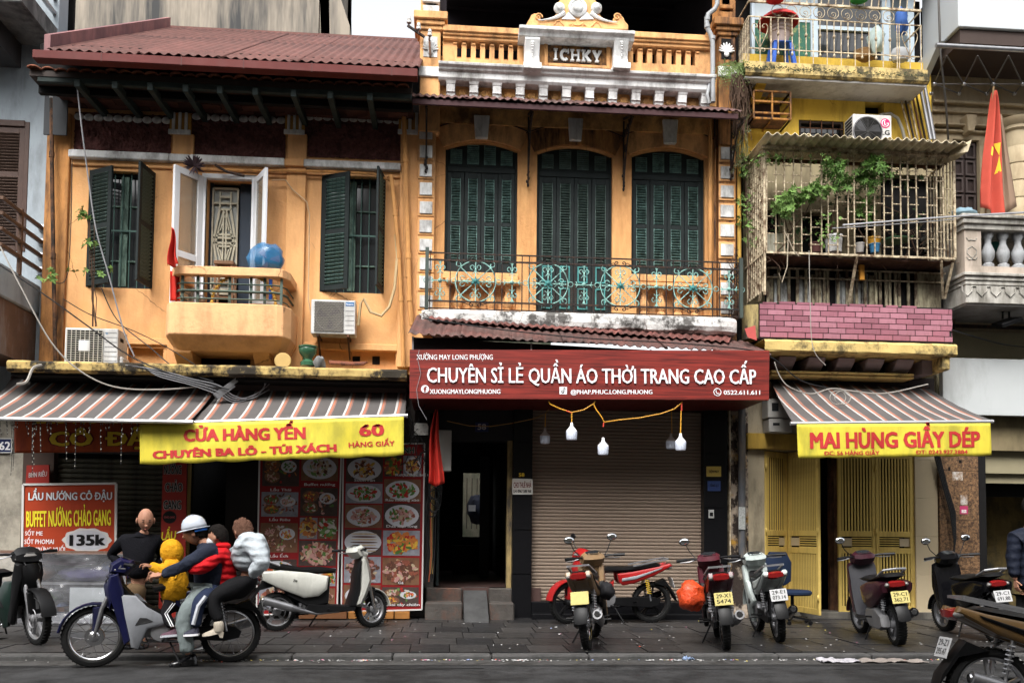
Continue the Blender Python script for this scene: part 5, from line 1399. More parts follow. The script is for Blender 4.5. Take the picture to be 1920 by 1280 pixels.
blob('cloth_bundle',P(1690,40,12.75),(.10,.1,.22),mat('blue_cloth',(.04,.10,.30),.8,var=.2),'blue cloth hanging at the right end of the top balcony','cloth',.35,6)
blob('cardboard_box',P(1622,103,12.8),(.22,.12,.13),mat('brown_card',(.20,.11,.04),.8),'brown carton behind the top balcony railing','box',.15,8,4,3)
blob('storage_tub',P(1688,104,12.8),(.16,.12,.13),mat('white_tub',(.35,.36,.37),.6),'white tub at the right end of the top balcony','tub',.1,9,8,4)
for (px,py,m_,lb) in ((1454,0,'red_plastic','round red plastic lid hung above the top balcony rail'),(1612,0,'green_plastic','round green plastic lid hung above the top balcony rail')):
 c=P(px,py,12.4);mt=mat(m_,(.03,.25,.05) if 'green' in m_ else (.45,.03,.03),.4)
 o=MB().lathe([(.13,0),(.14,.02),(.13,.04),(.001,.05)],(c.x,c.y,c.z),18,axis='z').build('plastic_disc',mt);tag(o,lb,'lid')
# air conditioner with fan on the yellow wall
def ac_unit(px4,Yf,depth,label,kind,brand=None):
 a=R(*px4,Yf);g=thing('air_conditioner',label,'air conditioner',((a[0]+a[1])/2,Yf+depth,a[2]))
 MB().box(a[0],a[1],Yf,Yf+depth,a[2],a[3]).build('casing',ACW,g,bevel=.012,seg=2)
 W=a[1]-a[0];H=a[3]-a[2];cx=a[0]+W*(.36 if kind !='round' else .34);r=min(H*.43,W*.31)
 if kind=='grid':
  x0,x1,z0,z1=a[0]+W*.05,a[0]+W*.72,a[2]+H*.07,a[3]-H*.07
  MB().box(x0,x1,Yf-.006,Yf-.001,z0,z1).build('fan_opening',VOID,g)
  gr=MB()
  for k in range(9):X=x0+(x1-x0)*k/8;gr.bar((X,Yf-.018,z0),(X,Yf-.018,z1),.008,.008)
  for k in range(15):Z=z0+(z1-z0)*k/14;gr.bar((x0,Yf-.022,Z),(x1,Yf-.022,Z),.006,.006)
  gr.build('grille',mat('cream_grille',(.42,.40,.34),.5),g)
  MB().box((x0+x1)/2-.075,(x0+x1)/2+.075,Yf-.035,Yf-.023,(z0+z1)/2-.075,(z0+z1)/2+.075).build('badge',ACW,g,bevel=.02,seg=2)
  for k in range(7):Z=a[2]+H*(.1+.13*k);MB().box(x1+W*.03,a[1]-W*.02,Yf-.004,Yf-.001,Z,Z+.008).build('rib_shadow_line',mat('ac_shadow_line',(.25,.25,.25),.6),g)  # thin grey strips painted as the shadow lines of the casing ribs
  text('D','maker_mark',mat('blue_mark',(.03,.18,.35),.5),g,x1+W*.07,a[3]-H*.16,Yf-.004,.025,bold=.03)
  MB().box(a[1]+.0,a[1]+.05,Yf+.05,Yf+depth-.02,a[2],a[2]+H*.25).build('valve_cover',ACW,g,bevel=.015)
  MB().box(a[1]+.001,a[1]+.004,Yf+.08,Yf+.2,a[3]-H*.32,a[3]-H*.22).build('handle_slot',VOID,g)
 if kind=='mesh':
  x0,x1,z0,z1=a[0]+W*.08,a[0]+W*.74,a[2]+H*.06,a[3]-H*.06
  MB().box(x0,x1,Yf-.006,Yf-.001,z0,z1).build('fan_opening',mat('grey_fan_back',(.06,.06,.065),.7),g)
  MB().lathe([(r,0),(r*.97,-.006),(r*.93,0)],((x0+x1)/2,Yf-.006,(z0+z1)/2),30,axis='y',caps=False).build('fan_ring',mat('grey_ring',(.12,.12,.13),.5),g)
  fb=MB()
  for k in range(3):
   t=k*2*PI/3+.5;fb.prism([((x0+x1)/2+q*r*.9*math.cos(t+p),(z0+z1)/2+q*r*.9*math.sin(t+p)) for q,p in ((.15,0),(1,-.15),(1,.35),(.6,.6),(.15,.6))],Yf-.012,Yf-.008)
  fb.build('fan_blade',mat('navy_blade',(.03,.03,.05),.4),g)
  gr=MB();n=20
  for j in range(18):
   for k in range(n):
    cx_=x0+(x1-x0)*(k+.5*(j % 2)+.25)/n;cz_=z0+(z1-z0)*(j+.5)/18;w2=(x1-x0)/n*.5;h2=(z1-z0)/18*.5
    gr.bar((cx_-w2,Yf-.02,cz_),(cx_,Yf-.02,cz_+h2),.003,.003);gr.bar((cx_,Yf-.02,cz_+h2),(cx_+w2,Yf-.02,cz_),.003,.003)
    gr.bar((cx_-w2,Yf-.02,cz_),(cx_,Yf-.02,cz_-h2),.003,.003)
  gr.build('grille',mat('tan_grille',(.30,.27,.22),.5),g)
  w3=(x1+W*.04,a[1]-W*.03);z3=a[3]-H*.17
  MB().box(w3[0],w3[1],Yf-.004,Yf-.001,z3,z3+H*.11).build('maker_plate',mat('blue_plate',(.04,.14,.32),.5),g)
  text('Panasonic','maker_name',LETTER,g,(w3[0]+w3[1])/2,z3+.015,Yf-.0055,.022,(w3[1]-w3[0])*.86,bold=.03)
  for k in range(5):Z=a[2]+H*(.12+.14*k);MB().box(w3[0],w3[1],Yf-.004,Yf-.001,Z,Z+.007).build('rib_shadow_line',mat('ac_shadow_line',(.25,.25,.25),.6),g)  # grey strips again paint in the rib shadow lines
  for X in (a[0]+.1,a[1]-.1):
   MB().bar((X,Yf+.0,a[2]-.02),(X,FY,a[2]-.02),.03,.03).build('bracket',RUST,g);MB().bar((X,Yf+.05,a[2]-.03),(X,FY,a[2]-.3),.025,.025).build('bracket',RUST,g)
 if kind=='round':
  zc=a[2]+H*.46;cx=a[0]+W*.37;r=H*.47
  MB().lathe([(r,.0),(r,-.012),(r*.94,-.016),(r*.92,0)],(cx,Yf,zc),30,axis='y',caps=False).build('fan_ring',mat('grey_ring',(.12,.12,.13),.5),g)
  MB().lathe([(r*.93,-.001),(r*.5,-.001),(.001,-.001)],(cx,Yf,zc),30,axis='y',caps=False).build('fan_opening',VOID,g)
  fb=MB()
  for k in range(3):
   t=k*2*PI/3+.2;fb.prism([(cx+q*r*.9*math.cos(t+p),zc+q*r*.9*math.sin(t+p)) for q,p in ((.15,0),(1,-.15),(1,.4),(.6,.7),(.15,.7))],Yf-.008,Yf-.003)
  fb.build('fan_blade',mat('dark_blade',(.05,.05,.055),.5),g)
  gr=MB()
  for k in range(1,12):gr.tube([(cx+r*k/12*math.cos(t),Yf-.016,zc+r*k/12*math.sin(t)) for t in [2*PI*j/24 for j in range(24)]],.0022,3,closed=True)
  for k in range(12):t=k*PI/6;gr.bar((cx,Yf-.016,zc),(cx+r*math.cos(t),Yf-.016,zc+r*math.sin(t)),.004,.004)
  gr.build('grille',mat('dark_grille',(.05,.05,.05),.5),g)
  lx=a[0]+W*.83;lz=a[3]-H*.26;MG=mat('magenta_logo',(.45,.02,.12),.5)
  MB().prism([(lx+.075*math.cos(t),lz+.075*math.sin(t)) for t in [2*PI*j/24 for j in range(24)]],Yf-.005,Yf-.001).build('round_logo',MG,g)
  mb=MB();mb.tube([(lx+.052*math.cos(t),Yf-.007,lz+.052*math.sin(t)) for t in [0+PI*1.55*j/16+.45*PI for j in range(17)]],.006,4)
  mb.bar((lx-.012,Yf-.007,lz+.035),(lx-.012,Yf-.007,lz-.022),.010,.004);mb.bar((lx-.012,Yf-.007,lz-.02),(lx+.012,Yf-.007,lz-.02),.004,.010);mb.bar((lx+.02,Yf-.007,lz),(lx+.055,Yf-.007,lz),.004,.010);mb.build('logo_mark',LETTER,g)
  text('LG','maker_name',BLK,g,lx,a[2]+H*.38,Yf-.004,.075,.13,bold=.03)
  for k in range(9):Z=a[2]+H*(.08+.1*k);MB().box(a[0]-.006,a[0]-.001,Yf+.04,Yf+depth-.04,Z,Z+.03).build('side_louvre',BLK,g)
 return g
ac_unit((1600,215,1672,275),12.62,.3,'white air conditioner with large round fan and red logo high on the yellow wall','round')
ac_unit((583,562,666,626),12.65,.26,'white air conditioner unit with diamond grille on the orange wall right of the balcony','mesh')
ac_unit((121,615,221,683),12.35,.36,'white air conditioner unit with square grid standing on the ledge at left','grid')
tag(MB().tube([P(1650,216,12.9),P(1668,213,12.9),P(1683,222,12.9),P(1692,243,12.9),P(1698,270,12.9)],.025,8).build('insulated_hose',mat('grey_hose',(.22,.21,.18),.7,var=.2)),'grey insulated hose curving from the highest air conditioner','hose')
# pipes and poles at the right edge of the yellow house
for (a,c,y0,y1,m_,lb) in ((1725,1745,160,262,STEEL,'shiny grey metal pipe left of a second one beside the yellow wall'),(1733,1752,158,262,STEEL,'shiny grey metal pipe nearest the dark space beside the yellow wall')):
 o=MB().tube([P(a,y0,12.8),P(c,y1,12.8)],.028,8).build('metal_pipe',m_);tag(o,lb,'pipe')
for k in range(5):
 a=1693+k*7;o=MB().bar(P(a-3,190-k*3,12.92),P(a+14,262,12.9),.03,.02).build('old_slat',[CREAM_G,DARKWOOD,CREAM_G,RUST,DARKWOOD][k]);tag(o,['leftmost','second from left','middle','second from right','rightmost'][k]+' of five old slats leaning at the right end of the yellow wall','slat','bundle of old slats leaning by the yellow wall')
# window cage with plants
YCg=12.2
cg=thing('balcony_cage','cream rusty barred cage full of plants under a corrugated sheet','cage',(PX(1610,YCg,480),YCg,PZ(478,YCg,1610)))
cx0,cx1=PX(1433,YCg,390),PX(1789,YCg,390)
cz0=P(1610,479,YCg).z;cz1=P(1610,288,YCg).z
for (z,t) in ((cz0,.03),(cz1,.03)):
 MB().bar((cx0,YCg,z),(cx1,YCg,z),t,t).build('rail',CREAM_G,cg)
 for X in (cx0,cx1):MB().bar((X,YCg,z),(X,FY,z),t,t).build('side_rail',CREAM_G,cg)
nb_=21;vb_=mesh_only(MB().bar((0,0,cz0),(0,0,cz1),.016,.016),'upright',CREAM_G)
rb_=mesh_only(MB().bar((0,0,0),((cx1-cx0)/nb_,0,0),.012,.012),'rung',CREAM_G)
for k in range(nb_+1):
 X=cx0+(cx1-cx0)*k/nb_
 piece(vb_,(X,YCg,0),cg,rot=(0,rr(-.006,.006),0))
 if k<nb_:
  nr=6
  for j in range(nr):
   z=cz0+(cz1-cz0)*(j+(.55 if k % 2 else .10))/nr
   if z>cz0+.05 and random.random()<.93:piece(rb_,(X,YCg-.004,z),cg)
for k in range(1,9):
 Yk=YCg+(FY-YCg)*k/9;
 for X in (cx0,cx1):MB().bar((X,Yk,cz0-.55 if X==cx0 else cz0),(X,Yk,cz1),.018,.018).build('side_upright',CREAM_G,cg)
mb=MB()
for k in range(9):
 Yk=YCg+(FY-YCg)*k/9
 for j in range(16):z=cz0-.4+(cz1-cz0+.3)*(j+.5*(k % 2))/16;mb.bar((cx0,Yk,z),(cx0,Yk+(FY-YCg)/9,z+.01),.009,.009)
stuff(mb.build('side_rungs',mat('rust_bar',(.16,.10,.06),.8,var=.3,vs=9),cg))
MB().bar((cx0,YCg,cz0-.62),(cx0,YCg,cz1),.03,.03).build('corner_post',CREAM_G,cg)
MB().bar((cx1,YCg,cz0),(cx1,YCg,cz1),.03,.03).build('corner_post',CREAM_G,cg)
# floor of the cage: old boards
fl_=MB()
def ffn(u,v):
 x=cx0+(cx1-cx0)*u;y=YCg+.02+(FY-YCg)*v;return Vector((x,y,cz0-.03-.04*abs(noise.noise(Vector((x*5,y*5,0))))-.02*noise.noise(Vector((x*14,y*14,0)))))
fl_.grid(ffn,60,12);fl_.build('cage_floor',mat('rotten_boards',(.07,.035,.025),.95,var=.5,vs=7,bump=.6,bs=20),cg,solid=.02)
for (a,c) in (((1607,480),(1592,566)),((1789,480),(1771,560)),((1434,485),(1424,565)),((1765,490),(1768,560))):
 MB().bar(P(*a,YCg),P(*c,12.5),.035,.03).build('prop',CREAM_G,cg)
# corrugated fibre roof over the cage
FIB=mat('cream_fibre_sheet',(.66,.57,.40),.8,var=.2,vs=3,dirt=(.22,.17,.10),damt=.32,dscale=2.5,dz=1,rnd=.12)
rf=[(1436,1520,0,.05),(1512,1596,.015,0),(1590,1672,0,.03),(1664,1742,.015,0),(1736,1818,0,.01)]
for i,(a,c,up,sk) in enumerate(rf):
 Xa,Xb_=PX(a,11.85,265),PX(c,11.85,265)
 Z=cz1+.06+up
 n=5
 def fn(u,v,Xa=Xa,Xb_=Xb_,Z=Z,i=i,sk=sk):
  x=Xa+(Xb_-Xa)*u+sk*v*3*0;y=11.84+.9*v+.02*noise.noise(Vector((u*3,i,0)))
  return Vector((x,y,Z+.022*math.sin(2*PI*n*u)+.02*sk*10*(1-v)+.05*v*0))
 c_=MB();c_.grid(fn,n*8,4);c_.build('roof_sheet',FIB,cg,solid=.008)
MB().bar((cx0-.05,YCg-.03,cz1+.02),(cx1+.05,YCg-.03,cz1+.02),.04,.04).build('roof_purlin',CREAM_G,cg)
MB().bar((cx0,YCg+.35,cz1+.0),(cx1,YCg+.35,cz1+.0),.04,.04).build('roof_purlin',RUST,cg)
pts=[(1785,300),(1822,265),(1820,278),(1788,300)]
mb=MB().hexa([P(1782,292,12.1),P(1815,284,11.8),P(1815,284,11.8)+Vector((0,.3,0)),P(1782,292,12.1)+Vector((0,.3,0)),P(1786,280,12.1),P(1822,262,11.8),P(1822,262,11.8)+Vector((0,.3,0)),P(1786,280,12.1)+Vector((0,.3,0))]);mb.build('broken_sheet',FIB,cg)
# back wall inside the cage zone
x0,x1=PX(1400,FY,400),PX(1790,FY,400)
zc0,zc1=P(1600,600,FY).z,PZ(292,FY,1600)
Wc=[hole(1433,395,1465,470,FY+.05),hole(1500,400,1560,500,FY+.05),hole(1650,330,1770,500,FY+.05),hole(1600,400,1640,500,FY+.05)]
mb=MB();holed_wall(mb,x0,x1,zc0,zc1,FY+.02,.15,Wc);mb.build('back_wall',mat('dim_cream_wall',(.30,.25,.15),.9,var=.2,vs=2,dirt=(.10,.08,.05),damt=.4,dscale=2),hd)
MB().box(x0,x1,FY+.2,FY+.25,zc0,zc1).build('inner_wall',VOID,hd)
MB().box(x0,x1,FY+.05,FY+.3,zc0-.1,zc0).build('threshold',VOID,hd)
def leaflets(mb,c,L,n,spread=.9,droop=.3,w=.28,seed=None):
 ax=Vector((rr(-1,1),rr(-1,.3),rr(-.2,1))).normalized();u,v=frame_from(ax)
 for k in range(n):
  a=2*PI*k/n+rr(-.2,.2);d=(u*math.cos(a)+v*math.sin(a)+ax*.35).normalized();s=d.cross(ax).normalized()*L*w*.5
  l=L*rr(.75,1.1);p1=c+d*l*.5;p2=c+d*l+Vector((0,0,-droop*l*.5))
  mb.add([c,p1+s,p2,p1-s],[(0,1,2,3)])
def vine(label,blobs,m_,stems,L=.075,nl=7,seed=1,cat='plant',nm='climbing_plant',w=.28,stem_m=None):
 g=thing(nm,label,cat,stems[0][0])
 random.seed(seed)
 mb=MB()
 for (px,py,Y,rx,rz,n) in blobs:
  c=P(px,py,Y)
  for i in range(int(n*1.7)):
   th=rr(0,2*PI);r=math.sqrt(random.random());p=c+Vector((rx*r*math.cos(th),rr(-.14,.14),rz*r*math.sin(th)))
   leaflets(mb,p,L*rr(.7,1.15),nl,w=w)
 stuff(mb.build('leaves',m_,g))
 for s in stems:MB().tube(s,[.012*(1-.6*i/(len(s)-1)) for i in range(len(s))],5).build('stem',stem_m or DRYROOT,g)
 return g
vine('bright green umbrella-leaved plant pushing out of the cage at left',[(1462,385,12.12,.14,.10,26),(1490,370,12.1,.16,.12,34),(1520,362,12.08,.14,.10,30),(1472,398,12.12,.10,.08,18),(1540,358,12.12,.12,.09,20)],LEAFL,
     [[P(1480,478,12.4),P(1478,440,12.3),P(1470,400,12.15),P(1500,375,12.1)],[P(1478,440,12.3),P(1510,400,12.2),P(1525,368,12.1)]],L=.075,nl=6,seed=3,w=.42)
vine('dark green plant with finger leaves high in the middle of the cage',[(1565,315,12.12,.15,.13,38),(1580,345,12.2,.13,.15,24),(1555,340,12.25,.18,.15,20)],LEAFG,
     [[P(1550,478,12.5),P(1560,420,12.4),P(1570,360,12.3),P(1568,320,12.15)]],L=.085,nl=7,seed=4)
vine('dark green plant with finger leaves in the right half of the cage',[(1637,312,12.12,.15,.13,38),(1625,345,12.2,.16,.18,34),(1655,330,12.25,.12,.14,16),(1615,330,12.3,.15,.1,16),(1620,395,12.35,.15,.2,20)],LEAFG,
     [[P(1640,478,12.5),P(1610,430,12.4),P(1620,380,12.35),P(1635,320,12.15)]],L=.085,nl=7,seed=5)
vine('thin leafy vine creeping up the left side of the cage',[(1400,310,12.7,.12,.2,26),(1398,390,12.7,.15,.3,34),(1440,300,12.2,.25,.05,30),(1410,440,12.6,.12,.2,16),(1530,300,12.15,.5,.05,26),(1545,430,12.2,.25,.25,26),(1385,378,12.5,.05,.03,6)],LEAFL,
     [[P(1405,560,12.7),P(1402,450,12.7),P(1398,350,12.75),P(1400,290,12.7)]],L=.045,nl=4,seed=6,w=.6)
vine('sparse dark creeper hanging among the cage bars',[(1690,330,12.4,.3,.2,24),(1480,430,12.5,.35,.25,24),(1600,370,12.6,.5,.3,30),(1700,420,12.6,.3,.2,12)],LEAFD,
     [[P(1720,478,12.6),P(1690,400,12.5),P(1640,380,12.3),P(1580,386,12.25)],[P(1450,478,12.3),P(1490,440,12.2),P(1478,410,12.2)]],L=.06,nl=5,seed=7,w=.5)
random.seed(21)
tw=thing('dry_twigs','tangle of bare brown twigs hanging below and inside the cage','twigs',P(1500,470,12.3))
mb=MB()
for k in range(70):
 a=P(rr(1435,1785),rr(400,478),rr(12.25,12.7));pts=[a]
 for j in range(4):pts.append(pts[-1]+Vector((rr(-.12,.12),rr(-.03,.03),rr(-.14,.06))))
 mb.tube(pts,.004,3,caps=False)
for k in range(40):
 a=P(rr(1434,1785),482,rr(12.2,12.6));pts=[a]
 for j in range(3):pts.append(pts[-1]+Vector((rr(-.1,.1),0,rr(-.09,.01))))
 mb.tube(pts,.005,3,caps=False)
stuff(mb.build('twig_mass',DRYROOT,tw))
for pts in ([(1470,432),(1480,452),(1488,470),(1498,480)],[(1478,440),(1476,500),(1466,530),(1460,512)]):
 MB().tube([P(x,y,12.1) for x,y in pts],.008,5).build('twig',mat('pale_twig',(.32,.27,.2),.8),tw)
# pots and oddments in the cage
def pot(px,py,Y,r,h,m_,label,cat='pot',nm='plant_pot',taper=.75):
 c=P(px,py,Y);o=MB().lathe([(r*taper,0),(r,h*.88),(r*1.08,h*.88),(r*1.08,h),(r*.92,h),(r*.86,h*.85)],c,16,caps=False);o.lathe([(.001,h*.85),(r*.87,h*.85)],c,16,caps=False);o.lathe([(.001,0),(r*taper,0)],c,16,caps=False)
 return tag(o.build(nm,m_),label,cat)
o=MB().box(*R(1440,437,1474,474,12.3)[:2],12.3,12.55,*R(1440,437,1474,474,12.3)[2:]).build('foam_box',mat('mouldy_foam',(.38,.37,.31),.8,var=.15,vs=4,dirt=(.14,.13,.08),damt=.5,dscale=4),bevel=.015);tag(o,'mouldy cream foam box at the bottom left of the cage','box')
pot(1530,474,12.4,.10,.14,mat('dark_red_pot',(.10,.04,.035),.6),'dark brownish red plant pot in the cage left of the white one')
pot(1563,474,12.35,.125,.25,mat('white_pot',(.62,.62,.62),.5,dirt=(.2,.18,.14),damt=.25),'white square-looking plastic pot standing in the cage',taper=.9)
pot(1612,474,12.4,.07,.14,mat('grey_pot',(.33,.31,.29),.7),'small grey pot right of the white pot')
pot(1640,474,12.35,.075,.13,mat('blue_pot',(.05,.20,.38),.5),'small blue plastic pot in the cage')
pot(1636,461,12.55,.12,.11,mat('orange_bowl',(.55,.27,.03),.5),'orange yellow bowl behind the blue pot','bowl','bowl')
o=MB().lathe([(.20,0),(.21,.015),(.15,.03),(.001,.03)],P(1680,452,12.5),18).build('green_tray',mat('green_tray',(.10,.22,.12),.5));tag(o,'round green tray lying on stones in the cage','tray')
o=MB().box(*R(1613,494,1621,522,12.4)[:2],12.4,12.45,*R(1611,496,1621,524,12.4)[2:]).build('orange_sheet',mat('orange_scrap',(.55,.24,.03),.6));tag(o,'torn orange scrap hanging below the cage','scrap')
# old balustrade below the cage
YO=12.62
oz0,oz1=P(1600,572,YO).z,P(1600,508,YO).z
ox0,ox1=PX(1438,YO,540),PX(1772,YO,540)
MB().box(ox0,ox1,YO+.06,YO+.10,oz0,oz1+.10).build('old_panel_back',VOID,hd)
pm=mat('peeling_pale_panel',(.36,.37,.36),.8,var=.2,vs=4,dirt=(.05,.04,.03),damt=.55,dscale=4,dz=.6)
pc_=mat('peeling_cream_strip',(.37,.33,.22),.8,var=.25,vs=6,dirt=(.07,.045,.03),damt=.55,dscale=6,dz=.5)
cuts=[1439,1452,1464,1478,1494,1507,1522,1533,1543,1556,1568,1578,1590,1602,1616,1630,1644]
for i in range(len(cuts)-1):
 if i in (3,9):continue
 q=R(cuts[i]+1,512,cuts[i+1]-1,570,YO);MB().box(q[0],q[1],YO+.02,YO+.05,oz0,q[3]-rr(0,.06)).build('old_panel',pm if i % 3 else pc_,hd)
for a in (1440,1460,1479,1495,1511,1531,1537,1545,1552,1571,1588,1606,1622,1642,1650,1661,1668,1679,1686,1703,1717):
 X=PX(a,YO,540);MB().box(X-.02,X+.02,YO-.012,YO+.012,oz0,oz1).build('old_slat',pc_,hd)
q=R(1716,512,1764,568,YO);MB().box(q[0],q[1],YO,YO+.03,oz0,q[3]).build('old_panel',mat('stained_cream_panel',(.33,.30,.20),.8,var=.2,vs=3,dirt=(.08,.06,.04),damt=.5,dscale=4),hd)
for z in (oz1,oz1-.14):MB().bar((ox0,YO-.02,z),(ox1,YO-.02,z),.022,.02).build('old_rail',CREAM_G,hd)
# pink tiles on the parapet, each its own piece
YPk=12.32
ptl,pbr=P(1424,566,YPk),P(1785,640,YPk)
q=R(1424,570,1785,637,YPk)
MB().box(q[0]+.01,q[1]-.01,YPk+.002,YPk+.35,q[2]-.02,q[3]-.02).build('parapet_core',MORTAR,hd)
th=(q[3]-q[2])/6.45;tw_=.2635;rowz=q[2]
pk=[]
for m_ in (PINKB,PINKB2):pk.append(mesh_only(MB().box(-tw_/2+.006,tw_/2-.006,-.012,.0,.006,th-.005),'tile',m_))
random.seed(5)
for r_ in range(6):
 off_=[.12,.03,.18,.06,.16,.04][r_];x=q[0]-off_*.9
 while x<q[1]-.02:
  xa_,xb_=max(x,q[0]),min(x+tw_,q[1])
  if xb_-xa_>.05:
   me=random.choice(pk);s=(xb_-xa_)/tw_
   o=piece(me,((xa_+xb_)/2,YPk+rr(-.001,.002),rowz+r_*th),hd,scale=(s,1,1))
  x+=tw_
x=q[0]+.03
while x<q[1]-.3:
 if random.random()<.75:piece(pk[0],(x+.12,YPk+.002,rowz+6*th),hd,scale=(rr(.7,1),1,rr(.3,.55)))
 x+=tw_
for r_ in range(6):  # right return
 piece(pk[0],(q[1]+.001,YPk+.17,rowz+r_*th),hd,rot=(0,0,PI/2),scale=(1.2,1,1))
# left rounded end, yellow ledge, corbels
mb=MB().lathe([(.16,-.0),(.15,.5)],(q[0]-.02,YPk+.22,q[2]),16);mb.build('rounded_end',mat('old_yellow_plaster',(.42,.33,.14),.9,var=.2,dirt=(.05,.04,.03),damt=.5,dscale=3),hd)
YLd=12.15
a,c=P(1434,648,YLd),P(1795,648,YLd);lz0,lz1=P(1615,662,YLd).z,P(1615,640,YLd).z
mb=MB()
def lf2(u,v):
 x=a.x+(c.x-a.x)*u;pr=[(FY,lz0),(YLd+.02,lz0),(YLd,lz0+.02),(YLd,lz1-.03),(YLd+.03,lz1),(FY,lz1+.01)][min(5,int(round(v*5)))]
 d=.012*noise.noise(Vector((x*5,v*4,3)));return Vector((x,pr[0]+(d if pr[0]<12.6 else 0),pr[1]+d))
mb.grid(lf2,80,5,sm=False);mb.build('yellow_ledge',mat('yellow_ledge',(.52,.38,.14),.85,var=.12,vs=2,bump=.3,bs=25,dirt=(.06,.05,.03),damt=.34,dscale=2.2,dz=1,dsharp=.06),hd,solid=.004)
zc1_=lz0-.002;zc0_=P(1600,696,12.6).z
MB().box(a.x+.05,c.x-.35,12.85,12.9,zc0_-.1,zc1_).build('vent_back',VOID,hd)
for k in range(5):
 px=1458+k*55;X0,X1=PX(px,12.5,680),PX(px+32,12.5,680)
 yz_prism([(12.42,zc1_-.01),(12.46,zc0_+.1),(12.6,zc0_),(12.84,zc0_),(12.84,zc1_-.01)],X0,X1).build('vent_baffle',mat('mauve_plaster',(.25,.20,.20),.85,var=.15),hd,bevel=.01)
for (y0_,y1_,Yx) in ((697,701,12.48),(703,707,12.52)):
 q2=R(1446,y0_,1714,y1_,Yx);MB().box(q2[0],q2[1],Yx,12.85,q2[2],q2[3]).build('vent_sill',mat('yellow_ledge',(.5,.36,.13)),hd,bevel=.006)
q2=R(1768,663,1782,693,12.22);MB().box(q2[0],q2[1],12.22,FY+.1,q2[2],q2[3]).build('end_beam',_mats['yellow_ledge'],hd,bevel=.015)
q3=R(1716,668,1768,706,12.7);MB().box(q3[0],q2[0]-.002,12.5,12.9,q2[2]-.02,lz0-.01).build('beam_side',mat('mauve_plaster',(.25,.20,.20)),hd)
# ================================================================= far right house
YE=13.2
he=thing('beige_house','beige house at the right edge with carved balcony, round column and steel truss','house',(PX(1860,YE,700),YE,0))
xe0,xe1=PX(1752,YE,500),PX(2400,YE,500)
We=hole(1788,262,1838,500,YE)
BEI=mat('beige_wall',(.36,.29,.19),.85,var=.12,vs=1.5,dirt=(.12,.08,.04),damt=.25)
mb=MB();holed_wall(mb,xe0,xe1,3.4,10.5,YE,.2,[We]);mb.build('wall',BEI,he)
MB().box(xe0,xe1,YE+.25,YE+.3,2,10).build('inner_wall',VOID,he)
DR_=mat('dark_brown_door',(.028,.018,.016),.45,var=.25,vs=5)
MB().box(We[0],We[1],YE+.08,YE+.12,We[2],We[3]).build('door',DR_,he)
for r_ in range(7):
 for c_ in range(2):
  X0=We[0]+.04+c_*(We[1]-We[0]-.04)/2;Z0=We[2]+.1+r_*(We[3]-We[2]-.1)/7
  mb=MB();X1,Z1=X0+(We[1]-We[0]-.12)/2,Z0+(We[3]-We[2])/7-.05
  mb.box(X0,X1,YE+.05,YE+.079,Z0,Z0+.03);mb.box(X0,X1,YE+.05,YE+.079,Z1-.03,Z1);mb.box(X0,X0+.03,YE+.05,YE+.079,Z0+.03,Z1-.03);mb.box(X1-.03,X1,YE+.05,YE+.079,Z0+.03,Z1-.03);mb.build('door_panel',mat('brown_moulding',(.06,.045,.042),.4),he)
for (y0,y1,d) in ((195,200,.08),(212,216,.05),(240,243,.12),(248,252,.06)):
 q=R(1752,y0,2300,y1,YE);MB().box(xe0,xe1,YE-d,YE-.001,PZ(y1,YE,1836),PZ(y0,YE,1836)).build('wall_moulding',BEI,he,bevel=.008)
q=R(1806,220,1826,250,YE-.1);cx=(q[0]+q[1])/2
MB().hexa([(cx-.05,YE-.18,q[2]),(cx+.05,YE-.18,q[2]),(cx+.05,YE,q[2]),(cx-.05,YE,q[2]),(cx-.09,YE-.2,q[3]),(cx+.09,YE-.2,q[3]),(cx+.09,YE,q[3]),(cx-.09,YE,q[3])]).build('wall_keystone',BEI,he,bevel=.01)
cxp=PX(1905,YE-.25,330);zc_t,zc_b=P(1905,232,YE-.25).z,P(1905,410,YE-.25).z
pr=[(.30,zc_b-.2),(.22,zc_b-.1)]
Hc=zc_t-zc_b
for k in range(4):pr+=[(.21,zc_b+Hc*.72*k/4+.01),(.205,zc_b+Hc*.72*(k+1)/4-.015),(.195,zc_b+Hc*.72*(k+1)/4)]
pr+=[(.20,zc_b+Hc*.74),(.20,zc_b+Hc*.88),(.24,zc_b+Hc*.9),(.24,zc_b+Hc*.93),(.31,zc_b+Hc*.97),(.33,zc_b+Hc)]
MB().lathe(pr,(cxp,YE-.25,0),24).build('column',mat('cream_column',(.42,.34,.22),.8,var=.1,dirt=(.15,.1,.05),damt=.2),he)
# balcony
YBe=12.12
def zE(y):return P(1860,y,YBe).z
bx0=PX(1809,YBe,500);bx1=PX(2400,YBe,500)
CB=mat('stained_pale_concrete',(.42,.40,.36),.9,var=.12,vs=2,bump=.2,bs=25,dirt=(.13,.12,.10),damt=.42,dscale=3,dz=.35,drip=(.12,.11,.09))
for (y0,y1,d) in ((404,411,.06),(411,421,.03),(421,431,.0),(512,518,.03),(518,526,.0),(526,534,-.02)):
 MB().box(bx0-d,bx1,YBe-d,FY+.2-.003*y0/400,zE(y1)+.001,zE(y0)).build('balcony_moulding',CB,he,bevel=.008)
MB().box(bx0+.02,PX(1842,YBe,460),YBe+.03,YBe+.25,zE(498),zE(431)).build('balcony_pier',mat('pinkish_concrete',(.42,.35,.29),.9,var=.1,dirt=(.15,.13,.1),damt=.3),he)
MB().box(bx0+.021,bx0+.2,YBe+.251,FY+.1,zE(512),zE(431)).build('balcony_side',CB,he)
MB().box(bx0+.02,bx1,YBe+.03,YBe+.25,zE(512),zE(498)-.001).build('balcony_plinth',_mats['pinkish_concrete'],he)
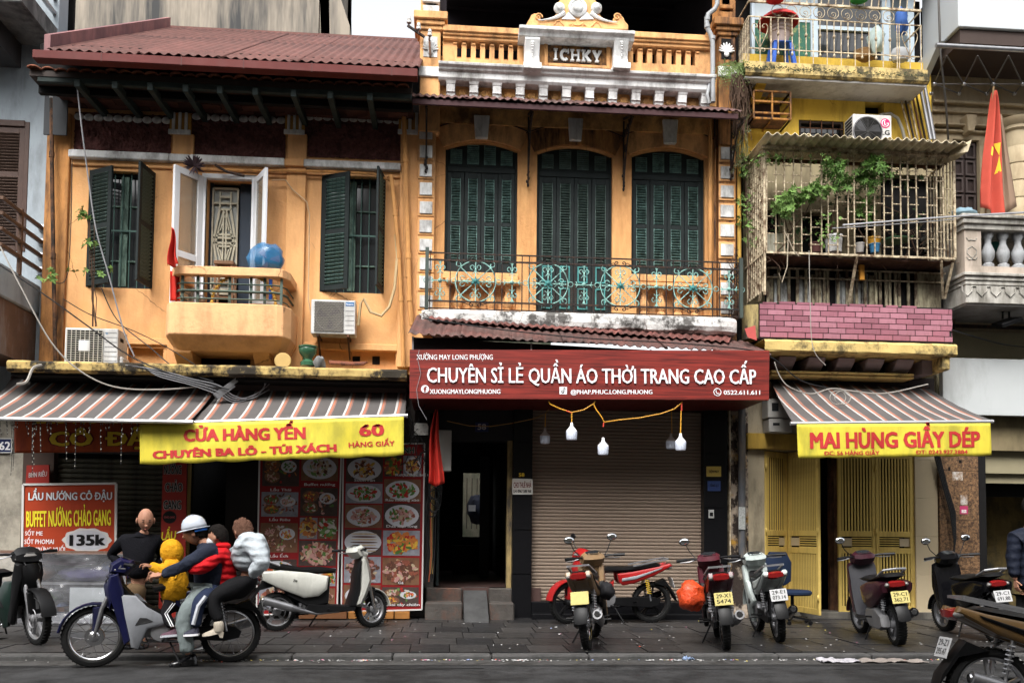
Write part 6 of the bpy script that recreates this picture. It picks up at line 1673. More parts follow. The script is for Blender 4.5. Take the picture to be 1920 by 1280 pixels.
MB().box(bx0+.03,bx1,YBe+.03,FY+.1,zE(568),zE(534)).build('balcony_apron',CB,he,bevel=.01)
MB().box(bx0+.05,bx1,YBe+.06,YE,zE(568)-.02,zE(568)-.001).build('balcony_soffit',mat('grey_soffit',(.3,.3,.3)),he)
for k in range(9):
 X=PX(1815+27*k,YBe,550);zt_=zE(537);zb_2=zE(555)
 mb=MB();w2=.075;mb.tube([(X-w2-.05,YBe+.02,zt_),(X-w2,YBe+.02,zt_),(X-w2,YBe+.02,(zt_+zb_2)/2),(X,YBe+.02,zb_2),(X+w2,YBe+.02,(zt_+zb_2)/2),(X+w2,YBe+.02,zt_),(X+w2+.05,YBe+.02,zt_)],.009,4);mb.build('zigzag_mould',CB,he)
X=PX(1824,YBe,465)
for zz,s in ((zE(446),1),(zE(482),-1)):
 MB().tube([(X-.08,YBe+.025,zz),(X-.05,YBe+.025,zz-.04),(X,YBe+.025,zz-.03),(X+.05,YBe+.025,zz-.04),(X+.08,YBe+.025,zz)],.008,4).build('pier_relief',CB,he)
hx=[(X-.07,zE(468)),(X,zE(462)),(X+.07,zE(468)),(X+.07,zE(476)),(X,zE(484)),(X-.07,zE(476))]
MB().tube([(p[0],YBe+.026,p[1]) for p in hx],.007,4,closed=True).build('pier_relief',CB,he)
bp_=[(.085,0),(.085,.05),(.05,.07),(.09,.15),(.095,.22),(.045,.33),(.05,.38),(.08,.42),(.08,.47)]
for k in range(5):
 X=PX(1852+28*k,YBe+.14,465);Hb=zE(431)-zE(498)
 MB().lathe([(r_,z/.47*Hb) for r_,z in bp_],(X,YBe+.14,zE(498)),14).build('baluster',mat('grey_baluster',(.32,.33,.34),.85,var=.12,dirt=(.12,.11,.10),damt=.3,dscale=4),he)
# things on it
blob('cloth_pile',P(1806,400,12.6),(.2,.15,.07),mat('pale_blue_cloth',(.20,.30,.36),.9,var=.3,vs=8),'pale blue crumpled cloth lying on the corner of the carved balcony','cloth',.3,4)
blob('green_cloth',P(1866,452,12.7),(.14,.1,.16),mat('teal_cloth',(.03,.17,.16),.8),'teal cloth bundle behind the pale balusters','cloth',.3,2)
# overhanging pale block at the top right
YV=12.2
zv=P(1800,50,YV).z;xv=PX(1797,YV,30)
PG_=mat('pale_grey_panel',(.42,.44,.45),.6,var=.06,vs=1)
MB().box(xv,xe1,YV,YE-.01,zv,zv+3).build('overhanging_block',PG_,he,bevel=.01)
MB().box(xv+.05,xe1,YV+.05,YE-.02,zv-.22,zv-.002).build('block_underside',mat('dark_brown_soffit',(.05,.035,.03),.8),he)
yz_prism([(YE-.001,zv-.03),(YE-.001,zv-.5),(YV+.35,zv-.03)],xv-.10,xv-.001).build('grey_gusset',PG_,he)
# steel pipe and space-frame truss
tr=thing('steel_truss','dark steel space-frame truss under a shiny horizontal pipe at upper right','truss',P(1850,130,12.6))
zp=P(1840,90,12.1).z;xa_=PX(1755,12.1,90)
MB().tube([(xa_,12.1,zp),(xe1,12.1,zp)],.035,12).build('main_pipe',STEEL,tr)
DS=mat('dark_steel_bar',(.07,.065,.06),.5,metal=.5,var=.2)
nodes_a=[P(1775+58*k,105,12.2) for k in range(5)];nodes_b=[P(1740+55*k+12,158,12.6) for k in range(6)];nodes_c=[P(1726+52*k+20,176,12.9) for k in range(6)]
for k in range(5):
 for n_ in (nodes_b[k],nodes_b[min(5,k+1)]):MB().bar(nodes_a[k],n_,.018,.018).build('truss_bar',DS,tr)
for k in range(5):
 MB().bar(nodes_b[k],nodes_b[k+1],.015,.015).build('truss_bar',DS,tr);MB().bar(nodes_b[k],nodes_c[k],.015,.015).build('truss_bar',DS,tr);MB().bar(nodes_b[k],nodes_c[k+1],.015,.015).build('truss_bar',DS,tr)
for n_ in nodes_b+nodes_c:MB().ell(n_,(.035,.035,.03),8,6).build('truss_node',STEEL,tr)
MB().tube([P(1760,0,12.3),P(1763,100,12.3),P(1773,190,12.5),P(1778,262,12.8)],.016,6).build('hanging_rod',DS,tr)
# hall wall under the balcony, black bar, floodlight, white panel
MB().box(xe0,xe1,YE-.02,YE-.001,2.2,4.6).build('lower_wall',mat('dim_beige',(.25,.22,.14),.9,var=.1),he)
zbk=P(1850,612,13).z;MB().box(xe0,xe1,13.0,13.04,zbk-.025,zbk+.025).build('black_bar',IRON,he)
qw=R(1768,672,1920,778,12.75)
MB().box(qw[0],xe1,12.75,12.85,qw[2],qw[3]).build('white_fascia',mat('white_fascia_panel',(.44,.46,.46),.5,var=.06,vs=1,dirt=(.25,.25,.24),damt=.25,dscale=1),he,bevel=.004)
fl=thing('floodlight','black floodlight hanging under the carved balcony','lamp',P(1888,580,12.5))
MB().bar(P(1880,575,12.5),P(1880,598,12.5),.02,.02).build('arm',BLK,fl);MB().bar(P(1892,575,12.5),P(1892,596,12.5),.02,.02).build('arm',BLK,fl)
MB().box(-.17,.17,-.13,.13,-.03,.03,M=Matrix.Translation(P(1888,604,12.45)) @ Matrix.Rotation(-.35,4,'Y') @ Matrix.Rotation(.25,4,'X')).build('lamp_head',BLK,fl,bevel=.01)
MB().lathe([(.05,0),(.05,.03)],P(1886,573,12.5),10).build('mount',BLK,fl)
# flag
def hang_flag(px,py0,py1,wtop,wbot,Y,m_,label,lean=0,star=None,seed=0,nm='flag',pole=True,cat='flag'):
 g=thing(nm,label,cat,P(px,py1,Y))
 A=P(px,py0,Y);B=P(px,py1,Y);H=A.z-B.z
 mb=MB()
 def fn(u,v):
  wv=wtop+(wbot-wtop)*(v**.7);x=A.x+lean*v+(u-.5)*wv
  fold=math.sin(u*PI*3.2+seed+v*1.2)*(.03+.05*v)+.02*math.sin(u*11+v*3+seed)
  return Vector((x+.02*math.sin(v*5+seed),Y+fold,A.z-H*v*(1-.10*abs(u-.45)*(1 if v>.8 else 0))-(.10*H*v*u if seed==1 else 0)))
 mb.grid(fn,26,24);mb.build('cloth',m_,g,solid=.003)
 return g,fn
g,fn=hang_flag(1862,172,398,.03,.36,12.45,FLAGFADE,'large faded red flag with yellow star hanging over the carved balcony',lean=-.02,seed=1)
mb=MB();
for (u0,v0,u1,v1,u2,v2,u3,v3) in ((.60,.40,.86,.40,.80,.50,.80,.50),(.80,.50,.86,.62,.66,.64,.74,.57),(.22,.46,.30,.47,.27,.54,.21,.53)):
 q=[fn(u,v)+Vector((0,-.01,0)) for u,v in ((u0,v0),(u1,v1),(u2,v2),(u3,v3))];mb.add(q,[(0,1,2,3)])
mb.build('star',FLAGYEL,g,solid=.002)
MB().tube([P(1848,405,12.6),P(1863,163,12.45)],.014,6).build('pole',mat('bamboo_pole',(.25,.16,.08),.7),g)
mb=MB();mb.grid(lambda u,v:P(1872+6*v+(u*22*(.3+v)),215+v*190-18*u*v,12.62+.03*math.sin(u*7)),10,12);tag(mb.build('brown_cloth',mat('brown_grey_cloth',(.24,.16,.11),.9,var=.1),solid=.003),'brown grey cloth hanging behind the faded flag','cloth')
# hanging roots and fern between the two houses
random.seed(31)
rt_=thing('hanging_roots','mass of dry brown roots hanging from the corner of the top balcony','plant',P(1395,150,12.6))
mb=MB()
for k in range(220):
 p=P(rr(1372,1404),rr(135,165),rr(12.5,12.85));pts=[p];L=rr(.1,.4) if k % 3 else rr(.4,.95)
 for j in range(4):pts.append(pts[-1]+Vector((rr(-.035,.035),rr(-.01,.01),-L/4)))
 mb.tube(pts,rr(.003,.008),3,caps=False)
stuff(mb.build('roots',DRYROOT,rt_))
mb=MB()
for k in range(130):
 p=P(rr(1352,1402),rr(118,140),rr(12.5,12.8));d=Vector((rr(-1,1),rr(-1,.2),rr(-.9,.7))).normalized()
 for j in range(7):
  q=p+d*.03*j+Vector((0,0,-.004*j*j));s=Vector((-d.z,0,d.x))*.02*(1-j/8)
  mb.add([q,q+s+d*.012,q+d*.024,q-s+d*.012],[(0,1,2,3)])
stuff(mb.build('fern',mat('fern_green',(.12,.17,.05),.7,var=.35,vs=8),rt_))
mb=MB()
for k in range(60):
 p=P(rr(1372,1412),rr(200,330),rr(12.5,12.9));leaflets(mb,p,.05,4,w=.5)
for k in range(14):
 p=P(rr(1378,1402),170,12.7);pts=[p]
 for j in range(6):pts.append(pts[-1]+Vector((rr(-.05,.05),0,-.2)))
 mb.tube(pts,.005,3,caps=False)
stuff(mb.build('trailing_stems',mat('olive_stem',(.09,.09,.04),.8,var=.4,vs=8),rt_))
# drainpipe of the ornate house and right-hand yellow pipe
dp=MB();dp.tube([P(1345,-30,12.7),P(1345,8,12.7),P(1340,18,12.7),P(1328,27,12.7),P(1325,40,12.7),P(1326,52,12.7),P(1333,66,12.7),P(1336,80,12.7),P(1337,192,12.7)],.036,10)
for (px,py) in ((1326,36),(1326,50),(1336,72)):dp.lathe([(.045,-.025),(.045,.025)],P(px,py,12.7),10)
tag(dp.build('drainpipe',PVCG),'grey drainpipe with a double bend beside the right parapet pier','pipe')
tag(MB().tube([P(1330,158,12.75),P(1326,178,12.7),P(1330,195,12.7)],.026,8).build('pipe_stub',PVCG),'short grey pipe stub ending at the upper canopy','pipe')
tag(MB().tube([P(1385,225,12.85),P(1387,560,12.85)],.03,8).build('yellow_pipe',mat('yellow_pipe',(.5,.30,.06),.7,var=.2,dirt=(.15,.08,.03),damt=.3)),'yellow pipe between the ornate house and the caged balcony','pipe')
mb=MB()
for k in range(60):
 p=P(rr(1372,1386),rr(480,590),rr(12.5,12.9));pts=[p]
 for j in range(3):pts.append(pts[-1]+Vector((rr(-.06,.06),0,rr(-.1,.1))))
 mb.tube(pts,.005,3,caps=False)
o=mb.build('dead_vine',DRYROOT);tag(o,'dead brown vine tangled at the right end of the iron railing','vine');stuff(o)
tag(MB().hexa([P(1402,632,12.0),P(1419,638,12.0),P(1419,638,12.2),P(1402,632,12.2),P(1396,616,12.0),P(1416,610,12.0),P(1416,610,12.2),P(1396,616,12.2)]).build('broken_tile',mat('pink_red_scrap',(.42,.08,.07),.7)),'broken red tile lying at the right end of the rusty canopy','tile')
# ================================================================= ground floor fronts
def gbox(px4,Y,d,m_,parent,nm,bevel=0):
 q=R(*px4,Y);return MB().box(q[0],q[1],Y,Y+d,q[2],q[3]).build(nm,m_,parent,bevel=bevel)
def zbase(px):return SW
DW=mat('dark_shop_wall',(.045,.038,.034),.8,var=.25,vs=2)
def upto(x0,x1,z0,z1,Y,d,m_,parent,nm,bevel=0):return MB().box(x0,x1,Y,Y+d,z0,z1).build(nm,m_,parent,bevel=bevel)
X=lambda px,Y=FY:PX(px,Y,1000)
Zg=lambda py,px=960,Y=FY:P(px,py,Y).z
zled=lz0_b=P(390,705,FY).z
# left house ground floor
upto(X(38),X(96),0,zled,FY,.3,mat('brown_door_frame',(.07,.045,.035),.6),hb,'shop_post')
upto(X(96),X(306),Zg(850,200),zled,FY+.02,.3,DW,hb,'shop_fascia')
upto(X(306),X(352),0,zled,FY,.3,DW,hb,'shop_post');upto(X(352),X(486),Zg(846,420),zled,FY+.01,.3,DW,hb,'door_lintel')
upto(X(486),X(800),0,zled,FY+.03,.3,DW,hb,'shop_wall');upto(X(352),X(486),0,zled,FY+2.2,.1,VOID,hb,'inner_wall')
upto(X(352),X(358),0,Zg(846,420),FY+.05,2.1,VOID,hb,'passage_wall');upto(X(480),X(486),0,Zg(846,420),FY+.05,2.1,VOID,hb,'passage_wall');upto(X(405),X(486),0,Zg(850,420),FY+.5,.04,mat('dark_panel',(.022,.019,.018),.5),hb,'inner_door')
upto(X(350),X(354),SW,Zg(850,352),FY-.03,.1,mat('yellow_strip',(.35,.24,.08),.7),hb,'door_jamb')
# roller shutters, slat by slat
def roller(x0,x1,z0,z1,Y,pitch,m_,parent,groove,amp=.012):
 MB().box(x0,x1,Y+.02,Y+.04,z0,z1).build('shutter_back',groove,parent)
 h=pitch;prof=[(Y+.012,.002),(Y-amp*.2,h*.14),(Y-amp,h*.35),(Y-amp,h*.7),(Y-amp*.2,h*.92),(Y+.012,h-.001)]
 c=MB();c.loft([[Vector((x,y,z)) for y,z in prof] for x in (0,x1-x0)],sm=False);me=mesh_only(c,'shutter_slat',m_)
 n=int((z1-z0)/pitch)
 for k in range(n):piece(me,(x0,rr(-.0015,.0015),z0+k*pitch),parent)
roller(X(97),X(305),SW,Zg(850,200),FY+.12,.075,SHUTTER_O,hb,VOID)
shx0,shx1=X(998),X(1319);zs0,zs1=Zg(1127,1158),Zg(766,1158)
# ornate house ground floor
roller(shx0,shx1,zs0,zs1,FY+.06,.052,SHUTTER_T,hc,mat('tan_groove',(.06,.045,.036),.8),.006)
upto(shx0-.02,shx1+.02,SW-.05,zs0-.001,FY-.10,.3,GRAN,hc,'shutter_sill',.01);upto(shx0-.02,shx1+.02,SW-.05,zs0-.16,FY-.30,.199,GRAN,hc,'front_step',.01)
def granite_pier(a,c,Y,n):
 z1=P(a,745,Y).z;h=(z1-SW)/n
 for k in range(n):upto(X(a,Y),X(c,Y),SW-.02+k*h+.003,SW+(k+1)*h,Y,.5,GRAN,hc,'granite_panel',.003)
granite_pier(961,997,FY-.12,5);granite_pier(1320,1364,FY-.10,4)
upto(X(1364),X(1366),SW,Zg(745,1365),FY-.11,.3,CREAM_G,hc,'edge_strip')
upto(X(790),X(1366),Zg(768,1080),Zg(660,1080),FY+.3,.3,VOID,hc,'shop_lintel');upto(X(812),X(962),Zg(826,880),Zg(745,880),FY-.02,.3,mat('door_lintel_black',(.018,.017,.018),.5),hc,'door_lintel')
# doorway 58: passage to a small lit yard
zth=Zg(1101,880)
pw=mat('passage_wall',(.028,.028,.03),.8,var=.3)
dx0,dx1=X(816),X(952)
upto(X(790),dx0,SW,Zg(745,800),FY+.0,.25,mat('grimy_jamb',(.05,.045,.04),.85,var=.3,vs=3),hc,'door_jamb');upto(X(806,12.95),X(813,12.95),zth+.2,Zg(888,810),FY-.05,.04,mat('yellow_strip',(.4,.27,.06),.7),hc,'yellow_strip')
upto(X(950),X(959),zth,Zg(826,950),FY-.03,.2,mat('worn_cream_jamb',(.36,.26,.11),.8,var=.3,dirt=(.06,.05,.04),damt=.5,dscale=4),hc,'door_jamb')
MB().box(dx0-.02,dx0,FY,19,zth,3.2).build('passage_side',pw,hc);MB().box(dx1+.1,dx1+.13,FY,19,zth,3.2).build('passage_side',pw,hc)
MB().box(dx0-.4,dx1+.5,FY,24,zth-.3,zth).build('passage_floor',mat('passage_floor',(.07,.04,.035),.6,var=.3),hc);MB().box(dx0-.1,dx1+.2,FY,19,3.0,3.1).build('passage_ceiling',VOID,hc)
Ye=19.0;q=R(868,886,914,1006,Ye);mb=MB();holed_wall(mb,dx0-.6,dx1+.6,zth,4.2,Ye,.15,[(q[0],q[1],q[2],q[3])]);mb.build('passage_end_wall',pw,hc)
MB().box(dx0-.3,dx0-.02,FY+.3,FY+.36,zth,2.5).build('door_leaf_side',SHUT,hc)
MB().box(dx0+.02,dx0+.06,FY+.05,FY+.75,zth+.02,2.55).build('open_door_leaf',SHUT,hc,bevel=.006)
MB().box(P(900,900,16).x,P(918,900,16).x,16,16.05,zth,P(900,855,16).z).build('inner_partition',mat('dim_grey',(.07,.07,.075),.8),hc)
MB().box(dx0+.3,dx1-.1,17.5,17.9,zth,P(890,1022,17.5).z).build('inner_step',mat('dark_step',(.05,.035,.03),.8),hc)
MB().box(dx0-2,dx1+2,24.5,24.6,0,7).build('yard_wall',mat('yard_wall',(.13,.12,.09),.9,var=.3,vs=3,dirt=(.05,.06,.04),damt=.5),hc)
gm=MB()
for k in range(14):XX=dx0-.6+k*.13;gm.bar((XX,22.6,zth+.9),(XX,22.6,zth+2.2),.02,.02)
gm.build('yard_grille',IRON,hc)
sb_=thing('covered_scooter','scooter under a dark cover at the far end of the passage','scooter',P(892,985,20.5))
blob('cover',P(895,955,20.6),(.24,.3,.34),mat('dark_navy_cover',(.03,.035,.06),.7,var=.3),None,None,.25,5,parent=sb_)
c=P(886,968,20.3);MB().lathe([(.25,-.05),(.25,.05)],(c.x+.05,c.y,zth+.25),16,axis='x').build('wheel',RUBBER,sb_);MB().box(c.x-.1,c.x+.06,c.y-.2,c.y-.19,c.z+.12,c.z+.26).build('plate',LETTER,sb_)
# steps and ramp
STP=mat('old_brick_step',(.065,.058,.052),.9,var=.35,vs=4,bump=.5,bs=20,dirt=(.16,.065,.04),damt=.10,dscale=3,dz=1)
for (a,c) in ((800,868),(917,962)):
 for k,(za,d) in enumerate(((zth,.05),(SW+.24,.38))):MB().box(X(a),X(c)-.001,FY-d-.0,FY+.25,SW-.03+k*.0,za-k*.0-.001*k).build('step',STP,hc,bevel=.02)
mb=MB();mb.hexa([(X(870),FY-.78,SW-.02),(X(914),FY-.78,SW-.02),(X(914),FY+.1,SW-.02),(X(870),FY+.1,SW-.02),(X(870),FY-.78,SW+.01),(X(914),FY-.78,SW+.01),(X(914),FY+.1,zth+.01),(X(870),FY+.1,zth+.01)]);mb.build('ramp',mat('dark_ramp',(.05,.05,.05),.8,var=.35,vs=4),hc,bevel=.01)
# wall beside, meter boxes, pipe
PEEL=mat('peeling_plaster',(.40,.33,.26),.9,var=.2,vs=4,bump=.6,bs=20,dirt=(.04,.03,.025),damt=.62,dscale=3.2,dz=.8,dsharp=.05,col2=(.40,.22,.04),c2s=3,c2t=.58)
upto(X(1366),X(1402),SW,Zg(740,1380),FY-.03,.3,PEEL,hd,'peeling_pier')
upto(X(1402),X(1436),SW,Zg(700,1420),FY+.0,.3,CREAMW,hd,'front_wall');upto(X(1402),X(1760),Zg(846,1580),Zg(690,1580),FY+.01,.3,CREAMW,hd,'front_band')
gbox((1402,812,1496,842),FY-.10,.1,mat('ochre_lintel',(.42,.27,.05),.8,var=.2,dirt=(.1,.06,.03),damt=.3),hd,'lintel',.01)
tag(MB().tube([P(1391,745,12.85),P(1391,1022,12.85),P(1393,1050,12.82)],.055,12).build('drainpipe',mat('dark_grey_pipe',(.075,.078,.085),.5,var=.2,vs=3,dirt=(.18,.14,.10),damt=.3,dscale=4)),'thick dark grey drainpipe with stickers between the shutter and the yellow gates','pipe')
q=R(1386,950,1396,992,12.79);tag(MB().box(q[0]-.01,q[1]+.01,12.785,12.79,q[2],q[3]).build('sticker',mat('printed_sticker',(.30,.31,.30),.6,var=.5,vs=40)),'pale printed sticker on the thick dark grey drainpipe','sticker')
for k,(a,b_,c,d) in enumerate(((1440,748,1484,783),(1442,785,1486,810))):
 q=R(a,b_,c,d,12.7);g=thing('meter_box',['upper pale grey electric meter box left of the yellow shoe banner','lower pale grey electric meter box left of the yellow shoe banner'][k],'meter box',((q[0]+q[1])/2,12.9,q[2]))
 MB().box(q[0],q[1],12.7,12.96,q[2],q[3]).build('case',mat('meter_grey',(.33,.32,.30),.5,var=.1),g,bevel=.01);MB().box(q[0]+.06,q[0]+.16,12.695,12.699,q[2]+.10,q[3]-.06).build('window',GLASSD,g)
# yellow folding gates
gz0,gz1=Zg(1146,1640),Zg(849,1640)
gt=thing('folding_gate','yellow slatted folding steel gates, the left pair folded half open','gate',(X(1570),FY,gz0))
def gate_leaf(A,B,flip):
 A=Vector(A);B=Vector(B);W=(B-A).length;H=gz1-gz0;ang=math.atan2(B.y-A.y,B.x-A.x);st=.05
 fb=MB();fb.box(0,st,0,.04,0,H);fb.box(W-st,W,0,.04,0,H)
 for a,b_ in ((0,.035),(.365,.40),(.47,.505),(.965,1)):fb.box(st,W-st,.001,.039,H*a,H*b_)
 lf=local(fb,'leaf',YELLOW_G,gt,(A.x-gt.location.x,A.y-gt.location.y,0),(0,0,ang),bevel=.003)
 n=max(6,int((W-2*st)/.047));wd=(W-2*st)/n
 for (a,b_) in ((.035,.365),(.505,.965)):
  me=mesh_only(MB().box(wd*.24,wd*.76,.006,.014,H*a,H*b_),'gate_bar',YELLOW_G)
  for k in range(n):local(None,'gate_bar',None,lf,(st+wd*k,0,0),src=me)
 xa,xb=(st+(W-2*st)*.35,W-st) if flip else (st,st+(W-2*st)*.65)
 for k in range(5):local(MB().box(xa,xb,.008,.03,H*(.40+.0142*k),H*(.40+.0142*k+.007)),'louvre',YELLOW_G,lf)
 xs=(st,xa) if flip else (xb,W-st);local(MB().box(xs[0]+.012,xs[1]-.0,.02,.024,H*.41,H*.46),'lock_plate',CREAMT,lf)
 for zf_ in (.1,.5,.9):local(MB().lathe([(.014,H*zf_-.05),(.014,H*zf_+.05)],(0 if not flip else W,-.008,0),8),'hinge',YELLOW_G,lf)
 return lf
gate_leaf((X(1570),FY-.04,0),(X(1640)-.005,FY-.04,0),True);gate_leaf((X(1640)+.005,FY-.04,0),(X(1710),FY-.04,0),False)
A=P(1436,1000,FY-.02);B=P(1477,1000,13.25);C=P(1534,1000,12.35)
gate_leaf((A.x,A.y,0),(B.x,B.y,0),False);gate_leaf((B.x,B.y,0),(C.x,C.y,0),True)
gt.location.z=gz0
for o in gt.children:pass
upto(X(1706),X(1714),gz0,gz1,FY-.03,.2,YELLOW_G,hd,'gate_post');upto(X(1436),X(1760),SW-.03,gz0,FY-.10,.5,mat('threshold_stone',(.15,.14,.12),.8,var=.2,dirt=(.05,.045,.04),damt=.4),hd,'threshold',.01)
upto(X(1380),X(1860),0,3.6,FY+1.6,.1,VOID,hd,'inner_wall');upto(X(1420),X(1430),0,3.3,FY+.31,1.3,VOID,hd,'inner_side');upto(X(1740),X(1750),0,3.3,FY+.31,1.3,VOID,hd,'inner_side');upto(X(1420),X(1750),3.1,3.2,FY+.31,1.3,VOID,hd,'inner_ceiling')
for a,c,m_ in ((1556,1564,RUST),(1564,1572,mat('brown_post',(.22,.13,.07),.8,var=.3,dirt=(.07,.03,.02),damt=.5,dscale=4))):upto(X(a,13.2),X(c,13.2),gz0,gz1,13.2,.08,m_,hd,'door_post')
for k in range(5):upto(X(1713),X(1755),gz0-.02+(gz1-gz0+.5)*k/5+.002,gz0-.02+(gz1-gz0+.5)*(k+1)/5,FY-.06,.3,CREAMT,hd,'pillar_tile',.002)
for k in range(4):upto(X(1756),X(1829),SW+(3.0)*k/4+.004,SW+3.0*(k+1)/4,FY-.10,.4,BROWNGRAN,he,'granite_panel',.003)
for (a,b_,c,d,m_) in ((1786,884,1805,900,'torn_paper'),(1801,928,1814,946,'torn_paper'),(1800,948,1815,963,'pink_poster'),(1778,875,1782,882,'black_spot'),(1798,862,1803,868,'black_spot')):
 mt={'torn_paper':mat('torn_paper',(.5,.48,.45),.9,dirt=(.2,.11,.05),damt=.6,dscale=14,dz=1),'pink_poster':mat('pink_poster',(.42,.04,.12),.6,var=.1),'black_spot':VOID}[m_];gbox((a,b_,c,d),FY-.103,.003,mt,he,m_)
gbox((1803,955,1812,961),FY-.1045,.001,mat('poster_print',(.6,.5,.5),.6,var=.6,vs=60),he,'poster_print')
MOS=mat('mossy_yellow_wall',(.14,.10,.035),.9,var=.35,vs=2,bump=.4,bs=20,dirt=(.03,.028,.02),damt=.6,dscale=1.5,dz=.7)
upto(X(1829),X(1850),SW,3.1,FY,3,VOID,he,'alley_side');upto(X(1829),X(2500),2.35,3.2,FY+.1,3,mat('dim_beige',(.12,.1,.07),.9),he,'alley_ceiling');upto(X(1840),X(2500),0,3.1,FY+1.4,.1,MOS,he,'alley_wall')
gbox((1828,780,2100,846),FY-.02,.1,mat('dim_beige_band',(.20,.16,.09),.9,var=.2,dirt=(.06,.05,.03),damt=.4),he,'alley_lintel')
cb=MB()
for k in range(4):cb.tube([P(1752+3*k,852,12.85),P(1765+4*k,900+5*k,12.82),P(1782+3*k,960,12.8),P(1789+k,1010,12.78),P(1790-k*2,1060,12.8)],.013,5)
tag(cb.build('black_cables',WIRE),'bundle of black cables hanging down the brown granite pillar','cables')
# ---- awnings
def stripes():
 m=bpy.data.materials.new('striped_canvas');m.use_nodes=True;nt=m.node_tree;b=nt.nodes['Principled BSDF'];L=nt.links
 tc=nt.nodes.new('ShaderNodeTexCoord');sp=nt.nodes.new('ShaderNodeSeparateXYZ');L.new(tc.outputs['Object'],sp.inputs[0])
 mu=nt.nodes.new('ShaderNodeMath');mu.operation='MULTIPLY';mu.inputs[1].default_value=1/.222;L.new(sp.outputs[0],mu.inputs[0])
 fr=nt.nodes.new('ShaderNodeMath');fr.operation='FRACT';L.new(mu.outputs[0],fr.inputs[0]);
 cr=nt.nodes.new('ShaderNodeValToRGB');cr.color_ramp.interpolation='CONSTANT';el=cr.color_ramp.elements
 G=(.070,.063,.060,1);cols=[(0,G),(.40,(.02,.02,.02,1)),(.43,(.38,.365,.35,1)),(.56,(.13,.12,.11,1)),(.60,(.34,.115,.06,1)),(.70,(.13,.115,.11,1)),(.74,(.28,.10,.06,1)),(.77,G)]
 L.new(fr.outputs[0],cr.inputs[0]);el[0].position=0;el[0].color=G;el[1].position=cols[1][0];el[1].color=cols[1][1]
 for p,c in cols[2:]:e=el.new(p);e.color=c
 n=nt.nodes.new('ShaderNodeTexNoise');n.inputs['Scale'].default_value=2.2;n.inputs['Detail'].default_value=5;L.new(tc.outputs['Object'],n.inputs[0])
 mp=nt.nodes.new('ShaderNodeMapRange');mp.inputs[3].default_value=.75;mp.inputs[4].default_value=1.25;L.new(n.outputs[0],mp.inputs[0])
 hv=nt.nodes.new('ShaderNodeHueSaturation');L.new(cr.outputs[0],hv.inputs['Color']);L.new(mp.outputs[0],hv.inputs['Value']);L.new(hv.outputs[0],b.inputs['Base Color'])
 b.inputs['Roughness'].default_value=.8;return m
STR=stripes()
def awning(label,tl,tr,br,bl,Yt,Yb):
 TL,TR,BR_,BL=P(*tl,Yt),P(*tr,Yt),P(*br,Yb),P(*bl,Yb)
 g=thing('awning',label,'awning',(BL+BR_)/2)
 def fn(u,v):
  p=TL.lerp(TR,u).lerp(BL.lerp(BR_,u),v);p.z-=.05*math.sin(PI*v)*(.6+.4*math.sin(u*9));p.z+=.006*noise.noise(Vector((u*20,v*9,1)));return p
 c=MB();c.grid(fn,60,10);c.build('canvas',STR,g,solid=.003)
 MB().tube([BL-Vector((.03,0,.02)),BR_+Vector((.03,0,-.02))],.026,8).build('front_bar',mat('awning_bar',(.38,.38,.38),.4,metal=.5),g)
 MB().tube([TL,TR],.03,8).build('roller_tube',IRON,g)
 for t in (.06,.94):a=TL.lerp(TR,t)+Vector((0,.0,-.25));b_=BL.lerp(BR_,t);MB().bar(a,b_-Vector((0,0,.03)),.025,.04).build('folding_arm',STEEL,g)
 return g
awning('striped grey and orange awning at far left, hanging lower than its neighbour',(22,708),(416,712),(358,788),(-40,781),12.9,11.4)
awning('striped grey and orange awning over the yellow number 60 banner',(418,728),(762,736),(760,776),(360,789),12.6,11.55)
awning('striped grey and orange awning over the yellow shoe shop banner',(1444,712),(1742,728),(1858,787),(1486,791),12.9,11.4)
gbox((1455,706,1752,745),FY-.05,.05,mat('mauve_dark',(.06,.05,.05),.9),hd,'awning_backboard')
for k,(px0,py0,px1,py1) in enumerate(((402,742,444,712),(405,745,438,722))):
 tag(MB().bar(P(px0,py0,12.1),P(px1,py1,12.2),.05,.06).build('awning_bracket',STEEL,None),['upper','lower'][k]+' of two grey steel bracket ends between the two left awnings','bracket','steel bracket ends between the two left awnings')
for (yy,m_,r) in ((713,IRON,.02),(728,mat('brown_duct',(.07,.05,.045),.7),.05)):
 q0,q1=P(430,yy,12.6),P(762,yy+3,12.6);MB().bar(q0,q1,r*2,r*2).build('shop_rail',m_,hb)
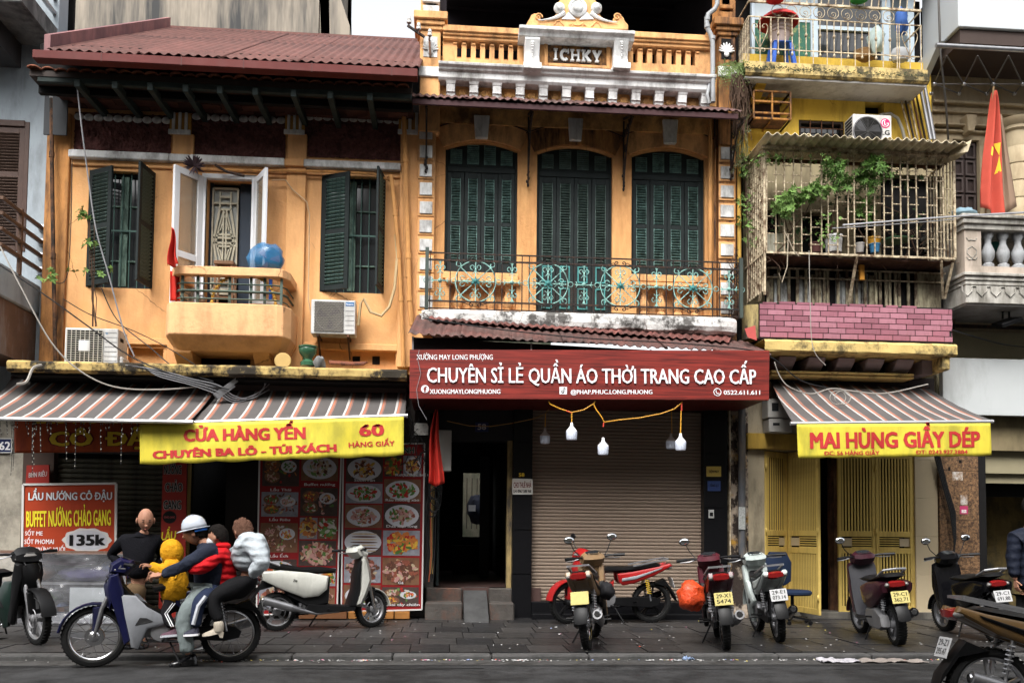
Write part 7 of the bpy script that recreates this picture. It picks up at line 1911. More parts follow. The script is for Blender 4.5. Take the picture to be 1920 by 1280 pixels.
# ---- banners
def banner(label,px4,Y,m_,wav=.02,nm='banner',seed=0,scallop=0):
 TL,TR,BR_,BL=[P(*p,Y) for p in px4]
 g=thing(nm,label,'banner',(BL+BR_)/2)
 def dy(x,z):return Y+wav*(math.sin(x*5+seed)*.6+.5*noise.noise(Vector((x*4,z*3,seed))))*max(0,min(1,(TL.z-z)/.3))
 def fn(u,v):
  p=TL.lerp(TR,u).lerp(BL.lerp(BR_,u),v)
  if scallop and v>.99:p.z-=scallop*abs(math.sin(u*PI*7))
  return Vector((p.x,dy(p.x,p.z),p.z))
 c=MB();c.grid(fn,70,10);c.build('cloth',m_,g,solid=.002)
 return g,(lambda p:Vector((p.x,dy(p.x,p.z)-.008,p.z)))
def btext(body,x0,x1,ytop,yl,yr,Y,parent,m_,wp=None,bold=.03,nm='lettering',dy=0,sp=1.0,shear=0):
 a,b_=P(x0,yl,Y),P(x1,yr,Y);cap=P((x0+x1)/2,ytop,Y).z-P((x0+x1)/2,(yl+yr)/2,Y).z
 if wp and dy:w2=lambda p:wp(p)-Vector((0,dy,0))
 elif wp:w2=wp
 else:w2=None
 return text(body,nm,m_,parent,a.x,a.z,Y-.004-dy,cap,(b_-a).length,bold,.001,align='LEFT',tilt=math.atan2(b_.z-a.z,b_.x-a.x),warp=w2,sp=sp,shear=shear)
YEL=mat('yellow_vinyl',(.60,.50,.05),.6,var=.07,vs=3,dirt=(.30,.27,.04),damt=.25,dscale=2,dz=.4)
REDP=mat('red_print',(.42,.03,.03),.6,var=.05)
Yb1=11.53
g,wp=banner('yellow banner number 60 with red lettering under the awning',[(262,795),(757,781),(757,852),(262,869)],Yb1,YEL,.03,seed=1,scallop=.02)
btext('CỬA HÀNG YẾN',346,572,802,827,822,Yb1,g,REDP,wp,.055);btext('60',675,719,794,817,816,Yb1,g,REDP,wp,.04)
btext('HÀNG GIẤY',654,740,827,838,835,Yb1,g,REDP,wp,.03);btext('CHUYÊN BA LÔ - TÚI XÁCH',287,630,838,859,846,Yb1,g,REDP,wp,.06)
Yb2=11.38
g,wp=banner('yellow banner of the shoe shop with large red lettering',[(1494,795),(1857,793),(1859,853),(1497,858)],Yb2,YEL,.025,seed=4,scallop=.012)
btext('MAI HÙNG GIẦY DÉP',1520,1837,808,840,837,Yb2,g,REDP,wp,.045);btext('ĐC: 56 HÀNG GIẤY',1544,1650,845,853,852,Yb2,g,REDP,wp,.03);btext('ĐT: 0243.927.3884',1716,1815,843,851,850,Yb2,g,REDP,wp,.03)
ORB=mat('orange_red_vinyl',(.34,.055,.012),.6,var=.1,vs=3,dirt=(.15,.02,.01),damt=.3)
YP=mat('yellow_print',(.62,.42,.03),.6,var=.1);REDD=mat('dark_red_edge',(.12,.012,.01),.6)
g,wp=banner('orange red banner with yellow lettering behind the left awning',[(26,786),(285,786),(285,846),(28,849)],11.9,ORB,.01,seed=2)
for m_,bd,d in ((REDD,.10,0),(YP,.045,.004)):btext('CÔ',95,172,808,835,835,11.9,g,m_,wp,bd,dy=d);btext('ĐẬ',200,274,808,835,834,11.9,g,m_,wp,bd,dy=d)
btext('LẨU NƯỚNG',66,262,775,793,793,11.9,g,YP,wp,.05)
def board(nm,label,px4,Y,m_,frame,fm,cat='sign',d=.03):
 g=thing(nm,label,cat,P((px4[0][0]+px4[2][0])/2,px4[2][1],Y))
 TL,TR,BR_,BL=[P(*p,Y) for p in px4];D=Vector((0,d,0));e=frame
 MB().hexa([BL,BR_,BR_+D,BL+D,TL,TR,TR+D,TL+D]).build('panel',m_,g)
 if frame:
  for a,b_ in ((TL,TR),(TR,BR_),(BR_,BL),(BL,TL)):MB().bar(a+Vector((0,-.002,0)),b_+Vector((0,-.002,0)),e,e).build('frame',fm,g)
 return g
WFR=mat('white_frame',(.55,.54,.52),.5,var=.1)
REDB=mat('red_board',(.27,.025,.018),.45,var=.08,vs=2)
g=board('number_plate','navy house number plate 62 at the left edge',[(-22,822),(22,822),(22,848),(-22,848)],FY-.01,mat('navy_plate',(.02,.03,.09),.4),.012,WFR)
btext('62',-1,19,827,843,843,FY-.01,g,LETTER)
Yq=12.72
g=board('grill_sign','orange red restaurant sign with price 135k in a white oval above the counter',[(44,908),(218,906),(217,1035),(42,1037)],Yq,mat('orange_red_board',(.36,.045,.014),.5,var=.06,vs=2),.03,WFR)
for m_,bd,d in ((BLK,.07,0),(LETTER,.03,.004)):btext('LẨU NƯỚNG CÔ ĐẬU',54,210,922,937,936,Yq,g,m_,None,bd,dy=d)
for m_,bd,d in ((REDD,.06,0),(mat('bright_yellow_print',(.75,.62,.03),.5),.035,.004)):btext('BUFFET NƯỚNG CHẢO GANG',50,208,955,987,984,Yq,g,m_,None,bd,dy=d)
btext('SỐT ME',47,80,995,1003,1003,Yq,g,LETTER,None,.015);btext('SỐT PHOMAI',46,101,1010,1019,1019,Yq,g,LETTER,None,.015);btext('SỐT TRỨNG MUỐI',46,122,1025,1034,1033,Yq,g,LETTER,None,.015)
def oval(px,py,rx,ry,Y,m_,nm,parent,d=.003,n=28,wig=0):
 c=P(px,py,Y);s=(P(px+10,py,Y).x-c.x)/10
 return MB().prism([(c.x+rx*s*(1+wig*math.cos(20*PI*k/n*1.0))*math.cos(2*PI*k/n),c.z+ry*s*(1+wig*math.cos(20*PI*k/n))*math.sin(2*PI*k/n)) for k in range(n)],Y-d,Y-.0005).build(nm,m_,parent)
oval(163,1012,45,23,Yq,WFR,'price_burst',g,.002,40,.05);oval(163,1012,39,19,Yq,mat('pale_oval',(.45,.46,.50),.6),'price_oval',g,.004,40)
btext('135k',132,196,1001,1022,1021,Yq-.004,g,BLK,None,.05)
g=board('small_red_sign','small dark red sign reading bun rieu above the grill sign',[(50,872),(92,871),(92,905),(48,906)],12.9,REDB,0,None)
btext('BÚN RIÊU',54,89,884,895,892,12.9,g,mat('grey_print',(.42,.4,.4),.6),None,.02,shear=.2)
g=board('vertical_sign','tall narrow red sign with stacked black and white lettering beside the dark doorway',[(306,862),(350,862),(346,1170),(296,1170)],12.85,REDB,0,None)
for w_,y,x0 in (('NƯỚNG',888,308),('CHẢO',921,310),('GANG',954,307)):
 for m_,bd,d in ((WFR,.09,0),(BLK,.03,.004)):btext(w_,x0,x0+32,y-17,y,y,12.85,g,m_,None,bd,dy=d)
oval(318,969,13,12,12.85,BLK,'round_emblem',g);btext('CHẢO GANG',308,328,967,971,971,12.846,g,mat('pink_print',(.5,.1,.1),.5),None,.01)
btext('LẨU',303,331,995,1012,1010,12.85,g,mat('bright_yellow_print',(.7,.6,.03)),None,.03,shear=.2);btext('RẤT NGON',300,342,1088,1104,1104,12.85,g,mat('bright_yellow_print',(.7,.6,.03)),None,.03)
# menu boards
FOODC=[mat('print_'+n,c,.4,var=.25,vs=25) for n,c in (('meat',(.22,.07,.045)),('seared',(.10,.045,.03)),('prawn',(.46,.15,.04)),('herb',(.07,.15,.035)),('leafy',(.13,.24,.07)),('cream',(.42,.33,.22)),('rice',(.45,.42,.38)),('chilli',(.36,.025,.02)),('yolk',(.55,.34,.05)),('pink',(.42,.22,.20)))]
PAL=[(0,1,2,8,5),(3,4,6,7,3),(9,5,9,0,3),(2,8,2,7,3),(0,1,9,5,1),(6,5,1,9,4),(0,2,3,8,7)]
def bits(cx,cy,rx,ry,Y,i,g,n,sz):
 random.seed(int(cx*7+cy));pal=PAL[i % 7];mb=MB();c=P(cx,cy,Y);s=P(cx+1,cy,Y).x-c.x
 for k in range(n):
  a,r=rr(0,2*PI),math.sqrt(random.random());u,v=cx+rx*r*math.cos(a),cy+ry*r*math.sin(a);q=P(u,v,Y);t=rr(0,PI);a1,a2=sz*s*rr(.6,1.3),sz*s*rr(.25,.7);ci=random.randrange(5)
  mb.add([(q.x+a1*math.cos(w)*math.cos(t)-a2*math.sin(w)*math.sin(t),Y-.0005-.00004*k,q.z+a1*math.cos(w)*math.sin(t)+a2*math.sin(w)*math.cos(t)) for w in [2*PI*j/7+rr(-.2,.2) for j in range(7)]],[tuple(range(7))],ci)
 stuff(mb.build('food_print',[FOODC[j] for j in pal],g))
BGS=[mat('print_dark',(.06,.04,.035),.5,var=.3,vs=9),mat('print_grey',(.22,.22,.25),.5,var=.3,vs=9),mat('print_brown',(.16,.08,.045),.5,var=.3,vs=9),mat('print_plate',(.48,.48,.52),.4,var=.1)]
def menu_cells(g,Y,cells):
 for i,(x0,y0,x1,y1,kind,cap,cy) in enumerate(cells):
  gbox((x0,y0,x1,y1),Y-.003,.0025,BGS[i % 3],g,'photo_print');cx,cyy,rx,ry=(x0+x1)/2,(y0+y1)/2,(x1-x0)*.5,(y1-y0)*.5
  bits(cx,cyy,rx*.9,ry*.85,Y-.003,i+3,g,40,4)
  if kind=='p':oval(cx,cyy,rx*.92,ry*.88,Y-.007,BGS[3],'plate_print',g);bits(cx,cyy,rx*.66,ry*.62,Y-.0105,i,g,70,4.5)
  elif kind=='b':
   for k in range(3):u,v=x0+(x1-x0)*(.27+.45*(k % 2)),y0+(y1-y0)*(.3+.4*(k//2))+4*(k % 2);oval(u,v,rx*.42,ry*.40,Y-.007,BGS[3] if k % 2 else BGS[2],'bowl_print',g);bits(u,v,rx*.30,ry*.28,Y-.0105,i+k,g,26,3)
  elif kind=='fish':
   oval(cx,cyy,rx,ry*.9,Y-.007,BGS[3],'plate_print',g)
   for k in range(7):oval(cx+2,cyy-ry*.65+k*ry*.22,rx*rr(.6,.85),1.6,Y-.0105,FOODC[1] if k % 2 else FOODC[5],'food_print',g)
  else:bits(cx,cyy,rx*.85,ry*.8,Y-.007,i,g,110,6)
  if cap:btext(cap,cx-len(cap)*2.4,cx+len(cap)*2.4,cy-5,cy,cy,Y-.016,g,mat('grey_white_print',(.6,.58,.58),.5),None,.02)
MBR=mat('menu_red',(.22,.012,.014),.4,var=.06)
Ym=12.7
g=board('menu_board','left red menu board with hotpot photographs behind the white scooter',[(487,846),(640,846),(632,1146),(481,1152)],Ym,MBR,.02,WFR,'menu board',.05)
menu_cells(g,Ym,[(492,853,561,911,'b','Lẩu Thái',920),(490,922,559,968,'b','Lẩu Riêu',976),(488,980,558,1035,'b','Lẩu Ếch',1044),(486,1048,556,1092,'p',None,0),(485,1096,555,1140,'f',None,0),
 (565,853,634,901,'p','Buffet nướng',910),(563,914,633,967,'b',None,0),(562,970,595,1010,'f',None,0),(597,970,631,1010,'f',None,0),(560,1013,630,1060,'f',None,0),(596,1064,629,1098,'p',None,0),(560,1102,628,1132,'f',None,0)])
g=board('menu_board','right red menu board with seafood photographs beside the number 58 door',[(644,834),(796,831),(791,1142),(640,1146)],Ym,MBR,.02,WFR,'menu board',.05)
menu_cells(g,Ym,[(649,855,718,903,'p','Sườn rán',902),(648,906,717,943,'p',None,0),(647,946,716,989,'p','Tôm',987),(646,992,715,1040,'fish',None,0),(645,1043,714,1092,'f','Lòng chiên',1090),(644,1096,713,1136,'p',None,0),
 (721,854,753,893,'f',None,0),(756,854,790,893,'p','Rượu đặc biệt',892),(720,898,789,940,'p','Rau muống xào',939),(719,943,788,990,'p','Dưa xào lòng',988),(718,994,787,1041,'f',None,0),(717,1045,786,1096,'f','Gà',1094),(716,1100,785,1136,'b','Khoai tây chiên',1135)])
for m_,bd,d in ((WFR,.08,0),(mat('dark_green_print',(.01,.05,.04),.5),.04,.004)):btext('ĐỒ UỐNG LẠNH',672,776,838,850,849,Ym,g,m_,None,bd,dy=d)
for (a,c) in ((652,738),(740,768)):
 o=gbox((a,1146,c,1160),12.6,.12,mat('orange_plank',(.28,.12,.03),.7,var=.3,vs=5),None,'wooden_plank',.008);tag(o,'orange brown plank lying %s under the right menu board' % ('to the left' if a<700 else 'to the right'),'plank')
o=gbox((560,1140,650,1160),12.55,.14,mat('dark_plank',(.12,.05,.02),.8,var=.3),None,'wooden_plank',.008);tag(o,'dark brown plank on the ground under the left menu board','plank')
# small signs by door 58
g=board('rental_sign','small white house for rent sign on the black granite pillar',[(961,897),(998,898),(998,926),(961,926)],FY-.14,mat('white_sign',(.5,.48,.44),.5),.008,WFR)
btext('CHO THUÊ NHÀ',963,996,903,914,914,FY-.14,g,REDD,None,.03);btext('LH: 0967 588 968',963,996,917,923,923,FY-.14,g,BLK,None,.03)
btext('58',973,983,886,893,893,FY-.125,hc,YP,None,.03,nm='door_number')
g=board('number_plate','dim blue house number plate 58 above the dark doorway',[(891,791),(916,791),(916,809),(891,809)],FY-.04,mat('navy_plate',(.02,.03,.09)),0,None);btext('58',896,911,794,805,805,FY-.04,g,mat('grey_print',(.42,.4,.4)),None,.03)
for (px4,m_,lb,tx,y) in (((1325,874,1352,893),mat('brass_plate',(.42,.30,.07),.4),'small brass name plate on the black pillar right of the shutter','TIỆM MAY',886),((1327,901,1351,920),mat('blue_plate2',(.03,.05,.14),.4),'small blue name plate below the brass one on the black pillar','TẦNG 2, 3',912)):
 o=board('name_plate',lb,[(px4[0],px4[1]),(px4[2],px4[1]),(px4[2],px4[3]),(px4[0],px4[3])],FY-.115,m_,0,None);btext(tx,px4[0]+4,px4[2]-4,y-5,y,y,FY-.115,o,BLK if 'brass' in lb else LETTER,None,.02)
g=thing('doorbell','pale doorbell on the black pillar right of the shutter','doorbell',P(1334,970,FY-.12));gbox((1329,955,1339,971),FY-.125,.02,mat('bell_grey',(.35,.35,.34),.5),g,'case',.004);gbox((1331,960,1337,967),FY-.13,.005,BLK,g,'button')
gbox((777,793,803,815),12.5,.02,mat('hand_card',(.35,.34,.32),.7,var=.4,vs=30),None,'card_sign');tag(bpy.data.objects['card_sign'],'small white hand written card hanging beside the number 58 door','sign')
# hanging bulbs with yellow cord
YCO=mat('yellow_cord',(.62,.30,.03),.5,var=.1);REDC=mat('red_tape',(.5,.05,.03),.5)
co=thing('festoon_cable','yellow cord looping under the red shop sign carrying the bulbs','cord',P(1150,770,12.0))
def cord(pts,Y,r=.008,m_=None):MB().tube([P(x,y,Y) for x,y in pts],r,6).build('cord',m_ or YCO,co)
cord([(1029,752),(1031,757),(1050,766),(1072,773),(1095,768),(1112,757),(1116,752)],11.75);cord([(1116,752),(1113,758),(1118,768),(1127,780),(1133,791),(1160,787),(1200,783),(1240,775),(1265,766),(1280,753)],11.75)
cord([(1132,792),(1131,800)],11.75,.010,REDC);cord([(1062,770),(1072,774)],11.75,.010,REDC);cord([(1072,773),(1072,793)],11.75,.008);cord([(1278,756),(1278,770)],11.75,.010,REDC);cord([(1277,770),(1276,812)],11.75,.008)
cord([(838,789),(880,798),(920,799),(960,793),(1000,785),(1022,776),(1029,766)],12.6,.006,mat('shaded_cord',(.35,.2,.06),.6));cord([(1023,776),(1022,800)],12.4,.007);cord([(1259,770),(1260,812)],12.4,.006)  # the cord farthest back gets a duller yellow for the shade there
bw=mat('bulb_white',(.75,.76,.78),.35,var=0);bd_=mat('bulb_diffuser',(.58,.62,.72),.3,var=0)
for (px,py,s,Y,lb) in ((1072,792,1,11.75,'white bulb second from the left on the yellow cord'),(1131,820,1,11.75,'lowest white bulb, in the middle of the yellow cord'),(1276,812,1,11.75,'brightest bulb at the right end of the yellow cord'),(1022,802,.95,12.4,'shaded bulb at the left end of the cord, hanging further back'),(1258,812,.95,12.4,'shaded bulb half hidden behind the bright one at right')):
 c=P(px,py,Y);g=thing('light_bulb',lb,'light bulb',c,'bulbs hanging under the red sign');k=s*.0145/2*1.05
 dim=Y>12  # back bulbs get a darker socket colour in place of shade
 MB().lathe([(.9*k*2,0),(1.3*k*2,-1*k*2),(1.3*k*2,-3*k*2),(2.2*k*2,-4.2*k*2),(4.6*k*2,-7*k*2),(4.9*k*2,-8*k*2)],c,16,caps=False).build('socket',bw if not dim else mat('shaded_white',(.42,.36,.33),.5),g)
 MB().lathe([(4.9*k*2,-8*k*2),(5.0*k*2,-8.5*k*2),(4.8*k*2,-14*k*2),(4.2*k*2,-15.4*k*2),(.001,-16*k*2)],c,16,caps=False).build('diffuser',bd_,g)
# flag at the doorway, meter clutter and cables there
g,_=hang_flag(818,768,912,.04,.22,12.3,FLAGRED,'red flag hanging furled beside the number 58 door',seed=3)
q=P(812,838,12.5);tag(MB().box(q.x+.02,q.x+.26,12.6,12.75,P(0,870,12.6).z,P(0,790,12.6).z).build('utility_box',mat('pale_utility_box',(.36,.35,.32),.6,var=.1),bevel=.01),'pale utility box behind the furled red flag','box')
random.seed(12)
cbl=thing('cable_coils','loops of black cable hanging left of the number 58 door','cables',P(815,930,12.6))
for k in range(7):
 cx,cy,r=812+rr(-6,12),925+rr(-18,30),rr(14,24);MB().tube([P(cx+r*.6*math.cos(t),cy+r*math.sin(t),12.6+rr(-.01,.01)) for t in [2*PI*j/18 for j in range(18)]],.007,4,closed=True).build('coil',WIRE,cbl)
for k in range(5):MB().tube([P(800+4*k,880,12.65),P(797+5*k,960,12.65),P(803+3*k,1040,12.65),P(796+4*k,1090,12.65)],.008,4).build('cable',WIRE if k !=2 else mat('orange_cable',(.25,.06,.03),.6),cbl)
mb=MB()
for k in range(26):
 p=P(rr(765,800),rr(755,860),rr(12.2,12.7));pts=[p]
 for j in range(5):pts.append(pts[-1]+Vector((rr(-.09,.09),0,rr(-.14,.05))))
 mb.tube(pts,.006,4,caps=False)
o=mb.build('cable_tangle',WIRE);tag(o,'tangle of black cables where the two houses meet under the sign','cables');stuff(o)
# counter at left wrapped in plastic
g=thing('food_counter','food stall counter wrapped in clear plastic under the grill sign','counter',P(120,1165,12.2))
q=R(-60,1040,236,1165,12.0);X0,X1=q[0],q[1];zt_=P(120,1034,12.0).z;zm_=P(120,1093,12.0).z
MB().box(X0,X1,12.0,12.65,SW+.15,SW+.2).build('base',IRON,g);MB().box(X0,X1,12.0,12.65,zt_-.03,zt_).build('top',mat('brown_board',(.12,.07,.05),.6,var=.3),g)
for xx in (X0,P(112,0,12).x,X1-.04):MB().box(xx,xx+.035,12.0,12.04,SW,zt_-.03).build('post',STEEL,g)
MB().box(X0,X1,12.0,12.03,zm_-.015,zm_+.015).build('shelf_edge',STEEL,g);MB().box(X0,X1,12.05,12.6,zm_-.012,zm_).build('shelf',ALU,g)
gbox((130,1101,228,1158),11.99,.02,mat('pale_steel_panel',(.26,.28,.29),.35,var=.08),g,'side_panel')
random.seed(8)
for i,(a,b_,c,d,col) in enumerate(((20,1058,96,1092,(.12,.065,.04)),(98,1062,235,1091,(.03,.025,.08)),(66,1044,180,1060,(.10,.05,.06)),(180,1050,228,1075,(.02,.04,.13)),(70,1108,108,1128,(.06,.14,.03)),(70,1128,90,1160,(.04,.10,.14)),(95,1130,122,1160,(.05,.07,.13)),(20,1100,66,1160,(.10,.09,.07)))):
 q=R(a,b_,c,d,12.15);blob('goods',((q[0]+q[1])/2,12.3,(q[2]+q[3])/2),((q[1]-q[0])/2,.15,(q[3]-q[2])/2),mat('goods_%d' % i,col,.6,var=.3,vs=6),None,None,.18,i,14,8,parent=g)
def film(px4,Y,amp,seed):
 q=R(*px4,Y);c=MB();c.grid(lambda u,v:Vector((q[0]+(q[1]-q[0])*u,Y+amp*noise.noise(Vector((u*6,v*4,seed)))+amp*.6*abs(noise.noise(Vector((u*16,v*9,seed)))),q[2]+(q[3]-q[2])*v)),80,40);return c
film((-60,1036,234,1168),11.93,.05,2).build('plastic_film',mat('clear_film',(.55,.56,.60),.12,var=0,alpha=.16,spec=.9,coat=.5),g)
c=MB();A,B=P(90,1160,11.8),P(230,1150,11.8)
c.grid(lambda u,v:Vector((A.x+(B.x-A.x)*u,11.75+.2*v+.03*noise.noise(Vector((u*9,v*5,4))),SW+.015+.12*v*v+.05*abs(noise.noise(Vector((u*12,v*5,6)))))),50,12);c.build('loose_film',mat('clear_film',(.5,.5,.55)),g)
# things on the ledge, balcony and ground
tag(MB().lathe([(.10,0),(.105,.05),(.06,.09),(.08,.13),(.115,.17),(.13,.23),(.12,.25),(.135,.255),(.135,.275),(.001,.275)],P(577,686,12.35),20).build('ceramic_stool',mat('green_glaze',(.035,.10,.055),.15,var=.35,vs=6,coat=.6)),'green glazed ceramic garden stool standing on the yellow ledge','stool')
tag(MB().lathe([(.105,0),(.115,.01),(.115,.03),(.001,.032)],(P(530,676,12.3).x,12.3,P(530,676,12.3).z),20,axis='y').build('log_slice',mat('cut_wood',(.45,.31,.12),.8,var=.15)),'round pale cut of wood leaning below the balcony corbel','log')
for (px,py,w_,d_,rz,lb) in ((640,682,.17,.10,.2,'reddish broken roof tile on the ledge, left of another'),(665,683,.16,.10,-.2,'reddish broken roof tile on the ledge, right of another'),(60,684,.22,.1,.1,'red brick lying at the left end of the yellow ledge')):
 o=MB().box(-w_,w_,-d_,d_,0,.025,M=Matrix.Translation(P(px,py,12.35)) @ rotz(rz) @ Matrix.Rotation(.35,4,'X')).build('broken_tile' if px>100 else 'brick',TERRA,bevel=.004);tag(o,lb,'tile' if px>100 else 'brick')
blob('grey_rubble',P(598,680,12.3),(.09,.08,.09),CONC,'grey lump of rubble beside the green ceramic stool','rubble',.4,3,10,6)
# wreath hoop, fan, stool, basin on the little balcony
GOLD=mat('gold_beads',(.55,.32,.06),.45,var=.3,vs=20)
c=P(457,565,12.33);hoop=thing('wreath_hoop','round golden beaded hoop behind the balcony rails','hoop',(c.x,c.y,c.z))
mb=MB();rx=P(517,565,12.33).x-c.x;rx=(P(517,565,12.33).x-P(398,565,12.33).x)/2
for k in range(30):
 t=PI*k/29;mb.ell((c.x+rx*math.cos(t),12.33,c.z-.02+.40*math.sin(t)),(.026,.024,.022),8,5)
mb.build('beads',GOLD,hoop);MB().tube([(c.x+rx*math.cos(PI*k/20),12.33,c.z-.02+.40*math.sin(PI*k/20)) for k in range(21)],.012,5).build('ring',GOLD,hoop)
fn_=thing('electric_fan','electric fan covered with a blue plastic bag on the small balcony','fan',P(508,575,12.6));c=P(503,488,12.55)
blob('bag',(c.x-.02,c.y-.05,c.z),(.26,.16,.23),mat('blue_translucent_bag',(.03,.17,.36),.25,var=.25,vs=6,alpha=.55,coat=.4),None,None,.14,6,20,12,parent=fn_)
MB().lathe([(.19,0),(.20,.03),(.19,.06)],c,24,axis='y').build('guard',BLK,fn_)
mb=MB()
for k in range(3):t=k*2*PI/3;mb.prism([(c.x+.17*q*math.cos(t+p),c.z+.17*q*math.sin(t+p)) for q,p in ((.15,0),(1,-.2),(1,.4),(.3,.6))],c.y-.03,c.y-.01)
mb.build('blades',REDD,fn_);MB().tube([P(508,500,12.62),P(507,572,12.62)],.025,8).build('stand',mat('blue_plastic',(.03,.1,.42)),fn_);blob('motor',(c.x,c.y+.12,c.z),(.06,.1,.06),BLK,None,None,.05,1,10,6,parent=fn_)
ws=thing('wooden_stool','tall brown wooden stool standing in the balcony doorway','stool',P(425,570,12.75));q=R(404,492,441,499,12.75);WD=mat('worn_brown_wood',(.16,.085,.045),.7,var=.3)
MB().box(q[0],q[1],12.65,12.9,q[2],q[3]).build('seat',WD,ws,bevel=.006)
for xx in (q[0]+.03,q[1]-.03):
 for yy in (12.68,12.87):MB().bar((xx,yy,q[2]),(xx+(xx-(q[0]+q[1])/2)*.25,yy,zr0),.03,.03).build('leg',WD,ws)
for f_ in (.3,.6):MB().bar((q[0]+.02,12.68,zr0+(q[2]-zr0)*f_),(q[1]-.02,12.68,zr0+(q[2]-zr0)*f_),.02,.02).build('stretcher',WD,ws)
blob('kettle',P(378,561,12.4),(.06,.06,.06),STEEL,'small grey metal pot behind the balcony rails','pot',.1,2,12,8)
tag(gbox((472,562,524,570),12.4,.12,mat('tray_white',(.5,.5,.5),.5),None,'flat_tray',.004),'flat pale tray at the right end of the small balcony','tray')
g,_=hang_flag(322,428,500,.02,.17,12.1,FLAGRED,'furled dark red flag standing at the left end of the small balcony',lean=.04,seed=7)
mb=MB();mb.grid(lambda u,v:P(319+18*u,508+56*v,12.35+.03*math.sin(u*9)),10,8);mb.build('lower_cloth',mat('bright_red_cloth',(.5,.03,.02),.85,var=.1),g,solid=.003)
o=MB();random.seed(3)
for k in range(60):
 d=Vector((rr(-1,1),rr(-.7,.2),rr(-.5,1))).normalized();p=P(364,312,12.75);s=Vector((-d.z,0,d.x))*.018;o.add([p,p+d*.08+s,p+d*.17,p+d*.08-s],[(0,1,2,3)])
o=o.build('dry_bromeliad',mat('dark_purple_leaf',(.05,.03,.035),.7,var=.4));tag(o,'dried dark spiky plant tied above the white balcony door','plant');stuff(o)
tag(MB().tube([P(402,312,12.9),P(420,318,12.85),P(460,320,12.9),P(530,320,12.88),P(620,322,12.88),P(700,326,12.88),P(735,340,12.85)],.018,6).build('roof_cable',PVCO),'orange painted conduit running above the right window','conduit')
tag(MB().tube([P(404,310,12.8),P(425,322,12.7),P(458,330,12.7)],.022,6).build('black_sleeve',IRON),'black sleeved cable end above the balcony door','cable')
tag(MB().tube([P(510,338,12.9),P(535,337,12.88),P(548,355,12.88),P(575,378,12.88),P(580,400,12.88),P(578,560,12.88),P(583,590,12.85)],.010,5).build('conduit',mat('beige_conduit',(.45,.30,.17),.6)),'thin beige conduit bending down the wall right of the balcony','conduit')
tag(MB().tube([P(672,610,12.75),P(676,570,12.75),P(682,560,12.75),P(695,585,12.75),P(715,592,12.75),P(730,575,12.78),P(740,540,12.8),P(745,480,12.82),P(742,440,12.85)],.022,7).build('insulated_hose',mat('beige_hose',(.42,.31,.17),.7,var=.2)),'beige insulated hose curling from the mesh-fronted air conditioner','hose')
for pts,r,m_,lb in (([(97,118),(97,185)],.032,PVCG,'grey upper piece of the rainwater pipe at the left corner'),([(97,185),(97,290),(100,480),(104,684)],.03,mat('black_stained_pipe',(.20,.09,.04),.8,var=.4,vs=5,dirt=(.02,.015,.012),damt=.7,dscale=4,dz=.5),'black stained pipe running down the left corner of the orange house'),
  ([(752,150),(757,208)],.034,PVCG,'grey pipe with funnel below the right end of the gutter'),([(757,208),(760,300),(766,480),(768,560),(772,610)],.034,PVCO,'thicker orange painted rain pipe between the two orange houses'),
  ([(733,328),(741,400),(748,480),(752,560),(757,688)],.030,PVCO,'leaning orange painted pipe right of the second green shuttered window'),([(757,330),(759,450),(763,520)],.022,mat('dull_orange_pipe',(.38,.19,.07),.7,var=.2),'thin dull orange pipe between the two thick ones')):
 mb=MB().tube([P(x,y,12.82) for x,y in pts],r,8)
 for x,y in pts[1:-1]:mb.lathe([(r*1.25,-.04),(r*1.25,.04)],P(x,y,12.82),8)
 if 'funnel' in lb:mb.lathe([(r,-.05),(r*1.7,-.02),(r*1.8,.06)],P(752,148,12.82),10)
 tag(mb.build('rain_pipe',m_),lb,'pipe')
# insulators at the parapet corner
for (px,py,lb) in ((767,38,'white insulator at the outer end of the iron arm beside the parapet'),(785,50,'white insulator in the middle of the iron arm beside the parapet'),(806,62,'white insulator on the left parapet pier')):
 g=thing('insulator',lb,'insulator',P(px,py+8,12.7));c=P(px,py,12.7);MB().lathe([(.018,-.05),(.035,-.045),(.035,-.01),(.022,0),(.03,.01),(.022,.05),(.001,.06)],c,10).build('bell',mat('porcelain',(.5,.49,.47),.3),g);MB().bar((c.x,12.7,c.z-.12),(c.x,12.7,c.z-.05),.02,.02).build('pin',IRON,g)
tag(MB().bar(P(764,48,12.7),P(796,70,12.75),.03,.03).build('insulator_bracket',IRON),'rusty iron arm carrying insulators beside the parapet','bracket');tag(MB().bar(P(805,72,12.72),P(807,108,12.72),.035,.03).build('iron_strap',RUST),'rusty vertical iron strap on the left parapet pier','strap')
# overhead cables
random.seed(77)
def cable(pts,r,m_,label):
 V=[P(x,y,Y) for x,y,Y in pts];out_=[]
 for i in range(len(V)-1):
  p0=V[max(i-1,0)];p1=V[i];p2=V[i+1];p3=V[min(i+2,len(V)-1)]
  for k in range(6):
   t=k/6;out_.append(.5*((2*p1)+(p2-p0)*t+(2*p0-5*p1+4*p2-p3)*t*t+(3*p1-p0-3*p2+p3)*t**3))
 out_.append(V[-1]);tag(MB().tube(out_,r,5).build('cable',m_),label,'cable')
cable([(0,462,11.6),(40,540,11.6),(95,640,11.7),(150,695,11.8),(215,725,11.9),(300,730,12),(400,722,12.1)],.010,WIREW,'thick pale cable slanting from the left edge down to the awning')
cable([(0,497,11.7),(80,550,11.8),(170,615,11.9),(240,665,12),(320,700,12),(430,730,12.1)],.010,WIRE,'long black cable slanting in front of the square-grilled air conditioner')
cable([(145,165,12.1),(152,230,12.1),(165,330,12.2),(180,430,12.2),(205,520,12.2),(232,620,12.2),(252,668,12.2)],.010,WIREG,'grey cable hanging from the eaves past the left window')
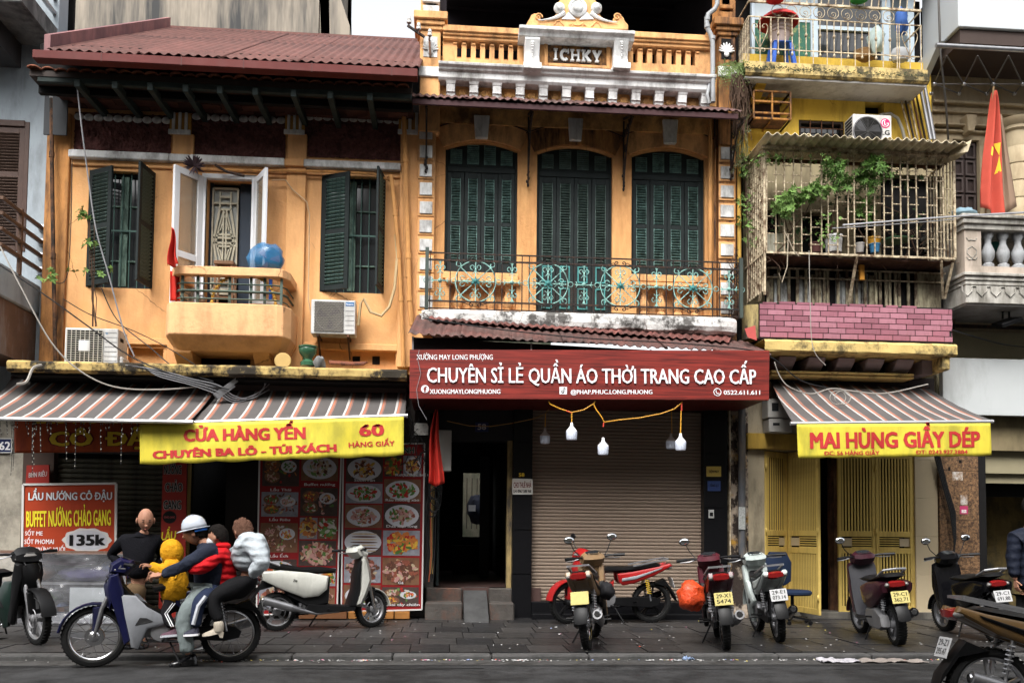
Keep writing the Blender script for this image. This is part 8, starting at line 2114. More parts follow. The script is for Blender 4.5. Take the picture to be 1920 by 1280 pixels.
cable([(190,540,12.3),(220,600,12.3),(280,650,12.2),(330,690,12.1),(400,715,12.1)],.008,WIRE,'black cable sagging from below the left window')
cable([(118,560,12.4),(170,590,12.4),(250,620,12.4),(320,655,12.3),(390,700,12.2)],.007,WIRE,'thin black cable crossing the orange wall above the awning')
cable([(32,720,11.7),(50,715,11.8),(62,690,11.9),(78,684,12)],.018,WIREW,'short thick white hose draped over the ledge at left')
for k in range(7):cable([(235+6*k,684+k,12.0),(300,694+2*k,12.0),(360,710+2*k,12),(410,722+3*k,12.1),(440,742+2*k,12.2),(480,742+rr(-5,5),12.3),(505,700+5*k,12.4)],.007,WIRE if k % 2 else WIREG,['lowest','second lowest','third lowest','middle','third highest','second highest','highest'][6-k]+' cable of the bundle sagging over the left ledge')
cable([(792,596,11.9),(870,608,11.85),(960,620,11.8),(1100,634,11.7),(1250,642,11.7),(1400,655,11.7),(1450,672,11.8),(1500,712,12),(1560,728,12.1),(1620,735,12.1)],.009,WIRE,'long black cable lying along the rusty canopy')
cable([(1452,678,11.9),(1462,705,11.9),(1480,725,11.9),(1520,738,12),(1560,728,12),(1600,733,12),(1660,737,12.1),(1740,720,12.3)],.009,WIREW,'pale cable looping over the right striped awning')
for k in range(2):tag(MB().tube([P(1571+9*k+15*math.cos(t),745+13*math.sin(t),11.9) for t in [2*PI*j/16 for j in range(16)]],.006,4,closed=True).build('cable_loop',WIREW),['left','right'][k]+' one of two pale cable loops on the right awning','cable')
cable([(1785,618,12.3),(1830,632,12.6),(1880,645,12.8),(1920,650,12.9)],.010,WIRE,'black cable under the carved balcony')
cable([(1580,422,12.0),(1680,414,11.95),(1800,405,12.0),(1925,398,12.0)],.016,mat('silver_pole',(.4,.4,.42),.4,metal=.5),'silver pole lying across the cage, upper of two');cable([(1560,428,12.1),(1680,420,12.05),(1790,411,12.1)],.009,STEEL,'thinner silver pole lying across the cage, lower of two')
cable([(1517,470,12.0),(1519,560,12.0),(1524,650,12.0),(1548,685,12.0)],.006,WIREW,'thin pale wire hanging in front of the pink tiles')
cable([(135,300,12.8),(133,420,12.8),(125,520,12.8),(100,530,12.8)],.006,WIRE,'thin wire looping at the left corner of the orange house')
mb=MB();random.seed(9)
for (px,py,n) in ((165,402,7),(172,458,4),(85,520,5),(142,516,2),(202,508,2)):
 for i in range(n):c=P(px+rr(-18,18),py+rr(-8,8),12.2);leaflets(mb,c,.075,5,w=.5);leaflets(mb,c+Vector((rr(-.08,.08),rr(-.05,.05),rr(-.05,.05))),.055,5,w=.5)
o=mb.build('sapling_leaves',LEAFL);tag(o,'light green leaves of a small sapling rooted in the wall at left','plant');stuff(o)
mb=MB()
for k in range(5):mb.tube([P(178+rr(-6,6),612,12.3),P(176+rr(-8,8),560,12.3),P(172+rr(-6,6),500,12.25),P(170+rr(-8,8),410,12.2)],.006,4)
tag(mb.build('sapling_stems',DRYROOT),'thin dark stems of the sapling below the left window','plant')
# icicle lights
random.seed(14);g=thing('icicle_lights','curtain of tiny unlit string lights hanging from the left awning','string lights',P(130,790,11.45));mb=MB();lb_=MB()
for k in range(44):
 px=rr(-5,262);L=rr(8,34) if k % 5 else rr(50,110);p=P(px,789,11.46);q=P(px+rr(-3,3),789+L,11.46);mb.tube([p,p.lerp(q,.5)+Vector((rr(-.02,.02),0,0)),q],.004,3)
 for j in range(int(L/12)+1):c=p.lerp(q,(j+.5)/(int(L/12)+1));lb_.ell(c,(.007,.007,.012),5,3)
stuff(mb.build('wires',WIRE,g));stuff(lb_.build('bulbs',mat('tiny_bulb',(.25,.24,.2),.3),g))
# bucket, chair, litter
g=thing('bucket','pale grey plastic bucket standing behind the front wheel of the white scooter','bucket',PG(706,1166,SW));c=g.location
GB=mat('dirty_bucket',(.27,.28,.28),.6,var=.15,dirt=(.12,.11,.1),damt=.4);MB().lathe([(.10,0),(.135,.28),(.15,.285),(.15,.31),(.14,.31),(.13,.29),(.10,.03),(.001,.03)],c,20,caps=False).build('body',GB,g);MB().tube([c+Vector((.145*math.cos(t),-.03-.12*math.sin(t),.27-.1*math.sin(t))) for t in [PI*k/10 for k in range(11)]],.004,4).build('handle',STEEL,g)
CH=mat('navy_seat',(.008,.017,.042),.8,var=.1);c=PG(1478,1168,SW);g=thing('office_chair','dark blue office chair standing behind the white scooter by the gates','chair',c)
MB().lathe([(.001,.40),(.23,.40),(.25,.42),(.25,.45),(.22,.47),(.001,.475)],(c.x+.08,c.y,c.z),20).build('seat',CH,g)
mb=MB().pillow([(-.19,.58),(-.2,.85),(-.12,1.0),(.12,1.0),(.2,.85),(.19,.58),(.1,.52),(-.1,.52)],.03,.03);mb.build('backrest',CH,g,M=Matrix.Translation((c.x-.05,c.y+.26,c.z)))
MB().bar((c.x,c.y+.22,c.z+.42),(c.x-.03,c.y+.28,c.z+.7),.05,.015).build('back_bracket',BLK,g);MB().lathe([(.025,.08),(.025,.42)],(c.x+.06,c.y,c.z),10).build('column',BLK,g)
for k in range(5):
 a=k*2*PI/5+.4;e=Vector((c.x+.06+.27*math.cos(a),c.y+.27*math.sin(a),c.z+.07));MB().bar((c.x+.06,c.y,c.z+.1),e,.04,.03).build('foot',BLK,g);MB().lathe([(.028,-.015),(.028,.015)],(e.x,e.y,c.z+.028),10,axis='y').build('castor',BLK,g)
random.seed(99);cols=[(.42,.42,.41),(.46,.44,.42),(.42,.18,.25),(.4,.4,.4),(.25,.3,.5),(.5,.08,.05),(.55,.45,.1)]
lm=[MB() for _ in cols]
for k in range(760):
 t=random.random()
 if t<.74:y=KY-.10-abs(random.gauss(0,.05));x=rr(-2.6,7) if random.random()<.85 else rr(-5,8);z=.064;x+=.4*math.sin(x*4)*random.random()
 else:x=rr(-3.6,7.5);y=rr(KY+.1,FY-.5);z=SW+.004
 s=rr(.006,.015)*(1.5 if random.random()<.08 else 1);a=rr(0,PI);i=random.choices(range(7),[8,6,2,6,1,1,1])[0]
 c_,s_=math.cos(a)*s,math.sin(a)*s;h=rr(0,.010);lm[i].add([(x-c_,y-s_,z),(x+s_,y-c_,z+h*.3),(x+c_,y+s_,z+h),(x-s_,y+c_,z+h*.5)],[(0,1,2,3)])
for i,m_ in enumerate(lm):o=m_.build('confetti',mat('confetti_%d' % i,cols[i],.7,var=0));tag(o,['white','off-white','pink','pale','blue','red','yellow'][i]+' paper scraps scattered along the kerb and pavement','litter');stuff(o)
def rag(px,py,w_,d_,m_,lb,seed):
 c=PG(px,py,0.06);mb=MB();mb.grid(lambda u,v:Vector((c.x+(u-.5)*w_*(1+.15*noise.noise(Vector((v*3,seed,0)))),c.y+(v-.5)*d_+.05*noise.noise(Vector((u*3,seed,1))),.064+.05*abs(noise.noise(Vector((u*4,v*4,seed)))))),20,12);tag(mb.build('crumpled_paper',m_,solid=.002),lb,'paper')
PAPR=mat('printed_paper',(.42,.40,.42),.8,var=.15,vs=6,dirt=(.22,.22,.25),damt=.3,dscale=8)
rag(1572,1239,.42,.22,PAPR,'large crumpled sheet of printed paper in the gutter at right',3);rag(1672,1240,.7,.16,mat('brown_card_sheet',(.22,.19,.17),.9,var=.25,vs=5),'long flat piece of dirty cardboard in the gutter at right',5);rag(1392,1234,.13,.08,PAPR,'small white paper lump in the gutter below the white scooter',8)
rag(1290,1236,.12,.07,mat('blue_white_wrapper',(.3,.4,.6),.5,var=.4,vs=20),'blue and white wrapper in the gutter',11)
# ================================================================= motorbikes
def paint(nm,c,coat=.3):return mat(nm,c,.36,var=.12,coat=coat,vs=7,dirt=tuple(x*.5+.03 for x in c),damt=.12,dscale=4)
def wheel(parent,x,r,wid,kind,Mx,rimc):
 w_=MB().lathe([(r-.07,-wid*.32),(r-.045,-wid*.5),(r-.012,-wid*.42),(r,-wid*.15),(r,wid*.15),(r-.012,wid*.42),(r-.045,wid*.5),(r-.07,wid*.32)],(x,0,r),32,axis='y',caps=False)
 n=44
 for k in range(n):
  a=2*PI*k/n
  for s in (-1,1):w_.box(-.006,.006,s*wid*.1,s*wid*.42,r-.006,r+.004,M=Matrix.Translation((x,0,r)) @ Matrix.Rotation(a+s*.05,4,'Y'))
 wh=w_.build('wheel',RUBBER,parent,M=Mx)
 rm=MB().lathe([(r-.07,-wid*.36),(r-.056,-wid*.40),(r-.060,-wid*.3),(r-.078,-wid*.15),(r-.078,wid*.15),(r-.060,wid*.3),(r-.056,wid*.40),(r-.07,wid*.36)],(x,0,r),32,axis='y',caps=False)
 hb_=MB().lathe([(.02,-.07),(.05,-.05),(.05,.05),(.02,.07)],(x,0,r),14,axis='y')
 if kind=='spoke':
  for k in range(18):
   a=2*PI*k/18;b_=a+(.5 if k % 2 else-.5);s=.03 if k % 4<2 else-.03
   hb_.tube([(x+.05*math.cos(b_),s,r+.05*math.sin(b_)),(x+(r-.07)*math.cos(a),0,r+(r-.07)*math.sin(a))],.0028,3,caps=False)
  rm.lathe([(.085,-.03),(.09,0),(.085,.03)],(x,0,r),16,axis='y')
 else:
  for k in range(5):
   a=2*PI*k/5+.3
   for d in (-.12,.12):hb_.bar((x+.04*math.cos(a),0,r+.04*math.sin(a)),(x+(r-.07)*math.cos(a+d),0,r+(r-.07)*math.sin(a+d)),.03,.02)
  hb_.tube([(x+.1*math.cos(2*PI*j/20),-.045,r+.1*math.sin(2*PI*j/20)) for j in range(20)],.006,4,closed=True)
 rm.build('rim',rimc,wh,M=Mx);hb_.build('spokes',rimc if kind=='alloy' else CHROME,wh,M=Mx)
def motorbike(label,rear,front,z,main,second,kind='underbone',rims='alloy',steer=0,lean=.10,plate=None,plate_c=None,anchor='rear',seat=BLK,mirrors=(1,1),extra=None,wb=1.22,loc=None,head=None,nm='motorbike',rimc=None,panel=None,logo=None):
 g=thing(nm,label,'motorbike')
 sc_=kind=='scooter';r=.235 if sc_ else .285;h=wb/2;rimc=rimc or ALU;panel=panel or BLK
 I=Matrix.Identity(4);ax=h-.16
 Mf=Matrix.Translation((ax,0,.8)) @ Matrix.Rotation(steer,4,'Z') @ Matrix.Translation((-ax,0,-.8))
 wheel(g,h,r,.085 if not sc_ else .10,rims,Mf,rimc);wheel(g,-h,r,.09 if not sc_ else .115,rims,I,rimc)
 def pl(nm_,poly,w_,m_,M=None,y0=0,inset=.02,k=.55,par=g):return MB().pillow(poly,w_,inset,y0,k=k).build(nm_,m_,par,M=M)
 # front end
 fk=MB()
 for s in (-1,1):
  fk.tube([(h,s*.075,r),(h-.06,s*.075,r+.26),(h-.13,s*.06,r+.42)],[.016,.022,.022],8)
 fk.build('fork',STEEL if not sc_ else CHROME,g,M=Mf)
 fa=[(h+(r+.035)*math.cos(t),r+(r+.035)*math.sin(t)) for t in [math.radians(8+128*k/10) for k in range(11)]]
 fi=[(h+(r+.012)*math.cos(t),r+(r+.012)*math.sin(t)) for t in [math.radians(136-128*k/10) for k in range(11)]]
 pl('front_fender',fa+fi,.075,main,Mf,inset=.006,k=.7);pl('fender_stay',[(h-.10,r+.30),(h+.02,r+.28),(h+.02,r+.05),(h-.02,r+.02),(h-.05,r+.10)],.085,main if not sc_ else panel,Mf)
 hz=.93 if not sc_ else .96;hx=ax-.08
 pl('handlebar_cover',[(hx+.13,hz-.05),(hx+.12,hz+.04),(hx+.03,hz+.10),(hx-.08,hz+.07),(hx-.10,hz),(hx-.02,hz-.08)],.13,main,Mf,inset=.035)
 pl('instrument_panel',[(hx-.07,hz+.055),(hx+.02,hz+.095),(hx+.01,hz+.105),(hx-.09,hz+.065)],.085,GLASSD,Mf,inset=.01)
 pl('headlight',[(hx+.10,hz-.035),(hx+.135,hz+.01),(hx+.115,hz+.045),(hx+.08,hz+.04)],.075,CLEARLENS,Mf,inset=.015)
 for s in (-1,1):
  hbar=MB().tube([(hx,s*.08,hz+.02),(hx-.02,s*.2,hz+.035),(hx-.09,s*.33,hz+.03)],.014,8);o=hbar.build('handlebar',BLK,g,M=Mf)
  MB().tube([(hx-.06,s*.25,hz+.033),(hx-.11,s*.37,hz+.028)],.019,8).build('grip',BLK,g,M=Mf)
  MB().tube([(hx+.02,s*.15,hz+.02),(hx+.03,s*.24,hz+.0),(hx-.03,s*.34,hz+.0)],.007,5).build('brake_lever',STEEL,g,M=Mf)
  if mirrors[0 if s>0 else 1]:
   c=Vector((hx-.0,s*.27,hz+.25));mm=MB().tube([(hx-.02,s*.16,hz+.05),(hx+.01,s*.22,hz+.13),c],.006,5);mm.ell(c,(.016,.065,.045),12,8);mo=mm.build('mirror',BLK,g,M=Mf)
   MB().ell(c-Vector((.008,0,0)),(.011,.058,.038),12,8).build('mirror_glass',MIRROR,mo,M=Mf)
  MB().ell((hx+.07,s*.10,hz-.02),(.03,.035,.02),8,6).build('indicator',CLEARLENS,g,M=Mf)
 MB().tube([(hx+.05,.07,hz),(hx+.15,.09,hz-.12),(hx+.12,.06,hz-.3),(h-.08,.08,r+.3)],.005,4).build('brake_cable',BLK,g,M=Mf);MB().tube([(hx+.04,-.08,hz),(hx+.16,-.06,hz-.08),(hx+.08,-.03,hz-.28)],.005,4).build('throttle_cable',BLK,g,M=Mf)
 # bodywork
 if not sc_:
  for s in (-1,1):pl('leg_shield',[(ax+.03,.86),(ax-.04,.88),(ax-.09,.72),(ax-.12,.48),(ax-.17,.25),(ax-.11,.21),(ax-.05,.42),(ax+.01,.62),(ax+.05,.74)],.035,main,y0=s*.12,inset=.018)
  pl('front_cover',[(ax+.05,.86),(ax-.06,.86),(ax-.04,.66),(ax+.03,.52),(ax+.07,.64),(ax+.09,.76)],.12,main,inset=.04)
  for s in (-1,1):pl('side_cover',[(ax-.06,.68),(ax-.20,.67),(ax-.30,.56),(ax-.49,.45),(ax-.45,.39),(ax-.31,.36),(ax-.23,.17),(ax-.17,.19),(ax-.11,.44)],.03,second,y0=s*.125);pl('side_vent',[(ax-.20,.39),(ax-.36,.425),(ax-.30,.46),(ax-.24,.465)],.004,BLK,y0=s*.155,inset=.004)
  pl('centre_tunnel',[(ax-.05,.80),(ax-.22,.62),(ax-.42,.52),(-.05,.60),(-.05,.45),(ax-.40,.40),(ax-.12,.40)],.08,panel)
  pl('seat',[(.10,.70),(.12,.755),(.02,.785),(-.20,.775),(-.42,.80),(-.66,.84),(-.72,.82),(-.66,.78),(-.3,.72)],.125,seat,inset=.03)
  for s in (-1,1):pl('tail_panel',[(-.08,.69),(-.10,.58),(-.16,.53),(-.32,.56),(-.60,.66),(-.86,.80),(-.84,.84),(-.66,.79),(-.3,.72)],.035,main,y0=s*.105);pl('stripe_panel',[(-.14,.59),(-.34,.62),(-.70,.76),(-.72,.785),(-.36,.67),(-.14,.63)],.006,second,y0=s*.143,inset=.004)
  pl('tail_centre',[(-.10,.68),(-.16,.56),(-.55,.64),(-.84,.78),(-.80,.82),(-.4,.73)],.10,main)
  tz,tx=.785,-.86;ri=MB().bar((-.30,-.13,.80),(-.80,-.11,.90),.02,.02);ri.bar((-.30,.13,.80),(-.80,.11,.90),.02,.02);ri.bar((-.80,-.11,.90),(-.80,.11,.90),.03,.02);ri.build('grab_rail',ALU,g)
  eg=MB().lathe([(.06,-.12),(.10,-.11),(.115,-.03),(.115,.03),(.10,.11),(.06,.12)],(.02,0,.33),16,axis='y');eg.box(.02,.30,-.07,.07,.27,.40);eg.lathe([(.075,0),(.08,.16),(.06,.17)],(.14,0,.335),10,axis='x');[eg.box(.06+.03*k,.072+.03*k,-.088,.088,.262,.408) for k in range(7)];eg.build('engine',ALU,g,bevel=.004);MB().lathe([(.055,-.13),(.06,-.125),(.06,-.12)],(.0,0,.33),12,axis='y').build('engine_cover',STEEL,g);MB().tube([(.26,-.02,.30),(.30,-.05,.22),(.15,-.10,.20)],.016,8).build('exhaust_header',CHROME,g)
  ch=MB().pillow([(-.02,.36),(-.0,.26),(-.55,.22),(-.69,.25),(-.71,.31),(-.65,.36),(-.5,.37)],.02,.008,.095);ch.build('chain_case',BLK,g)
  MB().bar((-.02,.07,.33),(-h,.07,r),.03,.035).bar((-.02,-.07,.33),(-h,-.07,r),.03,.035).build('swing_arm',STEEL,g)
  sx0,sz0,sx1,sz1=-.50,.64,-h+.04,r+.03
 else:
  pl('leg_shield',[(ax+.05,.92),(ax-.02,.94),(ax-.06,.75),(ax-.06,.50),(ax-.13,.27),(ax-.02,.27),(ax+.06,.42),(ax+.12,.60),(ax+.10,.75)],.17,main,inset=.05)
  pl('inner_shield',[(ax-.03,.90),(ax-.10,.72),(ax-.12,.50),(ax-.20,.27),(ax-.07,.27),(ax-.02,.5)],.165,panel,inset=.03)
  pl('floor_board',[(ax-.06,.32),(ax-.10,.22),(-.15,.19),(-.30,.24),(-.25,.33),(ax-.2,.30)],.15,panel)
  pl('seat_base',[(.02,.32),(.04,.66),(-.20,.68),(-.55,.62),(-.5,.42),(-.25,.28)],.12,panel)
  for s in (-1,1):pl('rear_cowl',[(-.02,.50),(.0,.66),(-.25,.71),(-.6,.74),(-.82,.72),(-.80,.62),(-.55,.50),(-.30,.40),(-.12,.42)],.05,main,y0=s*.13,inset=.03)
  pl('tail_centre',[(-.1,.66),(-.5,.6),(-.80,.64),(-.82,.73),(-.5,.74)],.13,main)
  pl('seat',[(.10,.70),(.12,.755),(-.10,.785),(-.35,.78),(-.55,.82),(-.74,.83),(-.78,.79),(-.6,.74),(-.2,.69)],.14,seat,inset=.035)
  tz,tx=.70,-.83
  ri=MB().tube([(-.60,-.13,.80),(-.80,-.12,.87),(-.86,0,.88),(-.80,.12,.87),(-.60,.13,.80)],.014,6);ri.build('grab_rail',ALU,g)
  eg=MB().pillow([(-.05,.30),(-.12,.40),(-.45,.42),(-.66,.34),(-.68,.22),(-.55,.17),(-.2,.18)],.05,.02,.12);eg.build('engine_case',second if second is ALU else BLK,g)
  MB().box(-.35,-.05,-.09,.09,.2,.36).build('engine',STEEL,g,bevel=.02)
  sx0,sz0,sx1,sz1=-.62,.62,-h+.02,r+.08
 for s in (-1,1):
  if sc_ and s<0:continue
  a,b_=Vector((sx0,s*.11,sz0)),Vector((sx1,s*.11,sz1));MB().tube([a,b_],.012,6).build('shock',STEEL,g)
  pts=[a.lerp(b_,.1+.6*k/40)+Vector((.026*math.cos(k*PI/3),.026*math.sin(k*PI/3),0)) for k in range(41)];MB().tube(pts,.006,4).build('shock_spring',(extra or {}).get('spring',STEEL),g)
 w_=MB().tube([(.15,-.10,.22),(-.15,-.13,.20),(-.35,-.14,.25),(-.45,-.15,.28)],[.016,.018,.03,.045],10);w_.tube([(-.45,-.15,.28),(-.80,-.16,.38)],[.048,.052],12);w_.build('exhaust',BLKG if (extra or {}).get('black_exhaust') else STEEL,g);MB().lathe([(.03,-.01),(.036,0),(.026,.004)],(0,0,0),12,axis='x').build('exhaust_tip',CHROME,g,M=Matrix.Translation((-.802,-.16,.38)))
 pl('tail_light',[(tx+.03,tz-.04),(tx-.02,tz-.02),(tx-.03,tz+.03),(tx+.04,tz+.045)],.085,REDLENS,inset=.012)
 for s in (-1,1):MB().ell((tx+.03,s*.105,tz),(.045,.03,.026),10,6).build('rear_indicator',CLEARLENS,g)
 pl('mudguard',[(-.62,.55),(-.78,.62),(-.86,.52),(-.95,.40),(-.97,.30),(-.92,.36),(-.82,.50)],.07,BLK,inset=.012)
 Mp=Matrix.Translation((-.90,0,.565)) @ Matrix.Rotation(.32,4,'Y')
 pp_=MB().box(-.004,.004,-.095,.095,-.07,.07);po=pp_.build('number_plate',plate_c or mat('plate_white',(.50,.50,.50),.45,var=.05),g,M=Mp,bevel=.003)
 if plate:
  for i,tx_ in enumerate(plate):
   t=text(tx_,'plate_lettering',BLK,None,0,0,0,.045,.145,.02,.001)
   me=t.data;of=t.location.copy()
   R_=Mp @ Matrix.Translation((-.0055,0,.012-.06*i)) @ Matrix.Rotation(-PI/2,4,'Z')
   me.transform(Matrix.Translation(of));me.transform(R_);t.location=(0,0,0);t.parent=po
 MB().tube([(.0,-.22,.25),(0,.22,.25)],.013,6).build('footrest',BLK,g);MB().tube([(-.06,.10,.22),(-.16,.22,.03)],.01,6).build('side_stand',BLK,g)
 for s in (-1,1):MB().tube([(-.32,s*.1,.30),(-.34,s*.24,.32)],.012,6).build('rear_footrest',BLK,g)
 if logo:o=text(logo[0],'maker_name',logo[1],None,logo[2],logo[3],0,logo[4],None,.02,.001);o.data.transform(Matrix.Translation(o.location));o.location=(0,logo[5],0);o.parent=g
 if logo and logo[5]>0:o.rotation_euler=(0,0,PI);o.location=(2*0,logo[5],0)
 # place
 A,B=(PG(*rear,z),PG(*front,z)) if loc is None else (Vector(loc),Vector(loc)+Vector((math.cos(head),math.sin(head),0)))
 d=(B-A).normalized();a=math.atan2(d.y,d.x)
 if loc is None:c=A+d*h if anchor=='rear' else B-d*h
 else:c=A+d*h
 g.location=(c.x,c.y,z+.003);g.rotation_euler=(lean,0,a);g.rotation_mode='XYZ'
 return g
YPL=mat('plate_yellow',(.55,.47,.17),.5,var=.1,vs=20)
NAVY=paint('navy_blue_paint',(.005,.006,.035));SILV=paint('silver_paint',(.25,.26,.28),.4);CRW=paint('cream_white_paint',(.42,.42,.38));GOLDP=paint('bronze_gold_paint',(.24,.15,.075));REDPT=paint('bright_red_paint',(.30,.010,.010));MAR=paint('maroon_paint',(.075,.010,.018));MINTW=paint('pale_mint_paint',(.42,.47,.45));DMAR=paint('dark_maroon_paint',(.035,.008,.014));BRNP=paint('brown_bronze_paint',(.13,.075,.028));DGRN=paint('dark_green_paint2',(.008,.02,.016))
blue_bike=motorbike('dark blue motorbike with silver side cover and spoked wheels carrying four people',(431,1241),(203,1249),.05,NAVY,SILV,'underbone','spoke',lean=0,mirrors=(0,0),steer=.02,logo=('HONDA',BLK,.16,.605,.022,.16),rimc=CHROME)
motorbike('black and dark green motorbike cut off by the left edge of the picture',(-130,1192),(80,1206),SW,BLK,DGRN,'underbone','alloy',steer=-.35,lean=.08,anchor='front',mirrors=(0,0),extra={'black_exhaust':1})
motorbike('cream white and black scooter parked sideways in front of the red menu boards',(518,1182),(684,1176),SW,CRW,BLK,'scooter','alloy',steer=.35,lean=-.05,mirrors=(0,0),logo=('Zip',BLK,-.42,.60,.03,-.185),nm='scooter')
motorbike('bronze gold motorbike seen from behind with yellow plate before the roller shutter',(1102,1217),(1136,1178),SW,GOLDP,BLK,'underbone','spoke',steer=.45,lean=-.10,plate_c=YPL,mirrors=(1,1),rimc=CHROME)
motorbike('bright red and silver motorbike parked sideways along the roller shutter',(1220,1166),(1056,1167),SW,REDPT,SILV,'underbone','alloy',steer=.35,lean=-.06,mirrors=(0,1),extra={'spring':mat('yellow_spring',(.6,.38,.02),.4),'black_exhaust':1},rimc=BLK,panel=REDPT)
motorbike('maroon motorbike with orange bag on its side and plate 29-X1 5474',(1362,1217),(1330,1176),SW,MAR,BLK,'underbone','spoke',steer=-.15,lean=-.10,plate=('29-X1','5474'),plate_c=YPL,mirrors=(1,0),rimc=CHROME)
motorbike('pale mint white motorbike with metal rear rack and plate 29-E1 073.14',(1462,1203),(1408,1172),SW,MINTW,MINTW,'underbone','alloy',steer=.10,lean=-.12,plate=('29-E1','073.14'),mirrors=(0,0),extra={'black_exhaust':1})
motorbike('dark maroon scooter with yellow plate 29-C1 362.71 before the yellow gates',(1684,1209),(1606,1180),SW,DMAR,ALU,'scooter','alloy',steer=.15,lean=-.10,plate=('29-C1','362.71'),plate_c=YPL,mirrors=(1,0),extra={'black_exhaust':1},wb=1.26,nm='scooter',panel=mat('dark_grey_plastic',(.035,.035,.04),.5))
motorbike('black and red scooter with plate 29-C1 691.88 before the brown granite pillar',(1868,1204),(1776,1182),SW,BLKG,REDPT,'scooter','alloy',steer=.1,lean=-.10,plate=('29-C1','691.88'),mirrors=(1,1),wb=1.26,anchor='front',nm='scooter',panel=BLKG)
c=P(1856,1200,5.6)
motorbike('large brown bronze motorbike in the near right corner with plate 29-Z1 295.47',None,None,.05,BRNP,BLK,'underbone','alloy',lean=-.05,plate=('29-Z1','295.47'),loc=(c.x,5.6,.05),head=-.14,mirrors=(0,0))
# bags and small things on the bikes
def crumple(nm,c,r,m_,lb,cat,seed,amp=.22):return blob(nm,c,r,m_,lb,cat,amp,seed,26,16)
crumple('orange_bag',PG(1316,1160,.60)+Vector((0,.0,0)) if 0 else P(1296,1117,9.75),(.15,.17,.17),mat('orange_plastic_bag',(.62,.07,.02),.35,var=.2,vs=9,bump=1.5,bs=14,coat=.2),'full orange red plastic bag hanging on the left side of the maroon motorbike','bag',4)
crumple('white_bag',P(1363,1100,9.75),(.05,.08,.15),mat('white_plastic_bag',(.50,.56,.60),.4,var=.15,vs=8),'thin white plastic bag on the right side of the maroon motorbike','bag',9,.3)
crumple('saddle_bag',P(1137,1107,9.9),(.09,.12,.10),mat('black_cloth',(.012,.012,.014),.8,var=.3),'black cloth bag hung on the bronze gold motorbike','bag',2,.15)
# ================================================================= people
def skin_geo(mb,chains,m=0,sub=2):
 """chains: lists of (point, radius); same points weld. Grown with a Skin modifier, result added to mb"""
 vs,rs,es,ix=[],[],[],{}
 for ch in chains:
  prev=None
  for p,r in ch:
   k=tuple(round(c,3) for c in p)
   if k not in ix:ix[k]=len(vs);vs.append(tuple(p));rs.append(r)
   if prev is not None and prev !=ix[k]:es.append((prev,ix[k]))
   prev=ix[k]
 me=bpy.data.meshes.new('skeleton');me.from_pydata(vs,es,[]);o=bpy.data.objects.new('skeleton',me);COL.objects.link(o)
 o.modifiers.new('k','SKIN').use_smooth_shade=True
 for i,r in enumerate(rs):
  rr_=r if isinstance(r,tuple) else (r,r);me.skin_vertices[0].data[i].radius=rr_;me.skin_vertices[0].data[i].use_root=(i==0)
 s=o.modifiers.new('s','SUBSURF');s.levels=sub;s.render_levels=sub
 dg=bpy.context.evaluated_depsgraph_get();ev=o.evaluated_get(dg);m2=ev.to_mesh()
 mb.add([v.co.copy() for v in m2.vertices],[tuple(p.vertices) for p in m2.polygons],m,True);ev.to_mesh_clear()
 bpy.data.objects.remove(o);bpy.data.meshes.remove(me);return mb
def head_geo(mb,c,yaw,pitch,s=1.0,n=20,k=14):
 M=Matrix.Translation(c) @ Matrix.Rotation(yaw,4,'Z') @ Matrix.Rotation(pitch,4,'Y') @ Matrix.Scale(s,4)
 vs=[]
 for i in range(k+1):
  t=PI*i/k
  for j in range(n):
   a=2*PI*j/n;x,y,z=math.sin(t)*math.cos(a),math.sin(t)*math.sin(a),math.cos(t)
   X_,Y_,Z_=x*.098,y*.076,z*.118
   if z<0:Y_*=1-.30*(-z)**1.3;X_=X_*(1-.12*(-z)) if x>0 else X_*(1-.35*(-z))
   if x>.75 and-.45<z<.12:X_+=.020*max(0,1-abs(y)*4.5)*(1-abs(z+.2)*2)
   if x>.5 and-.75<z<-.5:X_+=.004
   if x>.5 and .08<z<.28 and abs(y)>.15:X_+=.004
   vs.append(M @ Vector((X_,Y_,Z_)))
 fs=[]
 for i in range(k):
  for j in range(n):fs.append(((i+1)*n+j,(i+1)*n+(j+1) % n,i*n+(j+1) % n,i*n+j))
 mb.add(vs,fs,0,True)
 R3=M.to_3x3()
 for s_ in (-1,1):mb.ell(M @ Vector((.002,s_*.080,-.008)),(.021*s,.013*s,.032*s),8,6,M=M.to_quaternion().to_matrix())
 tip=M @ Vector((.118,0,-.022));mb.ell(tip-(R3 @ Vector((.014,0,0))),(.017*s,.015*s,.018*s),8,6)
 return M
def face(parent,M,s=1,brow=(.03,.02,.018)):
 mb=MB()
 for y in (-.030,.030):mb.ell(M @ Vector((.089,y,.012)),(.006*s,.013*s,.006*s),8,5,M=M.to_quaternion().to_matrix())
 mb.build('eyes',mat('dark_eye',(.015,.01,.01),.3),parent)
 mb=MB()
 for y in (-.032,.032):mb.ell(M @ Vector((.092,y,.036)),(.005*s,.018*s,.004*s),8,4,M=M.to_quaternion().to_matrix())
 mb.build('eyebrows',mat('brow',brow,.9),parent)
 MB().ell(M @ Vector((.094,0,-.062)),(.006*s,.022*s,.006*s),10,5,M=M.to_quaternion().to_matrix()).build('lips',mat('lip',(.32,.11,.09),.5),parent)
